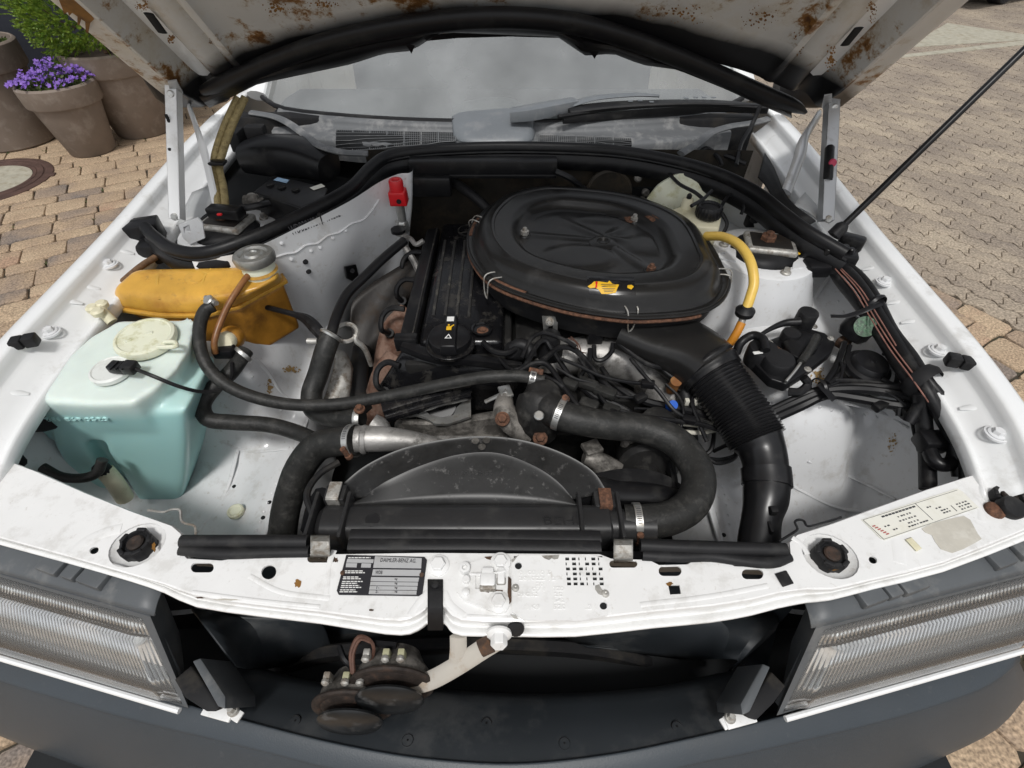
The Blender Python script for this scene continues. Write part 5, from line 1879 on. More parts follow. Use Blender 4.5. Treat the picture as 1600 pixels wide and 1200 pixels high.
bumper = MB().sheet(rows, 3, 3).obj('bumper', 'bumper_plastic', car, smooth=60, solid=.004)
rows = []
for u, v, v2 in ((340, 1118, 1062), (420, 1140, 1085), (520, 1164, 1100), (640, 1186, 1104), (760, 1197, 1112), (860, 1195, 1114), (980, 1179, 1108), (1080, 1158, 1096), (1170, 1137, 1075)):
    a, b = V(u, v, ZB - .004), V(u, v2, ZB - .030)
    rows.append([a, a.lerp(b, .5) + Vector((0, 0, .004)), b, b + Vector((0, .03, -.03)), b + Vector((0, .05, -.12))])
vl = MB().sheet(rows, 3, 3).obj('valance_panel', 'valance', car, smooth=60)
bvl = surf_bvh(vl)
for u, v in ((461, 1126), (637, 1156), (760, 1130), (882, 1161), (1058, 1135)):
    p = hit(bvl, u, v, -.0025) or V(u, v, ZB - .01)
    s_ = MB().lathe([(.0095, -.004), (.0095, .001), (.008, .003), (.0065, .0005), (.003, .002), (0, .003)], 18, p, (0, .25, 1), cap=False).obj('push_rivet', 'black_plastic', vl)

# ---------------------------------------------------------------- headlights
def headlight(A, B, C, D_, s, par):
    """A outer top, B inner top, C inner bottom, D outer bottom (world)"""
    xdir = (B - A).normalized()
    nrm = (B - A).cross(D_ - A).normalized()
    if nrm.y > 0:
        nrm = -nrm
    # housing with an open front
    back = Vector((s * .035, .085, 0.0))
    hs_ = MB()
    rim = 0.020
    cen = (A + B + C + D_) / 4
    def grow(p, k):
        return p + (p - cen).normalized() * k
    o4 = [grow(A, .012), grow(B, .018), grow(C, .012), grow(D_, .010)]
    i4 = [grow(A, .002), grow(B, .002), grow(C, .002), grow(D_, .002)]
    f4 = [p + nrm * .004 for p in o4]
    vs = f4 + [p + nrm * .004 for p in i4] + [p - nrm * .012 for p in i4] + [p + back + (cen - p) * .10 for p in o4]
    fs = []
    for k in range(4):
        j = (k + 1) % 4
        fs += [(k, j, 4 + j, 4 + k), (4 + k, 4 + j, 8 + j, 8 + k), (k, j, 12 + j, 12 + k)]
    hs_.add(vs, fs)
    ho = hs_.obj('headlight', 'lamp_grey', par, smooth=30)
    # reflector chamber
    ch_ = MB()
    ch_.add([p - nrm * .006 for p in i4] + [p + back * .95 + (cen - p) * .12 for p in i4], [(0, 1, 5, 4), (1, 2, 6, 5), (2, 3, 7, 6), (3, 0, 4, 7), (4, 5, 6, 7)])
    ch_.obj('chamber', 'lamp_bowl', ho, smooth=0)
    for f, r in ((.36, .050), (.74, .050)):
        p = A.lerp(B, f).lerp(D_.lerp(C, f), .47) + Vector((0, .040, 0))
        MB().lathe([(.012, -.034), (.025, -.029), (.040, -.014), (r, .010), (r + .004, .010)], 32, p, nrm, cap=False).obj('reflector', 'reflector', ho)
        MB().lathe([(.009, -.03), (.009, -.004), (.005, .004), (0, .005)], 14, p, nrm, cap=False).obj('bulb', 'chrome', ho)
    # patterned front glass: narrow vertical flutes over a clear lower band
    gl = MB()
    n = 62
    rows_g = []
    for k in range(n * 4 + 1):
        a = k / (n * 4)
        top, bot = A.lerp(B, a), D_.lerp(C, a)
        w = .0003 * math.cos(2 * math.pi * k / 4)
        row = []
        for b_, amp, bulge in ((0, 1, 0), (.10, 1, .004), (.20, 1, .006), (.22, 0, .003), (.25, 0, .003), (.27, 1, .007), (.5, 1, .010), (.70, 1, .010), (.72, .0, .011), (.97, .0, .007), (1.0, 0, 0)):
            edge = min(1, min(a, 1 - a) * 14)
            row.append(top.lerp(bot, b_) + nrm * (.004 + bulge * edge + w * amp))
        rows_g.append(row)
    gl.sheet(rows_g, 1, 1)
    gl.obj('lens', 'lens_glass', ho, smooth=60, solid=.003)
    # bright trim under the glass
    q0, q1 = D_ + nrm * .010 + (D_ - A).normalized() * .006, C + nrm * .010 + (C - B).normalized() * .006
    MB().tube([q0, q0.lerp(q1, .5), q1], .0042, 8, 2).obj('trim_strip', 'white_paint', ho)
    # ledge and moulded hinges on top of the lamp
    a0, b0 = grow(A, .020), grow(B, .024)
    tp = MB()
    tp.sheet([[a0.lerp(b0, f) + nrm * .004, a0.lerp(b0, f) + Vector((0, .012, .010)), a0.lerp(b0, f) + Vector((0, .045, .012)), a0.lerp(b0, f) + Vector((0, .08, .006))] for f in (0, .25, .5, .75, 1)], 2, 3)
    tp.obj('top_ledge', 'lamp_grey', ho, solid=.003)
    return ho, a0, b0, nrm


mat('lamp_bowl', (0.62, 0.56, 0.50), 0.3, 0.0, var=0.3, vscale=14, dirt=((0.75, 0.73, 0.70), 0.4, 9, 0.2))


def ext(p, q, k):
    return p + (p - q).normalized() * k


A, B, C, D_ = V(0, 898, .747), V(224, 963, .744), V(287, 1096, .622), V(0, 1012, .622)
h1, a0, b0, nr_ = headlight(ext(A, B, .075), B, C, ext(D_, C, .06), -1, car)
A2, B2, C2, D2 = V(1600, 897, .747), V(1287, 980, .744), V(1222, 1108, .622), V(1590, 1004, .622)
h2, a1, b1, nr2_ = headlight(ext(A2, B2, .055), B2, C2, ext(D2, C2, .02), 1, car)
# moulded tabs visible between lamp and crossmember
for lst, ho in (([(85, 883, 40), (118, 893, 24), (150, 903, 44)], h1), ([(1358, 930, 42), (1389, 920, 24), (1422, 911, 46)], h2), ([(1560, 873, 40), (1592, 862, 20)], h2)):
    for u, v, w in lst:
        sgn = 1 if u < 800 else -1
        p = V(u, v, .765)
        MB().box(p, (w / 780 * .71, .026, .016), rotz=sgn * R(-17), bev=.003).obj('hinge_tab', 'lamp_grey', ho)
# inner end pieces: grey wedge with a dark pocket, and its zinc foot
for s, ho, pts in ((-1, h1, dict(o=[(300, 1033), (313, 1028), (352, 1088), (352, 1108), (340, 1104)], p=[(272, 1062), (298, 1040), (345, 1103), (338, 1112), (322, 1112), (288, 1090)], f=(345, 1113))),
                   (1, h2, dict(o=[(1204, 1042), (1192, 1037), (1157, 1100), (1160, 1118), (1172, 1112)], p=[(1228, 1072), (1206, 1050), (1160, 1112), (1168, 1122), (1182, 1126), (1210, 1098)], f=(1160, 1124)))):
    w_ = MB()
    w_.hull2([V(u, v, .70) for u, v in pts['o']], [V(u, v, .70) + Vector((0, .02, -.09)) for u, v in pts['o']], bev=.002, seg=2)
    w_.obj('lamp_wedge', 'lamp_grey', ho)
    w_ = MB()
    w_.hull2([V(u, v, .665) for u, v in pts['p']], [V(u, v, .665) + Vector((0, .02, -.05)) for u, v in pts['p']], bev=.002, seg=2)
    w_.obj('lamp_pocket', 'matt_black', ho)
    u, v = pts['f']
    f_ = MB()
    f_.box(V(u - 4, v, .632), (.044, .016, .005), rotz=s * R(12), bev=.001)
    f_.box(V(u - s * 22, v + 3, .630), (.022, .014, .004), rotz=s * R(24), bev=.001)
    f_.obj('lamp_foot', 'slam_paint', ho)
    bolt(MB(), V(u - s * 20, v - 2, .634), .005, .014).obj('foot_screw', 'galv', ho)
# amber corner lamp at the right
A3, D3 = ext(A2, B2, .055), ext(D2, C2, .02)
q = MB()
n_ = Vector((.35, -.9, .2)).normalized()
q.hull2([A3 + Vector((.010, .0, .0)), A3 + Vector((.045, .06, .0)), D3 + Vector((.045, .06, .0)), D3 + Vector((.012, .0, .0))],
        [A3 + Vector((.008, .05, 0)), A3 + Vector((.03, .10, 0)), D3 + Vector((.03, .10, 0)), D3 + Vector((.008, .05, 0))], bev=.004)
q.obj('corner_lamp', 'orange_lens', car)
A3, D3 = ext(A, B, .075), ext(D_, C, .06)
q = MB()
q.hull2([A3 + Vector((-.010, .0, .0)), A3 + Vector((-.045, .06, .0)), D3 + Vector((-.045, .06, .0)), D3 + Vector((-.012, .0, .0))],
        [A3 + Vector((-.008, .05, 0)), A3 + Vector((-.03, .10, 0)), D3 + Vector((-.03, .10, 0)), D3 + Vector((-.008, .05, 0))], bev=.004)
q.obj('corner_lamp', 'orange_lens', car)

# ---------------------------------------------------------------- horns on their arm
def horn(c, r, label, flip):
    t = thing('horn', label, 'horn', c)
    ax = Vector((0.02, -1, .13)).normalized()
    MB().lathe([(r * .30, -.050), (r * .62, -.045), (r * .76, -.030), (r * .92, -.020), (r * .95, -.004)], 36, c, ax).obj('horn_body', 'alu_dirty', t)
    MB().lathe([(r * .90, -.006), (r * 1.07, -.0055), (r * 1.09, -.003), (r * 1.07, .000), (r * .95, .001), (r * .85, -.001), (r * .70, .002)], 40, c, ax).obj('flange', 'horn_rust', t)
    MB().lathe([(r * .10, .004), (r * .10, .012), (r * .84, .013), (r * .86, .016), (r * .80, .019), (r * .4, .022), (r * .12, .021), (0, .023)], 40, c, ax, cap=False).obj('membrane', 'horn_black', t)
    for k, du in enumerate((-.022, .004, .024)):
        p = c + Vector((du - .006, .028, r * .80))
        MB().box(p + Vector((0, 0, .006)), (.009, .009, .022), bev=.0015).obj('terminal', 'term_cream' if k != 0 else 'galv', t)
        MB().lathe([(.0055, 0), (.0055, .004), (.003, .006)], 10, p + Vector((0, -.006, .014)), (0, -1, .3)).obj('terminal_screw', 'galv', t)
    return t


c1 = V(612, 1074, .675)
c2 = V(551, 1108, .645)
horn(c1, .054, 'upper round horn with worn black membrane on the bracket arm', 0)
horn(c2, .052, 'lower round horn with rusty flange tucked beside the other horn', 0)
ar = thing('horn_bracket', 'bare white and rusty arm carrying the two horns', 'bracket', V(740, 1010, .74))
mat('arm_paint', (0.48, 0.45, 0.40), 0.45, var=0.1, dirt=((0.30, 0.20, 0.11), 0.4, 24, 0.7))
MB().tube([V(782, 992, .775) + Vector((0, -.004, 0)), V(755, 1014, .755), V(715, 1040, .72), V(675, 1062, .69), V(640, 1072, .675)], .0125, 10, 4, rb=.004, up=(0, -.5, .8)).obj('arm', 'arm_paint', ar)
MB().tube([V(716, 994, .765), V(716, 1015, .745), V(714, 1034, .725)], .011, 8, 3, rb=.004, up=(0, -.8, .5)).obj('brace', 'arm_paint', ar)
MB().tube([V(768, 1001, .772) + Vector((0, -.004, .002)), V(750, 1012, .765) + Vector((0, -.002, .002))], .011, 8, 3, rb=.004, up=(0, -.5, .8)).obj('rust_patch', 'rust_dark', ar)
MB().tube([c2 + Vector((.02, .02, 0)), c2 + Vector((.09, .03, .0))], .009, 8, 1, rb=.003, up=(0, 0, 1)).obj('lower_brace', 'matt_black', ar)
w = MB()
w.tube(T3([(550, 1052, .70), (548, 1020, .72), (560, 995, .735), (578, 1000, .735), (584, 1018, .725), (572, 1045, .70)]), .0025, 6, 4)
w.tube(T3([(553, 1056, .70), (552, 1022, .72), (563, 999, .735), (580, 1003, .735)]), .0025, 6, 4)
tag(w.obj('horn_wire', 'copper_wire'), 'looped brown wire above the upper horn', 'wire')
w = MB()
w.tube(T3([(530, 1010, .70), (538, 1030, .70), (550, 1045, .69), (540, 1070, .67)]), .004, 6, 4)
w.tube(T3([(560, 1000, .72), (590, 1005, .72), (620, 1008, .72)]), .005, 6, 4)
tag(w.obj('horn_wire', 'wire_black'), 'black lead running down to the lower horn', 'wire')
# ---------------------------------------------------------------- engine
eng = thing('engine', 'dirty inline engine with glossy black valve cover in the bay', 'engine', (-.05, .95, .32))
MB().box((-.06, .98, .48), (.24, .52, .34), bev=.02).obj('engine_block', 'engine_dark', eng)
MB().box((-.07, .98, .70), (.22, .50, .12), bev=.01).obj('cylinder_head', 'engine_dark', eng)
# valve cover
xl, xr, yf, yb, zf, zb = -.160, .030, .757, 1.235, .790, .812
vc = MB()
top = [Vector((xl + .01, yf + .01, zf)), Vector((xr - .01, yf + .01, zf)), Vector((xr - .01, yb - .02, zb)), Vector((xl + .02, yb - .02, zb))]
bot = [Vector((xl, yf, zf - .07)), Vector((xr, yf, zf - .07)), Vector((xr, yb, zb - .07)), Vector((xl, yb, zb - .07))]
vc.hull2(top, bot, bev=.012, seg=4)
vco = vc.obj('valve_cover', 'valve_cover', eng)


def on_cover(x, y, h=0.0):
    return Vector((x, y, zf + (zb - zf) * (y - yf) / (yb - yf) + h))


mat('valve_rib', (0.022, 0.021, 0.02), 0.35, var=0.3, dirt=((0.13, 0.12, 0.10), 0.35, 45, 0.7))
for x, y0, y1 in ((-.128, .845, 1.13), (-.103, .845, 1.13), (-.078, .835, 1.13), (-.052, .84, 1.12)):
    MB().tube([on_cover(x, y0, .0005), on_cover(x, (y0 + y1) / 2, .0005), on_cover(x, y1, .0005)], .0036, 8, 2, rb=.003, up=(0, 0, 1), sq=3).obj('cover_rib', 'valve_rib', vco)
# round emblem: ring with a three-pointed star
em = on_cover(-.07, 1.175, .001)
e = MB()
e.lathe([(.030, 0), (.030, .0025), (.026, .0025), (.026, 0)], 32, em, cap=False)
for k in range(3):
    a = math.pi / 2 + k * 2 * math.pi / 3
    e.tube([em, em + Vector((.026 * math.cos(a), .026 * math.sin(a), 0))], [.005, .0008], 6, 1, rb=.002, up=(0, 0, 1))
e.obj('emblem', 'valve_rib', vco)
# oil filler cap
fc_ = V(703, 532, .802)
MB().lathe([(.050, -.012), (.050, -.006), (.047, -.004)], 40, fc_).obj('filler_ring', 'valve_cover', vco)
cap = MB().lathe([(.041, -.006), (.0435, .002), (.042, .012), (.036, .016), (0, .017)], 40, fc_, cap=False).obj('oil_filler_cap', 'black_plastic', vco)
gr = MB()
gr.hull2([fc_ + Vector((-.012, -.046, .026)), fc_ + Vector((.016, -.046, .026)), fc_ + Vector((.013, .046, .030)), fc_ + Vector((-.010, .046, .030))],
         [fc_ + Vector((-.015, -.048, .004)), fc_ + Vector((.019, -.048, .004)), fc_ + Vector((.015, .047, .008)), fc_ + Vector((-.012, .047, .008))], bev=.003)
grip = gr.obj('cap_grip', 'black_plastic', cap)
# symbols on the grip: warning triangle, yellow oil can, small manual panel
gz = .0285
sy = MB()
p = fc_ + Vector((.0015, -.022, gz + .0008))
sy.plate([p + Vector((-.007, -.005, 0)), p + Vector((.007, -.005, 0)), p + Vector((0, .008, .0004))], (0, 0, -.0004), [[p + Vector((-.004, -.0033, 0)), p + Vector((.004, -.0033, 0)), p + Vector((0, .0045, .0003))]])
p = fc_ + Vector((.0015, .030, gz + .0024))
sy.plate([p + Vector((-.007, -.007, 0)), p + Vector((.007, -.007, 0)), p + Vector((.007, .007, .0003)), p + Vector((-.007, .007, .0003))], (0, 0, -.0004))
sy.obj('cap_symbol', 'print_white', cap, smooth=0)
sy = MB()
p = fc_ + Vector((.0015, .004, gz + .0014))
sy.plate([p + Vector(q) for q in ((-.006, -.007, 0), (.004, -.007, 0), (.004, .002, .0002), (.009, .008, .0003), (.0075, .010, .0003), (.002, .004, .0003), (-.006, .004, .0002))], (0, 0, -.0004))
sy.plate([p + Vector(q) for q in ((-.004, .006, .0003), (.000, .006, .0003), (.000, .010, .0004), (-.004, .010, .0004))], (0, 0, -.0004))
sy.obj('cap_symbol', 'sticker_yellow', cap, smooth=0)
# bolt recess and front ledge
MB().lathe([(.022, 0), (.022, .004), (.018, .005), (.016, .001), (0, .001)], 24, V(753, 515, .795), cap=False).obj('bolt_recess', 'valve_cover', vco)
bolt(MB(), V(754, 517, .797), .008, .006).obj('cover_bolt', 'rust', vco)
MB().tube([V(630, 540, .79), V(680, 558, .782), V(730, 562, .78), V(790, 570, .775), V(815, 573, .772)], [.012, .012, .011, .008, .006], 8, 4, rb=.010, up=(0, 0, 1), sq=4).obj('ignition_lead', 'black_plastic', eng)
# ignition cable rail on the left of the cover
ra = MB()
ra.hull2([Vector((-.190, .765, .792)), Vector((-.158, .762, .797)), Vector((-.150, 1.19, .812)), Vector((-.178, 1.19, .808))],
         [Vector((-.200, .762, .765)), Vector((-.155, .760, .775)), Vector((-.148, 1.20, .79)), Vector((-.190, 1.20, .785))], bev=.003)
rail = ra.obj('cable_rail', 'black_plastic', eng)
ra = MB()
ra.box((-.174, .765, .792), (.046, .022, .030), bev=.004)
ra.obj('rail_end', 'black_plastic', rail)
MB().tube([Vector((-.162, .77, .7995)), Vector((-.158, .98, .807)), Vector((-.153, 1.18, .8135))], .002, 6, 2).obj('rail_edge', 'valve_rib', rail)
for (pts) in ([(625, 572, .775), (605, 566, .775), (590, 578, .762), (588, 600, .745), (600, 612, .72)], [(632, 483, .785), (610, 482, .785), (597, 495, .77), (596, 515, .75), (608, 520, .72)],
              [(650, 438, .79), (632, 437, .79), (621, 448, .775), (620, 462, .755), (628, 470, .735)], [(662, 395, .795), (645, 394, .795), (631, 405, .78), (629, 420, .76), (640, 426, .74)]):
    MB().tube(T3(pts), .0062, 8, 5).obj('spark_lead', 'wire_black', eng)
    MB().tube([V(*pts[-1]), V(pts[-1][0] + 8, pts[-1][1] + 10, pts[-1][2] - .04)], .011, 10, 1).obj('plug_boot', 'black_rubber', eng)
# exhaust side: heat shield and rusty manifold
rows = [[V(548, 500, .70), V(552, 530, .66), V(560, 570, .62)], [V(552, 470, .73), V(565, 500, .69), V(575, 560, .63)], [V(585, 440, .75), V(600, 465, .72), V(610, 520, .66)],
        [V(630, 412, .77), V(640, 432, .75), V(640, 470, .70)], [V(660, 395, .78), V(668, 410, .77), V(670, 430, .74)]]
MB().sheet(rows, 3, 3).obj('heat_shield', 'shield_metal', eng, solid=.002)
mf = MB()
mf.tube(T3([(640, 490, .72), (618, 515, .70), (608, 550, .66), (600, 600, .60)]), [.03, .032, .032, .03], 12, 4, rough=.02)
mf.tube(T3([(620, 560, .70), (603, 585, .68), (592, 620, .62), (590, 660, .56)]), [.028, .030, .03, .03], 12, 4, rough=.02)
mf.tube(T3([(655, 430, .73), (635, 450, .71), (620, 480, .68)]), [.028, .03, .03], 12, 4, rough=.02)
mf.obj('exhaust_manifold', 'manifold_rust', eng)
MB().tube(T3([(566, 640, .62), (560, 590, .64), (566, 545, .66)]), .022, 12, 4).obj('manifold_cover', 'matt_black', eng)
rows = [[V(520, 545, .73), V(540, 550, .72), V(552, 575, .69)], [V(522, 570, .71), V(538, 582, .70), V(548, 610, .67)], [V(512, 605, .69), V(530, 612, .68), V(540, 640, .65)], [V(500, 640, .67), V(520, 650, .66), V(535, 665, .64)]]
MB().sheet(rows, 3, 3).obj('foil_shield', 'galv', eng, solid=.0015)
# dipstick loop
ds = MB()
lo_ = V(541, 520, .775)
ds.lathe([(.019, -.004), (.0245, -.004), (.027, .001), (.0245, .005), (.020, .005), (.0175, .001)], 28, lo_, (.1, -.3, 1), cap=False)
ds.tube([lo_ + Vector((.022, -.006, 0)), V(556, 532, .765), V(570, 545, .74), V(580, 570, .68)], .006, 8, 3)
ds.obj('dipstick_loop', 'galv', eng)
# timing cover, front plates, fuel rail
tc_ = MB()
tc_.hull2([V(628, 548, .775), V(770, 566, .775), V(820, 572, .77), V(830, 640, .66), V(740, 640, .66), V(650, 640, .66), V(590, 606, .70)],
          [V(628, 548, .60), V(770, 566, .60), V(820, 572, .60), V(830, 640, .50), V(740, 640, .50), V(650, 640, .50), V(590, 606, .50)], bev=.006)
tc_.obj('timing_cover', 'valve_cover', eng)
bar = MB()
bar.tube(T3([(598, 640, .745), (660, 622, .750), (735, 603, .755)]), .013, 10, 2, rb=.010, up=(0, 0, 1), sq=4)
bar.tube(T3([(602, 652, .735), (665, 634, .74), (735, 616, .745)]), .010, 10, 2, rb=.007, up=(0, 0, 1), sq=4)
bar.obj('sound_bar', 'valve_cover', eng)
br = MB()
br.plate(polyV([(612, 642), (660, 630), (662, 640), (672, 648), (690, 652), (708, 648), (714, 636), (730, 622), (730, 600), (735, 600), (736, 650), (722, 655), (700, 662), (680, 662), (664, 652), (650, 648), (622, 652)], .722), (0, 0, -.006),
         [ell(638, 645, 4, 3, .722, 10), ell(652, 644, 4, 3, .722, 10)])
br.obj('front_bracket', 'zinc', eng, smooth=20)
MB().lathe([(.035, -.03), (.035, 0), (.030, .004), (.012, .004), (.010, -.004), (0, -.004)], 30, V(690, 632, .715), (0, -.5, .8), cap=False).obj('pulley', 'black_plastic', eng)
blk = MB()
blk.hull2([V(615, 655, .71), V(700, 655, .71), V(780, 640, .71), V(800, 690, .66), V(690, 700, .64), V(620, 690, .64)],
          [V(615, 655, .5), V(700, 655, .5), V(780, 640, .5), V(800, 690, .45), V(690, 700, .45), V(620, 690, .45)], bev=.015)
blk.obj('front_casting', 'alu_dirty', eng)
MB().box(V(700, 690, .66), (.24, .03, .012), bev=.003, rotz=R(3)).obj('casting_edge', 'aluminium', eng)
# thermostat housing and the pale bracket before it
th = MB()
th.tube(T3([(840, 596, .79), (845, 615, .775), (842, 640, .755), (838, 670, .70)]), [.020, .040, .045, .042], 16, 4, rough=.01)
th.tube(T3([(842, 628, .765), (862, 640, .775), (875, 648, .778)]), [.036, .032, .028], 16, 4)
th.obj('thermostat_housing', 'engine_dark', eng)
MB().lathe([(.009, 0), (.009, .004), (.007, .006)], 18, V(842, 650, .79), (0, -.3, 1)).obj('housing_screw', 'zinc', eng)
pb = MB()
pb.tube(T3([(790, 612, .765), (788, 640, .758), (805, 665, .735), (830, 680, .715)]), [.012, .021, .024, .017], 12, 4, rb=[.010, .016, .016, .012], up=(0, -.3, 1), rough=.05)
pb.obj('pump_bracket', 'alu_dirty', eng)
pb = MB()
pb.box(V(790, 612, .772), (.024, .03, .006), bev=.002, rotz=.3)
pb.tube(T3([(758, 628, .755), (775, 620, .765), (792, 612, .775)]), .004, 6, 2)
pb.obj('bracket_tab', 'zinc', eng)
for u, v, z in ((785, 655, .765), (844, 685, .735)):
    bolt(MB(), V(u, v, z), .009, .012, (0, -.5, 1)).obj('rusty_bolt', 'rust', eng)
# aluminium water pipe to the lower hose
ap = MB()
ap.tube(T3([(556, 686, .745), (600, 686, .742), (650, 690, .735), (700, 700, .72)]), [.0245, .023, .018, .012], 16, 4, rough=.012)
ap.lathe([(.025, 0), (.0275, .004), (.025, .010)], 20, V(566, 687, .744), (1, 0, 0), cap=False)
ap.obj('water_pipe', 'aluminium', eng)
MB().tube(T3([(580, 660, .75), (592, 668, .74), (598, 676, .72)]), [.018, .020, .018], 14, 3).obj('sensor_stub', 'aluminium', eng)
# intake manifold runners
im = MB()
im.tube(T3([(860, 560, .72), (910, 555, .725), (960, 558, .725), (1010, 580, .71), (1040, 620, .68), (1048, 670, .62), (1045, 710, .55)]), [.036, .042, .045, .045, .043, .04, .038], 18, 4, rough=.01)
im.tube(T3([(900, 540, .70), (970, 535, .70), (1040, 555, .69), (1075, 600, .66), (1085, 660, .60)]), [.04, .042, .042, .04, .038], 18, 4, rough=.01)
im.obj('intake_manifold', 'aluminium', eng)
ib = MB()
ib.box(V(985, 620, .60), (.26, .12, .10), bev=.02)
ib.box((.17, .95, .70), (.26, .34, .10), bev=.03)
ib.box((.13, .78, .55), (.30, .26, .16), bev=.03)
ib.obj('intake_casting', 'engine_dark', eng)
# air filter pedestal
pd = MB()
pd.lathe([(.028, -.06), (.028, -.012), (.022, 0), (.020, .03)], 18, V(859, 540, .77))
pd.obj('filter_mount', 'black_rubber', eng)
MB().lathe([(.036, -.018), (.036, -.004), (.030, .004), (.026, -.004)], 22, V(859, 555, .745), cap=False).obj('mount_ring', 'aluminium', eng)
rb_ = MB()
rb_.plate([VY(847, 495, .80), VY(872, 495, .80), VY(871, 517, .80), VY(864, 517, .80), VY(864, 508, .80), VY(857, 508, .80), VY(856, 517, .80), VY(849, 516, .80)], (0, .003, 0))
rb_.obj('mount_tab', 'zinc', eng, smooth=0)
bolt(MB(), VY(859, 503, .797), .006, .006, (0, -1, .3)).obj('tab_screw', 'galv', eng)
# black sensor with plug
sn = MB()
sn.box(V(930, 522, .785), (.032, .026, .04), bev=.004)
sn.box(V(930, 506, .80), (.026, .02, .02), bev=.003)
sn.obj('vacuum_switch', 'black_plastic', eng)
# alternator and belt cover at the front right
al = MB()
al.lathe([(.05, -.07), (.058, -.06), (.058, .02), (.05, .03), (.02, .034), (.018, .05), (0, .05)], 28, V(1010, 720, .66), (-.1, -1, .25), cap=False)
al.lathe([(.034, -.04), (.038, 0), (.036, .035), (.028, .04), (0, .042)], 24, V(1020, 672, .70), (.1, -.4, 1), cap=False)
al.obj('alternator', 'engine_dark', eng)
bt = MB()
bt.tube(T3([(935, 752, .70), (980, 745, .70), (1030, 752, .70), (1065, 775, .69), (1075, 800, .68)]), .016, 8, 4, rb=.008, up=(0, 0, 1), sq=4)
bt.tube(T3([(1055, 770, .70), (1050, 740, .69), (1040, 715, .68)]), .012, 8, 4, rb=.006, up=(1, 0, 0), sq=4)
bt.obj('fan_belt', 'black_rubber', eng)
cp = MB()
cp.box(V(925, 700, .70), (.035, .03, .012), bev=.003, rotz=.4)
cp.tube(T3([(912, 715, .69), (935, 722, .68), (955, 740, .66)]), [.012, .02, .03], 10, 3)
cp.obj('tensioner', 'alu_dirty', eng)

# ---------------------------------------------------------------- air cleaner
RIM = [(735, 359), (732, 381), (739, 405), (761, 433), (802, 455), (885, 480), (967, 493), (1022, 494), (1085, 488), (1122, 473), (1138, 447), (1132, 425), (1099, 368), (1050, 337), (984, 315), (912, 305), (838, 301), (780, 315), (750, 337)]
ac = thing('air_cleaner', 'large oval black air cleaner housing with embossed lid over the engine', 'air cleaner', (.20, .95, .78))
ZR = .866
rim = smooth_line([V(u, v, ZR) for u, v in RIM], 4, True)
cen = sum(rim, Vector()) / len(rim)


def ring(s, z, dx=0, dy=0):
    return [Vector((cen.x + (p.x - cen.x) * s + dx, cen.y + (p.y - cen.y) * s + dy, z)) for p in rim]


rows = [ring(1.0, ZR - .006), ring(1.004, ZR), ring(.995, ZR + .004), ring(.968, ZR + .003), ring(.958, ZR + .001), ring(.945, ZR + .004), ring(.925, ZR + .018), ring(.895, ZR + .031), ring(.85, ZR + .038), ring(.80, ZR + .040),
        ring(.795, ZR + .0425), ring(.775, ZR + .0425), ring(.77, ZR + .040), ring(.66, ZR + .041), ring(.625, ZR + .040), ring(.60, ZR + .030), ring(.575, ZR + .018), ring(.545, ZR + .0145)] + [ring(.53 - .51 * k / 26, ZR + .0145) for k in range(27)]
RID = [(940, 376, 830, 366, .009, .0045), (935, 369, 868, 338, .010, .0045), (950, 382, 1012, 420, .012, .005), (955, 372, 1046, 386, .009, .0045), (955, 366, 985, 347, .010, .005)]
DOM = [(905, 402, 68, 22, .0065), (1010, 382, 40, 16, .004), (945, 342, 42, 8, .004)]
RIDW = [(V(a_, b_, ZR + .016), V(c_, d_, ZR + .016), sg_, h_) for a_, b_, c_, d_, sg_, h_ in RID]
DOMW = []
for a_, b_, ru_, rv_, h_ in DOM:
    c_ = V(a_, b_, ZR + .016)
    DOMW.append((c_, (V(a_ + ru_, b_, ZR + .016) - c_).length, (V(a_, b_ - rv_, ZR + .016) - c_).length, h_))


def pressed(p):
    h = 0.0
    q = Vector((p.x, p.y, 0))
    for c_, rx_, ry_, hh in DOMW:
        e_ = ((p.x - c_.x) / rx_) ** 2 + ((p.y - c_.y) / ry_) ** 2
        h = max(h, hh / (1 + math.exp((math.sqrt(e_) - .85) * 14)))
    for a_, b_, sg_, hh in RIDW:
        a2, b2 = Vector((a_.x, a_.y, 0)), Vector((b_.x, b_.y, 0))
        t_ = max(0, min(1, (q - a2).dot(b2 - a2) / (b2 - a2).length_squared))
        d_ = (q - a2.lerp(b2, t_)).length
        h = max(h, hh * (1 - .55 * t_) * math.exp(-(d_ / sg_) ** 4))
    return h


for r_ in rows[-27:]:
    for p in r_:
        p.z += pressed(p)
n = len(rim)
lid = MB()
vs = [p for r in rows for p in r] + [Vector((cen.x, cen.y, ZR + .0145 + pressed(cen)))]
fs = []
for i in range(len(rows) - 1):
    for k in range(n):
        k2 = (k + 1) % n
        fs.append((i * n + k, i * n + k2, (i + 1) * n + k2, (i + 1) * n + k))
for k in range(n):
    fs.append(((len(rows) - 1) * n + k, (len(rows) - 1) * n + (k + 1) % n, len(vs) - 1))
lid.add(vs, fs)
lo = lid.obj('lid', 'filter_lid', ac, smooth=55)
bl_id = BVHTree.FromPolygons(vs, fs)
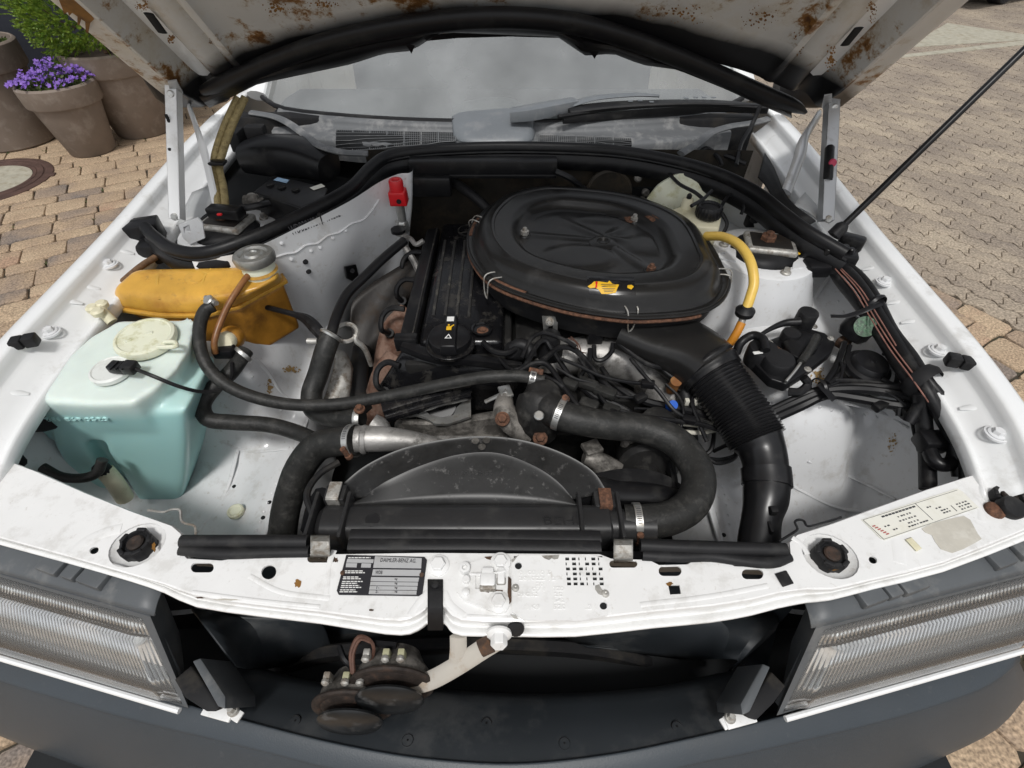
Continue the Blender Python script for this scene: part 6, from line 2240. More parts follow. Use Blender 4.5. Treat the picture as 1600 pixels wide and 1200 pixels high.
# pressed ribs in the sunken middle: humps between the three fixing nuts and the hub
hub = V(943, 374, ZR + .026)
NUTS = [V(820, 366, ZR + .0165), V(1017, 423, ZR + .0165), V(991, 345, ZR + .0165)]
MB().lathe([(.030, -.008), (.020, -.0035), (.015, -.0035), (.012, -.006), (.009, -.0045), (.006, -.007), (0, -.007)], 28, hub, cap=False).obj('lid_hub', 'filter_lid', lo)
for p in NUTS:
    MB().lathe([(.016, -.003), (.013, .001), (.012, .001)], 20, p, cap=False).obj('nut_seat', 'filter_lid', lo)
    b_ = MB()
    b_.lathe([(.0095, 0), (.0095, .009), (.006, .010), (.005, .016), (.003, .017)], 6, p)
    b_.obj('fixing_nut', 'rust' if p is NUTS[1] else 'galv', lo)
for px in ([(1008, 338), (1020, 336), (1030, 342), (1020, 347)], [(975, 340), (985, 338), (996, 344), (985, 349), (978, 346)]):
    pts = [hit(bl_id, u, v, .0012) for u, v in px]
    if all(pts):
        MB().plate(pts, (0, 0, -.0005)).obj('rust_fleck', 'rust', lo, smooth=0)


def lid_decal(px, off, material, name, par, sub=1):
    pts = [hit(bl_id, u, v, off) for u, v in px]
    if all(pts):
        return MB().plate(pts, (0, 0, -.0002)).obj(name, material, par, smooth=0)


def lid_grid(u0, v0, u1, v1, sk, off, material, name, par, nu=8, nv=6):
    rows_ = []
    for i in range(nu + 1):
        r_ = []
        for j in range(nv + 1):
            u = u0 + (u1 - u0) * i / nu + sk * j / nv
            v_ = v0 + (v1 - v0) * j / nv + (i / nu) * 1.5
            q = hit(bl_id, u, v_, off)
            r_.append(q)
        rows_.append(r_)
    return MB().sheet(rows_, 1, 1).obj(name, material, par, smooth=60)


stk = lid_grid(917, 432, 990, 460, 4, .0011, 'sticker_black', 'warning_sticker', lo)


def lid_poly(px, off, material, name, par):
    """small shape laid over the curved lid as a fan of points on the surface"""
    c_ = (sum(p[0] for p in px) / len(px), sum(p[1] for p in px) / len(px))
    rows_ = []
    for s in (0.02, .35, .7, 1):
        rows_.append([hit(bl_id, c_[0] + (p[0] - c_[0]) * s, c_[1] + (p[1] - c_[1]) * s, off) for p in px])
    return MB().sheet(rows_, 1, 1, closed=True).obj(name, material, par, smooth=60)


lid_poly([(918, 448), (924, 445), (928, 441), (936, 441), (950, 443), (952, 440), (957, 443), (967, 446), (964, 452), (962, 458), (950, 459), (940, 459), (935, 453), (930, 450), (922, 451)], .0022, 'sticker_yellow', 'sticker_remnant', lo)
lid_poly([(980, 447), (987, 445), (990, 449), (986, 453), (980, 451)], .0022, 'sticker_yellow', 'sticker_remnant', lo)
lid_poly([(930, 440), (934, 440), (933, 450), (930, 451)], .0030, 'red_plastic', 'sticker_remnant', lo)
for k, (x0, x1, yv) in enumerate(((939, 963, 446), (940, 962, 448.5), (941, 961, 451.5), (943, 960, 454), (944, 958, 456.5))):
    lid_poly([(x0, yv - .5), ((x0 + x1) / 2, yv - .5), (x1, yv - .3), (x1, yv + .3), ((x0 + x1) / 2, yv + .3), (x0, yv + .3)], .0030, 'print_dark', 'sticker_print', lo)
# lower pan, its rusty seam and the wire clips
pan = MB()
rows = [ring(.995, ZR - .006), ring(.998, ZR - .012), ring(.965, ZR - .014), ring(.945, ZR - .05), ring(.90, ZR - .075), ring(.6, ZR - .09)]
pan.sheet(rows, 1, 1, closed=True)
pan.obj('pan', 'matt_black', ac, smooth=50)
r_ = ring(1.002, ZR - .012)
k0 = 0
rustpts = [r_[k % n] for k in range(-2, 34)]
MB().tube(rustpts, .0042, 8, 1).obj('rusty_seam', 'rust', ac)
rustpts = [ring(.982, ZR + .0045)[k % n] for k in range(-3, 3)]
MB().tube(rustpts, .0038, 8, 1, rb=.0012, up=(0, 0, 1)).obj('rust_patch', 'rust', ac)
rustpts = [ring(.980, ZR + .0045)[k % n] for k in range(13, 18)]
MB().tube(rustpts, .0036, 8, 1, rb=.0012, up=(0, 0, 1)).obj('rust_patch', 'rust', ac)
MB().tube(ring(1.006, ZR - .002), .0035, 8, 1, closed=True).obj('lid_bead', 'filter_lid', ac)
for (u, v, du, dv) in ((768, 436, 2, 22), (985, 484, -8, 40), (1134, 430, 6, 14), (743, 345, -5, 6), (838, 302, 1, 3), (985, 314, 2, 3)):
    a = V(u, v, ZR + .004)
    o_ = (a - cen)
    o_.z = 0
    o_.normalize()
    t_ = Vector((-o_.y, o_.x, 0))
    dn = Vector((0, 0, -.045 if dv > 10 else -.02))
    pts = [a - o_ * .022 + t_ * .009 + Vector((0, 0, .004)), a + t_ * .011 + Vector((0, 0, .008)), a + o_ * .012 + t_ * .010, a + o_ * .014 + t_ * .006 + dn * .7, a + o_ * .012 + dn, a + o_ * .014 - t_ * .006 + dn * .7,
           a + o_ * .012 - t_ * .010, a - t_ * .011 + Vector((0, 0, .008)), a - o_ * .022 - t_ * .009 + Vector((0, 0, .004))]
    MB().tube(pts, .0015, 6, 4, closed=True).obj('wire_clip', 'galv', ac)
# snorkel
sk = MB()
sk.tube(T3([(985, 505, .80), (1030, 525, .795), (1075, 552, .785), (1104, 578, .775)]), [.075, .075, .066, .060], 20, 5, rb=[.034, .036, .050, .058], up=(0, 0, 1), sq=3)
sk.obj('snorkel', 'filter_lid', ac)
MB().tube(T3([(1005, 528, .81), (1040, 550, .80), (1080, 580, .785)]), .004, 6, 3).obj('snorkel_rib', 'black_plastic', ac)

# ---------------------------------------------------------------- intake hose
mat('duct_black', (0.010, 0.010, 0.011), 0.3, var=0.2, vscale=20, dirt=((0.025, 0.024, 0.023), 0.22, 40, 0.5))
ih = thing('intake_hose', 'ribbed black intake hose running down from the air cleaner snorkel', 'hose', (.44, .55, .5))
IP = T3([(1098, 566, .785), (1110, 580, .778), (1126, 602, .768), (1143, 626, .757), (1160, 650, .747), (1174, 672, .738), (1184, 690, .730)])
Pf = smooth_line(IP, 40)
MB().tube(Pf[0:60:8], [.056, .060, .0605, .058, .0605, .060, .058, .0575], 28, 2).obj('hose_cuff', 'black_plastic', ih)
L0 = Pf[54:238]
pts, rr_l = [], []
Nr = 22
for k in range(Nr * 6 + 1):
    f = k / (Nr * 6) * (len(L0) - 1)
    i = int(f)
    p = L0[i].lerp(L0[min(i + 1, len(L0) - 1)], f - i)
    pts.append(p)
    rr_l.append(.0505 - .002 * k / (Nr * 6) + .0036 * (.5 + .5 * math.cos(2 * math.pi * k / 6)))
MB().tube(pts, rr_l, 32, 1).obj('corrugated_section', 'duct_black', ih)
MB().tube(T3([(1180, 682, .733), (1190, 702, .724), (1195, 722, .716), (1197, 738, .710)]), [.048, .041, .0385, .0375], 28, 3).obj('smooth_section', 'duct_black', ih)
MB().tube(T3([(1196, 732, .712), (1197.5, 745, .706), (1198, 759, .70)]), .0415, 28, 2).obj('coupling', 'duct_black', ih)
MB().tube(T3([(1198, 754, .702), (1196, 780, .692), (1190, 808, .68), (1186, 845, .665), (1186, 880, .65)]), [.0385, .037, .032, .034, .036], 28, 4, rb=[.038, .036, .031, .031, .032], up=(0, 0, 1)).obj('lower_duct', 'duct_black', ih)
cl_ = MB()
cl_.box(V(1208, 798, .715), (.012, .012, .014), bev=.002)
cl_.box(V(1203, 825, .70), (.006, .02, .012), bev=.002)
cl_.obj('duct_clip', 'matt_black', ih)

# ---------------------------------------------------------------- radiator and fan shroud
rad = thing('radiator', 'black plastic radiator top tank behind the white crossmember', 'radiator', (0, .39, .35))
MB().box((0, .385, .53), (.56, .05, .36), bev=.003).obj('core', 'void_black', rad)
tk = MB()
x0, x1 = -.262, .200
tk.tube([Vector((x0, .385, .735)), Vector((x0 + .01, .385, .735)), Vector((x1 - .01, .385, .735)), Vector((x1, .385, .735))], [.022, .030, .030, .022], 20, 1, rb=[.026, .034, .034, .026], up=(0, 0, 1), sq=3)
tko = tk.obj('top_tank', 'tank_black', rad)
nk = MB()
nk.tube([Vector((.185, .385, .738)), Vector((.215, .383, .742)), Vector((.262, .380, .745))], [.030, .027, .0255], 20, 2)
nk.obj('hose_neck', 'tank_black', rad)
for x in (-.265, -.215, .145, .205):
    MB().box((x, .385, .742), (.006, .078, .074), bev=.002).obj('tank_web', 'tank_black', rad)
# raised tank marks
A_, B_ = V(850, 817, .770), V(917, 815, .770)
text_mesh('BEHR', (B_ - A_).length, .013, Vector((A_.x, .372, .7672)), (1, 0, 0), (0, 1, .22), 'black_plastic', 'tank_lettering', rad, .0016)
MB().lathe([(.011, 0), (.011, .0012), (.009, .0012)], 20, Vector((V(584, 800, .77).x, .380, .768)), (0, -.2, 1)).obj('tank_mark', 'black_plastic', rad)
fr_ = MB()
for a, b in (((605, 789), (664, 789)), ((664, 789), (660, 819)), ((660, 819), (604, 817)), ((604, 817), (605, 789))):
    fr_.tube([Vector((V(a[0], 805, .769).x, .372 + (805 - a[1]) * .0009, .7685 - abs(.385 - (.372 + (805 - a[1]) * .0009)) * .2)), Vector((V(b[0], 805, .769).x, .372 + (805 - b[1]) * .0009, .7685 - abs(.385 - (.372 + (805 - b[1]) * .0009)) * .2))], .0008, 5, 1)
fr_.obj('tank_panel_outline', 'black_plastic', rad)
# front rubber strip of the radiator
sp = MB()
sp.tube([V(548, 838, .79), V(740, 839, .79), V(938, 841, .79)], .010, 10, 1, rb=.008, up=(0, 0, 1), sq=3)
sp.tube([V(546, 853, .79), V(740, 853, .79), V(938, 856, .79)], .010, 10, 1, rb=.009, up=(0, 0, 1), sq=3)
sp.obj('front_strip', 'black_rubber', rad)
for u, v, m_ in ((522, 766, 'galv'), (946, 776, 'rust')):
    k_ = MB()
    p = V(u, v, .775)
    k_.box(p, (.020, .030, .004), bev=.001)
    k_.box(p + Vector((0, -.016, -.012)), (.020, .003, .026), bev=.001)
    k_.obj('spring_clip', m_, rad)
    MB().box(p + Vector((0, .0, -.03)), (.034, .03, .05), bev=.004).obj('clip_base', 'tank_black', rad)
# shroud
OUT = [(520, 775), (540, 755), (575, 728), (630, 703), (700, 688), (760, 684), (820, 691), (880, 711), (925, 738), (948, 770)]
CRE = [(568, 778), (585, 765), (610, 750), (655, 730), (710, 713), (760, 708), (800, 715), (845, 735), (875, 757), (895, 780)]
BAS = [(545, 788), (575, 789), (610, 790), (655, 790), (710, 790), (760, 790), (800, 790), (845, 790), (878, 790), (905, 790)]
zc = lambda k: .742 + .045 * math.sin(math.pi * k / 9)
r0 = [V(u, v, .757) for u, v in BAS]
r1 = [V(u, v, .757 + .025 * math.sin(math.pi * k / 9)) for k, (u, v) in enumerate(CRE)]
r2 = [V(u, v, .745 + .038 * math.sin(math.pi * k / 9)) for k, (u, v) in enumerate(OUT)]
r3 = [p + Vector((0, .004, -.05)) for p in r2]
sh = MB()
a1 = smooth_line(r0, 5)
a2 = smooth_line(r1, 5)
a3 = smooth_line(r2, 5)
a4 = smooth_line(r3, 5)
sh.sheet([a1, [p.lerp(q, .5) for p, q in zip(a1, a2)], [p.lerp(q, .93) for p, q in zip(a1, a2)], [p + Vector((0, .001, .0012)) for p in a2], [p.lerp(q, .08) for p, q in zip(a2, a3)], [p.lerp(q, .5) for p, q in zip(a2, a3)], [p.lerp(q, .95) for p, q in zip(a2, a3)], [p + Vector((0, .003, -.001)) for p in a3], a4], 1, 2)
sho = sh.obj('fan_shroud', 'shroud', rad, smooth=40, solid=.002)
for u, v in ((743, 689), (760, 688), (753, 698)):
    MB().lathe([(.0065, -.001), (.0065, .0008), (0, .0012)], 16, V(u, v, .7845), (0, .1, 1), cap=False).obj('date_stamp', 'alu_dirty', sho)
A_ = V(697, 742, .772)
text_mesh('201 505 02 55', .075, .006, A_, (1, 0, 0), (0, .85, .3), 'shroud', 'shroud_number', sho, .0012)
ex = MB()
ex.tube(T3([(905, 765, .72), (960, 772, .715), (1020, 775, .71), (1060, 782, .70)]), [.03, .022, .02, .018], 12, 4, rb=[.03, .02, .018, .015], up=(0, 0, 1), sq=3)
ex.obj('shroud_side', 'black_plastic', rad)
ex = MB()
ex.tube(T3([(520, 775, .735), (505, 800, .70), (496, 835, .66)]), .012, 8, 4, rb=.03, up=(1, 0, 0))
ex.obj('shroud_side', 'black_plastic', rad)
MB().tube(T3([(500, 830, .70), (487, 800, .72), (480, 770, .73), (500, 740, .73), (530, 722, .73)]), .006, 8, 4).obj('shroud_edge', 'matt_black', rad)

# ---------------------------------------------------------------- hoses
def hose(name, pts, r, material, label, cat='hose', seg=14, sub=6, clamps=(), group=None, rough=.006):
    P_ = T3(pts)
    if clamps:
        t = thing(name, label, cat, P_[len(P_) // 2], group)
        h_ = MB().tube(P_, r, seg, sub, rough=rough).obj('rubber_hose', material, t)
        pf = smooth_line(P_, 20)
        for f, rr3 in clamps:
            i = min(int(f * (len(pf) - 2)), len(pf) - 2)
            d_ = (pf[i + 1] - pf[i]).normalized()
            p = pf[i]
            c_ = MB().lathe([(rr3, -.006), (rr3 + .0016, -.0055), (rr3 + .0016, .0055), (rr3, .006)], 32, p, d_, cap=False).obj('hose_clamp', 'zinc', t)
            upv = Vector((0, -.35, 1))
            upv = (upv - d_ * upv.dot(d_)).normalized()
            sd_ = d_.cross(upv)
            q = p + upv * (rr3 * .55) - sd_ * rr3 * .92
            MB().lathe([(.0055, -.010), (.0055, .008), (.007, .009), (.007, .016), (.004, .017)], 10, q, sd_ * -.3 + upv * -1 if rr3 > .025 else d_).obj('clamp_screw', 'rust', c_)
            for k in range(9):
                an_ = (k - 2) * .11
                v_ = upv * math.cos(an_) + sd_ * math.sin(an_)
                s2_ = d_.cross(v_)
                M_ = Matrix((s2_, d_, v_)).transposed().to_4x4()
                M_.translation = p + v_ * (rr3 + .0018)
                MB().box((0, 0, 0), (.0012, .007, .0008), M=M_, bev=0).obj('clamp_slot', 'print_dark', c_)
        return t
    return tag(MB().tube(P_, r, seg, sub, rough=rough).obj(name, material), label, cat, group)


hose('radiator_hose', [(866, 644, .782), (900, 656, .778), (950, 664, .772), (1005, 670, .764), (1058, 692, .757), (1090, 738, .752), (1084, 782, .748), (1050, 808, .746), (1005, 815, .746), (975, 815, .744)], [.0275, .0265, .026, .0265, .0275, .028, .0275, .0265, .027, .027], 'hose_rubber',
     'thick black radiator hose curving back to the thermostat housing', clamps=((.03, .0285), (.93, .0285)), seg=22)
hose('coolant_hose', [(333, 478, .862), (320, 486, .858), (312, 510, .845), (313, 545, .825), (328, 578, .80), (360, 605, .775), (410, 624, .755), (470, 633, .745), (540, 630, .745), (620, 616, .76), (700, 599, .785), (760, 589, .80), (815, 588, .80), (850, 595, .795)],
     .0118, 'hose_rubber', 'long black coolant hose from amber tank across the engine front', clamps=((.965, .0128),))
hose('lower_coolant_hose', [(384, 548, .775), (362, 580, .765), (335, 605, .75), (317, 632, .735), (326, 655, .722), (365, 660, .712), (420, 664, .705), (465, 676, .70), (500, 692, .705), (530, 700, .71)], .0152, 'hose_rubber',
     'black hose looping from under the amber tank to the large junction', seg=16)
hose('lower_radiator_hose', [(556, 688, .745), (530, 690, .735), (497, 698, .715), (470, 730, .68), (452, 775, .64), (443, 820, .60), (440, 870, .55)], [.0265, .0265, .0275, .028, .0265, .026, .026], 'hose_rubber',
     'broad black lower radiator hose dropping beside the radiator', clamps=((.03, .0285),), seg=20)
t = thing('heater_pipe', 'bent black heater pipe crossing the white side wall', 'pipe', V(545, 460, .80))
MB().tube(T3([(632, 376, .865), (600, 403, .855), (572, 430, .845), (546, 455, .835), (534, 475, .825), (524, 500, .815), (515, 530, .80)]), .0105, 12, 4).obj('metal_pipe', 'black_plastic', t)
MB().tube(T3([(518, 522, .80), (508, 548, .78), (497, 585, .74), (487, 615, .715), (492, 640, .70), (520, 652, .70), (562, 655, .72)]), .021, 14, 5, rough=.006).obj('rubber_end', 'hose_rubber', t)
MB().lathe([(.022, -.004), (.024, 0), (.022, .004)], 20, V(517, 524, .801), (.3, .5, .3), cap=False).obj('clamp', 'zinc', t)
MB().lathe([(.006, -.01), (.006, .01)], 10, V(488, 533, .80), (1, 0, 0)).obj('clamp_screw', 'galv', t)
MB().lathe([(.022, -.006), (.024, 0), (.022, .006)], 20, V(560, 655, .72), (1, 0, 0), cap=False).obj('clamp', 'zinc', t)
bolt(MB(), V(562, 640, .745), .007, .01).obj('clamp_screw', 'rust', t)
bt_ = thing('pipe_bracket', 'small black bracket bolted to the white side wall', 'bracket', V(545, 424, .84))
q_ = [hit(bw, u, v, .014) for u, v in ((533, 412), (550, 408), (556, 428), (548, 436), (536, 430))]
MB().hull2(q_, [p + Vector((-.008, .010, -.006)) for p in q_], bev=.002).obj('plate', 'black_plastic', bt_)
MB().lathe([(.006, 0), (.006, .005)], 12, hit(bw, 543, 418, .014), (.5, -.7, .4)).obj('stud', 'matt_black', bt_)
hose('vent_hose', [(1103, 369, .885), (1130, 370, .905), (1155, 383, .915), (1172, 408, .908), (1178, 440, .885), (1172, 465, .862), (1166, 482, .845)], .0098, 'yellow_hose', 'soft yellow hose arching from air cleaner towards the right strut tower', seg=14)
vv = thing('vent_valve', 'black disc valve between the yellow and orange hoses', 'valve', V(1163, 488, .815))
MB().lathe([(.008, -.014), (.010, -.010), (.018, -.006), (.019, .004), (.012, .009), (.009, .014)], 24, V(1164, 487, .838), (V(1166, 482, .845) - V(1160, 500, .815))).obj('valve_disc', 'black_rubber', vv)
MB().tube(T3([(1162, 492, .832), (1158, 506, .818)]), .0072, 12, 1).obj('valve_stub', 'galv', vv)
hose('orange_hose', [(1159, 504, .82), (1150, 522, .80), (1138, 540, .775), (1122, 556, .75)], .0085, 'orange_hose', 'short orange hose under the black disc valve', seg=12)

# ---------------------------------------------------------------- coolant tank
ct = thing('coolant_tank', 'amber coolant expansion tank with metal pressure cap', 'coolant tank', (-.62, .87, .69))
u1 = MB()
topp = T3([(214, 421, .882), (300, 419, .884), (372, 417, .884), (428, 412, .884), (438, 432, .876), (404, 452, .870), (372, 462, .866), (318, 466, .864), (250, 462, .864), (186, 455, .868), (178, 446, .870)])
seamp = T3([(208, 424, .826), (300, 424, .826), (372, 424, .826), (436, 424, .826), (446, 440, .826), (408, 460, .826), (372, 480, .826), (318, 494, .826), (250, 494, .826), (186, 484, .826), (172, 470, .826)])
u1.hull2(topp, seamp, bev=.012, seg=4)
uo = u1.obj('upper_shell', 'amber_plastic', ct, smooth=50)


def blow(o, vox, it):
    m_ = o.modifiers.new('blow_moulded', 'REMESH')
    m_.mode, m_.voxel_size, m_.use_smooth_shade = 'VOXEL', vox, True
    m_ = o.modifiers.new('soften', 'SMOOTH')
    m_.factor, m_.iterations = .5, it


blow(uo, .004, 8)
sm = MB()
cs = sum(seamp, Vector()) / len(seamp)
o_ = [cs + (p - cs) * 1.03 for p in seamp]
sm.hull2([p + Vector((0, 0, .003)) for p in o_], [p - Vector((0, 0, .005)) for p in o_], bev=.002, seg=2)
sm.obj('seam_flange', 'amber_plastic', ct)
lw = MB()
lowp = [cs + (p - cs) * .97 - Vector((0, 0, .004)) for p in seamp]
bott = [Vector((max(p.x, -.60) if p.x < -.60 else p.x, p.y - .01, .70)) for p in lowp]
bott = [Vector((p.x * .98 - .005, p.y, p.z)) for p in bott]
lw.hull2(lowp, bott, bev=.012, seg=4)
blow(lw.obj('lower_shell', 'amber_dark', ct, smooth=50), .004, 8)
# raised marks on the shell
bv = BVHTree.FromPolygons([v.co for v in uo.data.vertices], [tuple(p.vertices) for p in uo.data.polygons])
for pts in ([(252, 422), (246, 440), (250, 468)], [(330, 420), (318, 436), (316, 470)]):
    q = [hit(bv, u, v, .0) for u, v in pts]
    if all(q):
        MB().tube(q, .003, 8, 5, rb=.0015, up=(0, -.3, 1)).obj('shell_rib', 'amber_plastic', ct)
q = hit(bv, 305, 432, -.002)
if q:
    MB().lathe([(.024, -.004), (.020, .003), (.010, .005), (0, .004)], 24, q, (0, -.15, 1), cap=False).obj('shell_boss', 'amber_plastic', ct)
nk = V(405, 420, .884)
MB().lathe([(.034, -.02), (.032, .012), (.030, .018), (.034, .020), (.034, .030)], 32, nk, cap=False).obj('filler_neck', 'cap_cream', ct)
MB().lathe([(.036, -.004), (.031, .004), (.031, .008)], 32, nk, cap=False).obj('neck_collar', 'amber_plastic', ct)
mat('steel_cap', (0.42, 0.42, 0.40), 0.34, 0.8, var=0.2, vscale=30, dirt=((0.22, 0.21, 0.19), 0.4, 40, 0.6))
MB().lathe([(.036, .018), (.0375, .030), (.035, .037), (.026, .038), (.023, .033), (.018, .034), (.015, .038), (.008, .039), (.006, .036), (0, .036)], 40, nk, wob=lambda a: 1 + .10 * max(0, math.cos(a - .4)) ** 8 + .10 * max(0, math.cos(a - 3.6)) ** 8, cap=False).obj('pressure_cap', 'steel_cap', ct)
MB().tube(T3([(397, 422, .888), (385, 434, .886), (370, 455, .876), (355, 480, .86), (342, 510, .84), (335, 535, .82), (336, 552, .80)]), .0062, 10, 5).obj('overflow_hose', 'brown_hose', ct)
MB().lathe([(.010, 0), (.011, .014), (.009, .016)], 14, V(334, 474, .862), (-.3, -.3, .8)).obj('hose_clamp', 'zinc', ct)
MB().tube([V(322, 465, .868), V(338, 474, .872)], .0052, 10, 1).obj('clamp_screw', 'zinc', ct)
ss = MB()
c0 = V(358, 530, .795)
ss.lathe([(.024, -.02), (.024, 0), (.020, .006), (.014, .008)], 20, c0, (.1, -.8, .4))
ss.obj('level_sensor', 'amber_dark', ct)
MB().lathe([(.018, .004), (.019, .020), (.015, .026)], 18, c0, (.1, -.8, .4)).obj('sensor_collar', 'cream_plastic', ct)
MB().box(V(351, 549, .79), (.038, .026, .020), bev=.003).obj('sensor_plug', 'black_plastic', ct)
MB().lathe([(.020, -.004), (.021, 0), (.020, .004)], 18, V(380, 554, .775), (.4, .5, .2), cap=False).obj('bottom_clamp', 'zinc', ct)
cl_ = thing('tank_strap_clip', 'pale cream plastic clip wedged beside the amber tank', 'clip', V(158, 495, .84))
MB().tube(T3([(176, 503, .84), (165, 492, .852), (155, 482, .862)]), .010, 10, 3).obj('stem', 'cream_plastic', cl_)
k_ = MB()
for du, dv in ((-8, -2), (6, -8), (0, 4)):
    k_.lathe([(.011, -.005), (.012, .003), (.008, .007)], 14, V(153 + du, 484 + dv, .864))
k_.obj('head', 'cream_plastic', cl_)
tag(MB().tube(T3([(243, 402, .86), (222, 415, .86), (198, 435, .855), (178, 455, .845), (165, 480, .83), (158, 508, .81)]), .007, 10, 5).obj('braided_cable', 'brown_braid'), 'brown braided cable along the left inner fender behind the amber tank', 'cable')
MB().tube(T3([(150, 520, .83), (110, 570, .82), (85, 600, .81)]), .012, 8, 4).obj('inner_harness', 'matt_black', car)

# ---------------------------------------------------------------- washer reservoir
wr = thing('washer_reservoir', 'milky washer reservoir with blue fluid and cream cap', 'reservoir', (-.69, .66, .54))
TOPW = [(184, 499, .852), (240, 497, .856), (296, 498, .852), (307, 503, .850), (296, 545, .845), (276, 575, .842), (244, 604, .838), (205, 630, .834), (150, 632, .832), (75, 628, .830), (58, 618, .832), (62, 600, .834), (100, 560, .842), (140, 524, .848)]
tp_ = T3(TOPW)
ce = sum(tp_, Vector()) / len(tp_)
yfr = .578
mid = [Vector((p.x, p.y, .70)) for p in tp_[:3]] + T3([(309, 548, .72), (304, 600, .71), (298, 640, .70), (293, 672, .69)]) + [VY(262, 690, .584), VY(150, 690, .584), VY(78, 686, .59)] + T3([(54, 664, .75)]) + [Vector((p.x - .03, p.y, .70)) for p in tp_[11:13]] + [Vector((tp_[13].x - .01, tp_[13].y - .01, .70))]
wb = MB()
wb.hull2(tp_, mid, bev=.012, seg=3)
legr = [VY(150, 655, yfr), VY(200, 645, yfr), VY(290, 640, yfr), VY(293, 700, yfr), VY(291, 745, yfr), VY(283, 789, yfr), VY(218, 789, yfr), VY(190, 745, yfr), VY(166, 708, yfr)]
wb.hull2(legr, [p + Vector((-.008, .15, 0)) for p in legr], bev=.01, seg=3)
legl = [VY(72, 655, .575), VY(125, 660, .575), VY(128, 690, .575), VY(146, 722, .575), VY(172, 768, .575), VY(132, 760, .575), VY(104, 735, .575), VY(84, 700, .575)]
wb.hull2(legl, [p + Vector((.0, .15, 0)) for p in legl], bev=.008, seg=3)
brd = [VY(110, 662, .60), VY(180, 662, .60), VY(205, 780, .63), VY(150, 770, .63)]
wb.hull2(brd, [p + Vector((0, .10, 0)) for p in brd], bev=.006)
wbo = wb.obj('tank', 'washer_plastic', wr, smooth=0)
md = wbo.modifiers.new('blow_moulded', 'REMESH')
md.mode, md.voxel_size, md.use_smooth_shade = 'VOXEL', .0045, True
md = wbo.modifiers.new('soften', 'SMOOTH')
md.factor, md.iterations = .5, 14
cpn = V(226, 526, .862)
cp_ = MB().lathe([(.050, -.012), (.052, -.004), (.050, .002), (.045, .004), (.043, .002), (0, .003)], 40, cpn, (0.05, -.05, 1), cap=False).obj('filler_cap', 'cap_cream', wr)
MB().tube([cpn + Vector((.045, -.016, .001)), cpn + Vector((.066, -.020, .004)), cpn + Vector((.074, -.030, .004)), cpn + Vector((.062, -.032, .003)), cpn + Vector((.040, -.030, .001))], .004, 8, 5).obj('cap_tab', 'cap_cream', cp_)
for a in (.4, 2.2, 4.0):
    MB().box(cpn + Vector((.018 * math.cos(a) - .01, .018 * math.sin(a), .003)), (.012, .008, .002), rotz=a, bev=.0008).obj('cap_mark', 'cap_cream', cp_)
lsn = V(172, 577, .850)
ls = MB().lathe([(.032, -.008), (.033, 0), (.029, .003), (.027, .0015), (0, .002)], 32, lsn, (.03, -.05, 1), cap=False).obj('level_sensor', 'white_plastic', wr)
k_ = MB()
k_.box(V(187, 574, .862), (.034, .020, .016), rotz=R(-8), bev=.003)
k_.box(V(203, 574, .864), (.022, .022, .018), rotz=R(-8), bev=.003)
for k in range(3):
    k_.box(V(178 + k * 9, 571, .871), (.003, .022, .003), rotz=R(-8), bev=.0008)
k_.obj('plug', 'black_plastic', ls)
tag(MB().tube(T3([(210, 576, .862), (240, 588, .855), (280, 604, .83), (315, 612, .80), (345, 608, .78), (362, 590, .775), (362, 566, .785)]), .0034, 8, 5).obj('sensor_wire', 'wire_black'), 'thin black wire from washer level plug to the amber tank', 'wire')
A_, B_ = VY(72, 652, .552), VY(172, 651, .552)
mat('washer_emboss', (0.44, 0.69, 0.67), 0.45, var=0.05)


def surf_bvh_w(o):
    ev_ = o.evaluated_get(bpy.context.evaluated_depsgraph_get())
    me_ = ev_.to_mesh()
    t_ = BVHTree.FromPolygons([v.co for v in me_.vertices], [tuple(p.vertices) for p in me_.polygons])
    ev_.to_mesh_clear()
    return t_


bwt = surf_bvh_w(wbo)
a_, b_ = hit(bwt, 74, 656, .0012), hit(bwt, 172, 655, .0012)
if a_ and b_:
    text_mesh('201 869 0520', (b_ - a_).length, .009, a_, b_ - a_, Vector((0, -.10, 1)), 'washer_emboss', 'embossed_number', wr, .003)
pm = thing('washer_pump', 'cream washer pump with black hose under the reservoir fork', 'pump', VY(180, 760, .54))
MB().tube([VY(163, 735, .552), VY(178, 752, .545), VY(195, 778, .54)], .016, 14, 3).obj('pump_body', 'cream_plastic', pm)
MB().lathe([(.014, 0), (.015, .018), (.011, .022)], 16, VY(166, 738, .55), (-.3, .1, 1)).obj('pump_cap', 'matt_black', pm)
MB().tube([VY(160, 718, .545), VY(152, 738, .53), VY(130, 747, .52), VY(95, 745, .52), VY(66, 730, .53)], .009, 12, 5).obj('pump_hose', 'hose_rubber', pm)
MB().lathe([(.055, -.01), (.06, 0), (.055, .01), (0, .012)], 24, Vector((-.80, .60, .80)), (1, -.5, .3), cap=False).obj('fender_plug', 'matt_black', car)
MB().tube(T3([(2, 660, .80), (20, 680, .77), (10, 700, .75), (30, 725, .74)]), .012, 8, 4).obj('inner_harness', 'matt_black', car)

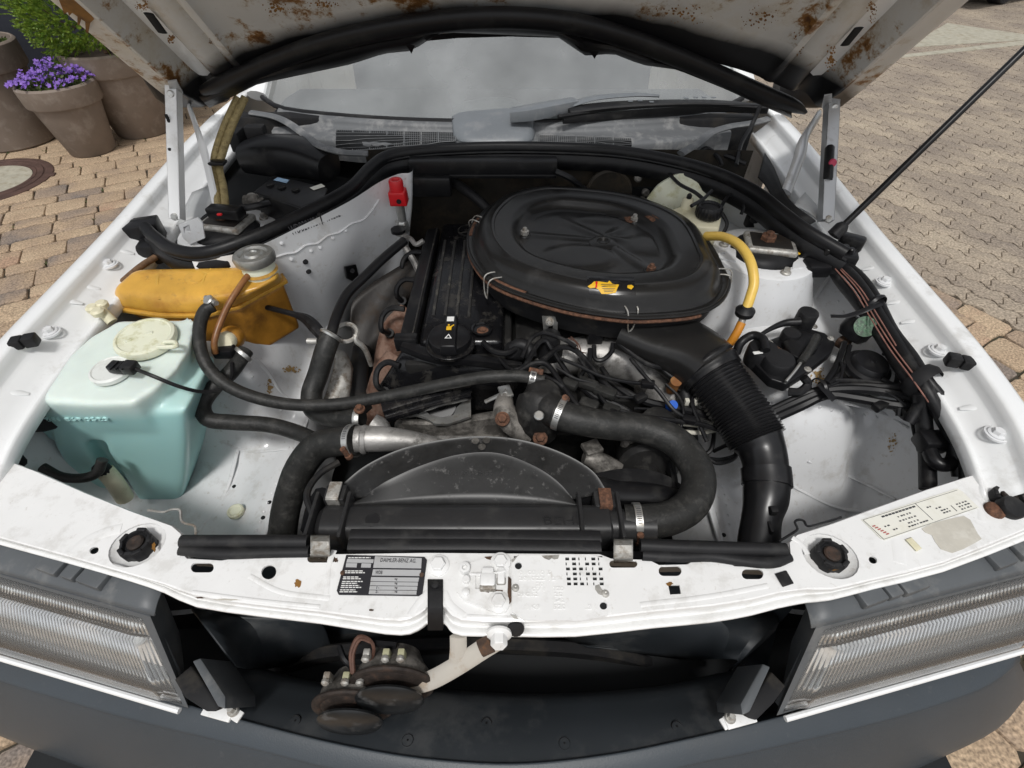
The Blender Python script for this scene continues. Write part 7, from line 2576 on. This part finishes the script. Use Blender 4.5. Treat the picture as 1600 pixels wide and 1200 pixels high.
# ---------------------------------------------------------------- battery area behind the seal
bat = thing('battery', 'black battery behind the firewall seal by the duct', 'battery', V(455, 300, .86))
tb = [V(395, 300, .925), V(428, 273, .925), V(512, 293, .925), V(500, 335, .925)]
k_ = MB()
k_.hull2(tb, [p - Vector((0, 0, .09)) for p in tb], bev=.004)
k_.obj('case', 'black_plastic', bat)
for u, v in ((422, 289), (440, 293), (462, 297)):
    MB().lathe([(.010, 0), (.010, .002), (.008, .003)], 16, V(u, v, .926)).obj('cell_cap', 'matt_black', bat)
for k, (u, v) in enumerate(((422, 289), (440, 293), (462, 297))):
    c_ = V(u, v, .9295)
    MB().box(c_, (.012, .003, .001), rotz=.7, bev=0).obj('cap_slot', 'hose_rubber', bat)
mat('sky_label', (0.30, 0.45, 0.62), 0.4, var=0.35, vscale=60)
MB().plate(polyV([(427, 281), (434, 277), (452, 281), (448, 286)], .9268), (0, 0, -.0005)).obj('blue_label', 'sky_label', bat, smooth=0)
MB().plate(polyV([(484, 293), (502, 287), (508, 291), (490, 297)], .9268), (0, 0, -.0005)).obj('white_label', 'label_paper', bat, smooth=0)
MB().lathe([(.010, -.01), (.009, .012), (.007, .014)], 14, V(395, 312, .92)).obj('terminal_post', 'galv', bat)
tcm = MB()
tcm.box(V(392, 312, .93), (.035, .03, .016), rotz=.3, bev=.005)
tcm.tube(T3([(380, 316, .93), (395, 318, .93), (410, 310, .93)]), .004, 6, 3)
tcm.obj('terminal_clamp', 'alu_dirty', bat)
w = MB()
for pts in ([(338, 335, .90), (365, 328, .92), (400, 322, .93), (420, 318, .925)], [(335, 342, .90), (350, 330, .91), (380, 332, .92)], [(330, 335, .89), (318, 345, .88), (315, 360, .87)]):
    w.tube(T3(pts), .008, 8, 4)
tag(w.obj('battery_cable', 'wire_black'), 'black battery cables beside the gold braided hoses', 'cable')
bx = thing('fuse_connector', 'black connector block beneath the gold braided hoses', 'connector', V(355, 335, .90))
MB().box(V(352, 331, .925), (.075, .03, .024), rotz=R(-8), bev=.004).obj('block', 'black_plastic', bx)
MB().box(V(343, 335, .938), (.010, .006, .004), bev=.001).obj('red_mark', 'red_plastic', bx)

# red terminal cover by the firewall
rt = thing('jump_terminal', 'bright red terminal cover standing before the firewall', 'terminal cover', V(626, 330, .85))
p = V(624, 318, .885)
MB().hull2([p + Vector((-.020, -.018, .035)), p + Vector((.020, -.018, .035)), p + Vector((.020, .018, .035)), p + Vector((-.020, .018, .035))], [p + Vector((-.020, -.018, 0)), p + Vector((.022, -.018, 0)), p + Vector((.022, .018, 0)), p + Vector((-.020, .018, 0))], bev=.004).obj('cover', 'red_plastic', rt)
MB().lathe([(.017, .03), (.017, .056), (.015, .060), (.010, .060), (.008, .056), (0, .056)], 24, p, cap=False).obj('knob', 'red_plastic', rt)
MB().lathe([(.006, 0), (.006, .001), (0, .001)], 14, p + Vector((.004, -.0187, .014)), (0, -1, 0), cap=False).obj('opening', 'void_black', rt)
k_ = MB()
k_.lathe([(.011, -.05), (.011, .0)], 14, p)
k_.lathe([(.015, -.075), (.015, -.05), (.012, -.045)], 6, p)
k_.obj('stud', 'zinc', rt)
k_ = MB()
k_.tube(T3([(620, 365, .82), (640, 372, .82), (650, 382, .82), (662, 376, .83)]), .006, 8, 4)
k_.tube(T3([(632, 385, .80), (645, 405, .78), (655, 425, .76)]), .009, 8, 4)
k_.obj('lug', 'aluminium', rt)
MB().lathe([(.018, -.004), (.018, .004)], 14, V(622, 360, .83)).obj('washer', 'black_plastic', rt)

# ---------------------------------------------------------------- brake servo and fluid reservoir
bs = thing('brake_servo', 'round cream brake servo against the firewall', 'brake servo', V(1075, 330, .80))
MB().lathe([(.085, -.04), (.098, -.035), (.104, -.02), (.104, -.012), (.098, -.008), (.085, .012), (.06, .022), (0, .026)], 48, VY(1068, 338, 1.20), (0, -1, .15), cap=False, wob=lambda a: 1 + .008 * math.sin(14 * a)).obj('servo_shell', 'cap_cream', bs)
br_ = thing('brake_fluid_reservoir', 'pale yellow brake fluid reservoir with black ribbed cap', 'reservoir', V(1085, 360, .84))
tb = [V(1040, 330, .895), V(1068, 320, .90), V(1112, 326, .90), V(1128, 338, .895), V(1124, 356, .89), V(1090, 354, .89)]
k_ = MB()
k_.hull2(tb, [p + Vector((0, -.005, -.05)) for p in tb], bev=.005)
k_.obj('body', 'cream_plastic', br_)
MB().lathe([(.014, 0), (.013, .022), (.010, .026), (.006, .027), (.006, .036), (.003, .038)], 16, V(1072, 326, .895)).obj('spout', 'cream_plastic', br_)
MB().lathe([(.006, .026), (.006, .034), (.003, .037)], 12, V(1072, 326, .896)).obj('spout_plug', 'black_rubber', br_)
MB().lathe([(.027, -.004), (.029, .0), (.029, .018), (.026, .022), (.022, .022), (.020, .018), (0, .018)], 48, V(1106, 335, .90), wob=lambda a: 1 + .03 * (1 if math.sin(22 * a) > 0 else -1), cap=False).obj('cap', 'black_plastic', br_)
w = MB()
for pts in ([(1046, 272, .93), (1062, 288, .93), (1085, 300, .93), (1100, 312, .925)], [(1125, 325, .91), (1140, 305, .92), (1158, 306, .92), (1163, 320, .91), (1158, 335, .89)], [(1128, 333, .90), (1136, 350, .88), (1128, 366, .86), (1116, 372, .84)], [(1080, 322, .93), (1100, 310, .935), (1112, 298, .94)]):
    w.tube(T3(pts), .0042, 6, 4)
tag(w.obj('brake_wire', 'wire_black'), 'thin black wires around the brake fluid reservoir', 'wire')

# ---------------------------------------------------------------- ignition module, valve and relay on the right shelf
bz = BVHTree.FromPolygons([v.co for v in inr.data.vertices], [tuple(p.vertices) for p in inr.data.polygons])


def shelf(u, v, h=0.0):
    q = hit(bz, u, v, 0)
    return (q if q else V(u, v, .76)) + Vector((0, 0, h))


SH = .78
mod = thing('ignition_module', 'black ignition control module with round plugs on the right inner fender', 'ignition module', shelf(1240, 560))
zt = .80
base = [V(1172, 560, zt), V(1198, 532, zt), V(1255, 510, zt), (V(1290, 520, zt)), V(1306, 535, zt), V(1300, 550, zt), V(1262, 580, zt), V(1230, 600, zt), V(1205, 592, zt)]
k_ = MB()
k_.hull2(base, [p - Vector((0, 0, .022)) for p in base], bev=.003)
k_.obj('base_plate', 'black_plastic', mod)
k_ = MB()
md_ = [V(1225, 532, zt + .014), V(1255, 516, zt + .014), V(1288, 528, zt + .014), V(1278, 545, zt + .014), V(1250, 560, zt + .014), V(1235, 552, zt + .014)]
k_.hull2(md_, [p - Vector((0, 0, .016)) for p in md_], bev=.004)
k_.obj('cover', 'black_plastic', mod)
for u, v, r, h in ((1188, 556, .028, .022), (1212, 572, .029, .022), (1255, 505, .020, .030), (1232, 530, .018, .018), (1246, 546, .024, .012)):
    c_ = V(u, v, zt)
    q = MB().lathe([(r * .95, -.018), (r, -.01), (r, h - .004), (r * .92, h), (r * .5, h + .001), (0, h)], 32, c_, cap=False).obj('round_plug', 'black_rubber', mod)
MB().box(V(1184, 551, zt + .0235), (.018, .007, .002), rotz=R(10), bev=.0008).obj('plug_mark', 'print_white', mod)
MB().tube(T3([(1196, 548, zt + .03), (1192, 530, zt + .035), (1176, 524, zt + .03), (1158, 535, zt + .02), (1150, 552, zt)]), .0085, 10, 5).obj('plug_lead', 'wire_black', mod)
MB().tube(T3([(1250, 503, zt + .025), (1225, 505, zt + .02), (1200, 516, zt + .015), (1180, 530, zt + .005)]), [.009, .007, .0045, .0045], 10, 5).obj('plug_lead', 'wire_black', mod)
MB().tube(T3([(1276, 526, zt + .03), (1266, 545, zt + .03), (1252, 566, zt + .025)]), .0075, 10, 4).obj('sensor_tube', 'hose_rubber', mod)
MB().tube(T3([(1254, 562, zt + .024), (1244, 577, zt + .02), (1228, 596, zt + .012)]), .0028, 8, 3).obj('metal_tube', 'zinc', mod)
k_ = MB()
for u, v in ((1203, 536), (1298, 529), (1272, 510), (1262, 577)):
    k_ = MB()
    bolt(k_, V(u, v, zt), .0045, .004)
    k_.obj('module_screw', 'galv', mod)
for s_, a, b, hp in (('BOSCH', (1208, 541), (1222, 550), 4.2), ('0 227 400', (1206, 547), (1228, 560), 3.4), ('676 678', (1204, 551), (1222, 562), 3.2)):
    ptext(s_, a, b, hp, zt + .0008, 'print_bronze', 'module_print', mod)

ev = thing('vacuum_valve', 'round black vacuum valve with crimped lid on the right shelf', 'valve', shelf(1355, 590))
c_ = V(1354, 575, .79)
MB().lathe([(.036, -.05), (.036, -.012), (.041, -.006), (.043, .0), (.041, .006), (.034, .009), (.031, .018), (.029, .020), (.006, .021), (.005, .023), (0, .023)], 40, c_, (.03, -.1, 1), cap=False).obj('valve_body', 'black_plastic', ev)
k_ = MB()
k_.hull2([c_ + Vector((-.03, .02, -.02)), c_ + Vector((-.005, .055, -.02)), c_ + Vector((.02, .02, -.02)), c_ + Vector((.02, -.04, -.02)), c_ + Vector((.0, -.055, -.02)), c_ + Vector((-.03, -.02, -.02))],
         [c_ + Vector((-.03, .02, -.03)), c_ + Vector((-.005, .055, -.03)), c_ + Vector((.02, .02, -.03)), c_ + Vector((.02, -.04, -.03)), c_ + Vector((.0, -.055, -.03)), c_ + Vector((-.03, -.02, -.03))], bev=.003)
k_.obj('mounting_ear', 'black_plastic', ev)
for d_ in ((-.004, .045, -.018), (.0, -.046, -.018)):
    bolt(MB(), c_ + Vector(d_), .008, .007).obj('ear_bolt', 'zinc', ev)
MB().box(c_ + Vector((.055, -.004, .002)), (.026, .022, .018), rotz=-.5, bev=.003).obj('clear_plug', 'steel_grey', ev)
MB().tube([c_ + Vector((-.045, -.02, -.02)), c_ + Vector((-.03, -.018, -.018))], .006, 10, 1).obj('rusty_nipple', 'rust', ev)

rl = thing('relay', 'black relay with worn green printed label on the right fender', 'relay', shelf(1340, 515))
a_, b_ = V(1325, 528, .80), V(1350, 503, .835)
d_ = (b_ - a_).normalized()
MB().tube([a_, a_.lerp(b_, .3), a_.lerp(b_, .9), b_], [.020, .027, .027, .024], 20, 1, sq=3).obj('relay_body', 'black_plastic', rl)
dl = Vector((-.25, -.75, .75)).normalized()
MB().lathe([(.020, 0), (.020, .001), (0, .001)], 24, a_.lerp(b_, .62) + dl * .0315, dl, cap=False).obj('relay_label', 'green_label', rl)
MB().box(V(1318, 535, .79), (.026, .022, .02), rotz=.6, bev=.003).obj('relay_foot', 'rust_dark', rl)
MB().lathe([(.006, 0), (.006, .01)], 10, V(1366, 507, .835), (1, -.3, .2)).obj('relay_pin', 'zinc', rl)

# ---------------------------------------------------------------- wiring
def wires(name, lists, r, material, label, cat='wiring'):
    m_ = MB()
    for pts in lists:
        m_.tube(T3(pts), r, 8, 5)
    return tag(m_.obj(name, material), label, cat)


hr = thing('fender_harness', 'thick black wiring harness along the right inner fender', 'wiring harness', V(1420, 560, .80))
for pts, r in (([(1300, 408, .868), (1325, 425, .868), (1350, 455, .862), (1375, 495, .855), (1400, 535, .85), (1425, 575, .842), (1446, 608, .835), (1470, 650, .808), (1490, 690, .783), (1500, 745, .75)], .0115),
               ([(1296, 412, .862), (1312, 440, .85), (1340, 475, .845), (1365, 510, .84), (1390, 550, .835), (1415, 590, .83), (1440, 620, .82)], .010),
               ([(1310, 405, .87), (1345, 432, .868), (1372, 470, .862), (1395, 515, .855), (1425, 555, .85), (1450, 595, .84), (1485, 640, .815), (1503, 700, .785), (1508, 750, .755)], .009),
               ([(1438, 612, .83), (1442, 650, .79), (1448, 700, .75), (1450, 765, .72)], .013), ([(1445, 615, .83), (1432, 640, .80), (1420, 660, .78)], .010)):
    MB().tube(T3(pts), r, 10, 5).obj('loom', 'wire_black', hr)
for pts in ([(1305, 420, .872), (1335, 455, .868), (1362, 500, .862), (1390, 545, .855), (1420, 585, .85), (1445, 620, .835), (1475, 665, .77)], [(1308, 416, .872), (1340, 452, .870), (1366, 496, .865), (1394, 540, .858), (1424, 580, .852), (1452, 618, .832)], [(1312, 417, .872), (1344, 450, .872), (1372, 494, .866), (1400, 540, .860)]):
    MB().tube(T3(pts), .0012, 6, 4).obj('pink_lead', 'pink_wire', hr)
MB().tube(T3([(1376, 474, .872), (1362, 480, .87), (1345, 487, .862), (1322, 494, .855), (1298, 494, .85)]), .006, 8, 4, rb=.0018, up=(0, 0, 1)).obj('cable_tie', 'black_plastic', hr)
MB().lathe([(.024, -.005), (.026, 0), (.024, .005)], 20, V(1366, 478, .858), (.3, -.7, .0), cap=False).obj('cable_tie', 'black_plastic', hr)
MB().lathe([(.030, -.012), (.034, 0), (.030, .012)], 20, V(1440, 596, .835), (.3, -.7, .0), cap=False).obj('tape_wrap', 'matt_black', hr)
k_ = MB()
k_.box(V(1455, 690, .77), (.045, .035, .03), bev=.006)
k_.tube(T3([(1450, 700, .765), (1462, 722, .76), (1482, 726, .76), (1492, 712, .765), (1490, 695, .77)]), .012, 10, 4)
k_.obj('lamp_plug', 'black_plastic', hr)
cb = thing('cross_harness', 'bundle of black cables crossing the right inner fender', 'wiring harness', V(1300, 610, .78))
for pts, r in (([(1200, 648, .74), (1240, 630, .755), (1285, 612, .775), (1330, 608, .785), (1380, 612, .79), (1430, 622, .80)], .0085), ([(1205, 640, .745), (1245, 622, .76), (1290, 606, .78), (1340, 603, .785), (1400, 605, .80), (1445, 600, .82)], .007),
               ([(1205, 656, .735), (1250, 636, .75), (1290, 618, .77), (1335, 622, .775), (1390, 632, .78), (1425, 636, .785)], .009), ([(1280, 600, .785), (1310, 594, .79), (1360, 597, .79), (1410, 607, .795), (1450, 625, .80), (1480, 660, .77)], .004),
               ([(1290, 598, .79), (1305, 575, .79), (1315, 550, .795), (1320, 535, .80)], .0055), ([(1294, 600, .79), (1312, 585, .79), (1322, 560, .795), (1328, 540, .80)], .0045), ([(1290, 604, .788), (1310, 596, .79), (1316, 580, .795), (1314, 566, .80)], .003),
               ([(1362, 602, .79), (1395, 618, .795), (1425, 640, .785)], .003), ([(1378, 592, .795), (1398, 600, .795), (1402, 580, .80), (1395, 560, .805), (1380, 552, .81)], .004), ([(1402, 598, .795), (1406, 625, .79), (1404, 650, .77)], .005),
               ([(1256, 590, .80), (1262, 600, .79), (1250, 612, .78), (1232, 612, .775)], .008), ([(1424, 640, .78), (1428, 670, .75), (1440, 720, .66)], .004)):
    MB().tube(T3(pts), r, 8, 5).obj('cable', 'wire_black', cb)
MB().hull2(T3([(1275, 601, .795), (1284, 598, .795), (1308, 622, .79), (1300, 628, .79)]), T3([(1275, 601, .790), (1284, 598, .790), (1308, 622, .785), (1300, 628, .785)]), bev=.001).obj('cable_tie', 'black_plastic', cb)
MB().lathe([(.020, -.004), (.022, 0), (.020, .004)], 18, V(1279, 608, .778), (1, .3, 0), cap=False).obj('tie_loop', 'black_plastic', cb)
k_ = MB()
k_.box(V(1375, 634, .78), (.03, .016, .014), rotz=.5, bev=.003)
k_.box(V(1415, 640, .775), (.03, .03, .02), rotz=.2, bev=.004)
k_.obj('cable_clip', 'black_plastic', cb)

el = thing('engine_harness', 'tangle of black leads over the thermostat and intake manifold', 'wiring harness', V(920, 600, .74))
for pts, r in (([(800, 580, .79), (820, 572, .795), (838, 540, .80), (852, 532, .80), (862, 545, .79), (885, 580, .775), (905, 605, .765)], .0055), ([(830, 578, .79), (850, 562, .79), (875, 543, .79), (900, 548, .785), (925, 575, .775), (945, 600, .765), (970, 620, .755)], .0058),
               ([(812, 580, .795), (835, 568, .80), (855, 570, .80), (872, 592, .795), (890, 618, .79), (908, 640, .785), (925, 652, .78)], .0055), ([(850, 588, .795), (870, 598, .795), (888, 612, .79)], .005), ([(965, 535, .80), (990, 555, .79), (1015, 570, .785), (1045, 575, .775), (1070, 572, .77)], .0048),
               ([(928, 540, .78), (930, 560, .77), (942, 562, .77), (955, 550, .775), (958, 536, .785)], .005), ([(922, 545, .78), (920, 565, .77), (905, 590, .755)], .005), ([(945, 590, .745), (975, 612, .74), (1010, 628, .735), (1045, 636, .73), (1090, 645, .72), (1130, 660, .70)], .0085),
               ([(940, 575, .75), (958, 600, .745), (985, 620, .74)], .006), ([(905, 600, .768), (930, 620, .762), (965, 635, .755), (985, 648, .75), (1000, 665, .74)], .008), ([(990, 638, .735), (1045, 641, .725)], .003),
               ([(1095, 620, .72), (1110, 645, .70), (1116, 670, .68), (1112, 700, .66), (1100, 712, .65)], .0045), ([(1100, 715, .645), (1125, 718, .64), (1150, 710, .64), (1140, 695, .65), (1115, 705, .65)], .004), ([(1098, 708, .65), (1120, 724, .64), (1148, 716, .64), (1150, 700, .65)], .004)):
    MB().tube(T3(pts), r, 8, 5).obj('lead', 'wire_black', el)
MB().tube(T3([(1060, 575, .76), (1068, 605, .735), (1074, 640, .71), (1078, 680, .67), (1078, 720, .62)]), .0155, 12, 4).obj('heater_pipe', 'black_rubber', el)
for u, v, z, w_ in ((918, 600, .78, .05), (945, 612, .778, .055), (920, 632, .775, .045), (955, 640, .77, .04), (890, 600, .78, .04)):
    MB().box(V(u, v, z), (w_ * .8, .022, .016), rotz=R(-28), bev=.005).obj('connector', 'hose_rubber', el)
for pts in ([(888, 528, .79), (900, 535, .785), (905, 548, .78), (915, 552, .775)], [(892, 526, .79), (904, 538, .785), (908, 550, .78)], [(884, 532, .79), (896, 540, .785), (902, 552, .78)]):
    MB().tube(T3(pts), .0013, 6, 4).obj('thin_wire', 'copper_wire', el)
MB().tube(T3([(1060, 662, .70), (1100, 665, .695), (1140, 658, .69)]), .004, 8, 3).obj('white_cable', 'white_wire', el)
MB().tube(T3([(1062, 674, .69), (1100, 676, .685), (1145, 664, .68)]), .0045, 8, 3).obj('white_cable', 'white_wire', el)
k_ = MB()
k_.lathe([(.009, -.010), (.010, -.004), (.0085, 0), (.010, .004), (.009, .010)], 18, V(1049, 634, .742), (.1, -.6, 1))
k_.obj('blue_clip', 'blue_clip', el)
for u, v in ((1073, 628), (1087, 628), (1095, 627), (1102, 627)):
    MB().box(V(u, v, .735), (.008, .009, .014), bev=.001).obj('brass_clip', 'white_wire', el)
MB().lathe([(.010, -.02), (.012, -.005), (.010, .0), (.011, .02)], 14, V(1052, 603, .75), (0, -.3, 1)).obj('injector_end', 'brown_hose', el)
k_ = MB()
k_.lathe([(.02, -.02), (.022, .0), (.018, .01), (0, .012)], 18, V(803, 548, .785), (-.6, -.4, .6), cap=False)
k_.tube(T3([(800, 545, .79), (812, 538, .80), (826, 545, .795), (830, 560, .785)]), .013, 12, 4)
k_.obj('breather_elbow', 'black_rubber', el)
tag(MB().tube(T3([(416, 480, .79), (440, 486, .79), (462, 492, .785), (480, 500, .78), (495, 515, .775), (505, 530, .77)]), [.006, .006, .007, .012, .014, .008], 8, 4).obj('sensor_lead', 'wire_black'), 'black sensor lead on the white wall beside the amber tank', 'wire')

bzl = BVHTree.FromPolygons([v.co for v in inl.data.vertices], [tuple(p.vertices) for p in inl.data.polygons])


def fan_decal(bvh, px, off, material, name, par):
    c_ = (sum(p[0] for p in px) / len(px), sum(p[1] for p in px) / len(px))
    rows_ = [[hit(bvh, c_[0] + (p[0] - c_[0]) * s, c_[1] + (p[1] - c_[1]) * s, off) for p in px] for s in (.02, .4, .7, 1)]
    if all(q for r in rows_ for q in r):
        MB().sheet(rows_, 1, 1, closed=True).obj(name, material, par, smooth=60)


mat('brown_stain', (0.36, 0.24, 0.10), 0.7, var=0.3, vscale=40)


def stain(bvh, u, v, ru, rv, n, par, name):
    m_ = MB()
    for k in range(n):
        a_, f_ = rnd.uniform(0, 6.28), rnd.random() ** .6
        cu_, cv_ = u + ru * f_ * math.cos(a_), v + rv * f_ * math.sin(a_)
        r_ = rnd.uniform(.8, 2.6) * (1.4 - f_)
        pts = [hit(bvh, cu_ + r_ * rnd.uniform(.5, 1.4) * math.cos(2 * math.pi * j / 8), cv_ + r_ * rnd.uniform(.5, 1.4) * math.sin(2 * math.pi * j / 8), .0008 + k * 2e-5) for j in range(8)]
        if all(pts):
            m_.add(pts, [tuple(range(8))])
    if m_.v:
        m_.obj(name, 'brown_stain', par, smooth=0, kind='stuff')


stain(bzl, 455, 577, 16, 6, 46, inl, 'brown_stain')
stain(bzl, 421, 604, 6, 12, 30, inl, 'brown_stain')
stain(bz, 1278, 588, 14, 16, 60, inr, 'corrosion')
stain(bz, 1395, 690, 8, 18, 30, inr, 'corrosion')

for pts, r in (([(875, 560, .80), (905, 572, .795), (940, 588, .785), (975, 596, .775), (1010, 600, .765)], .0035), ([(870, 575, .80), (900, 592, .79), (930, 600, .785), (960, 618, .775), (1000, 622, .76)], .003),
               ([(985, 560, .785), (1010, 590, .775), (1030, 612, .765), (1052, 640, .75), (1075, 655, .735)], .004), ([(1020, 560, .78), (1048, 588, .77), (1085, 600, .755), (1110, 622, .74)], .0035),
               ([(960, 640, .765), (1000, 650, .755), (1040, 656, .745), (1090, 662, .725), (1125, 672, .715)], .005), ([(1040, 600, .755), (1062, 622, .745), (1068, 650, .735), (1060, 680, .71)], .003),
               ([(815, 560, .80), (830, 530, .81), (850, 520, .81), (880, 530, .805), (900, 542, .80)], .004), ([(780, 560, .79), (795, 575, .79), (822, 585, .80)], .004), ([(905, 560, .79), (925, 590, .78), (940, 622, .775), (962, 648, .768)], .0045),
               ([(1090, 605, .745), (1082, 630, .735), (1092, 660, .72), (1105, 690, .70)], .0045), ([(755, 535, .80), (770, 548, .80), (790, 552, .80), (806, 545, .80)], .006)):
    MB().tube(T3(pts), r, 8, 5).obj('lead', 'wire_black', el)
for u, v, z in ((1012, 600, .768), (1110, 624, .742), (1076, 656, .737), (1000, 622, .764), (962, 648, .772)):
    MB().box(V(u, v, z), (.026, .016, .014), rotz=rnd.uniform(-1, 1), bev=.003).obj('connector', 'black_plastic', el)
for u, v, z, r, h in ((1035, 588, .73, .016, .03), (1005, 600, .735, .012, .035), (915, 575, .745, .013, .03), (1085, 580, .75, .014, .03), (985, 690, .70, .016, .02)):
    k_ = MB().lathe([(r, -h), (r, 0), (r * .8, .004), (r * .45, .005), (r * .45, .012)], 12, V(u, v, z), (0, -.3, 1))
    k_.obj('pipe_union', 'alu_dirty', eng)
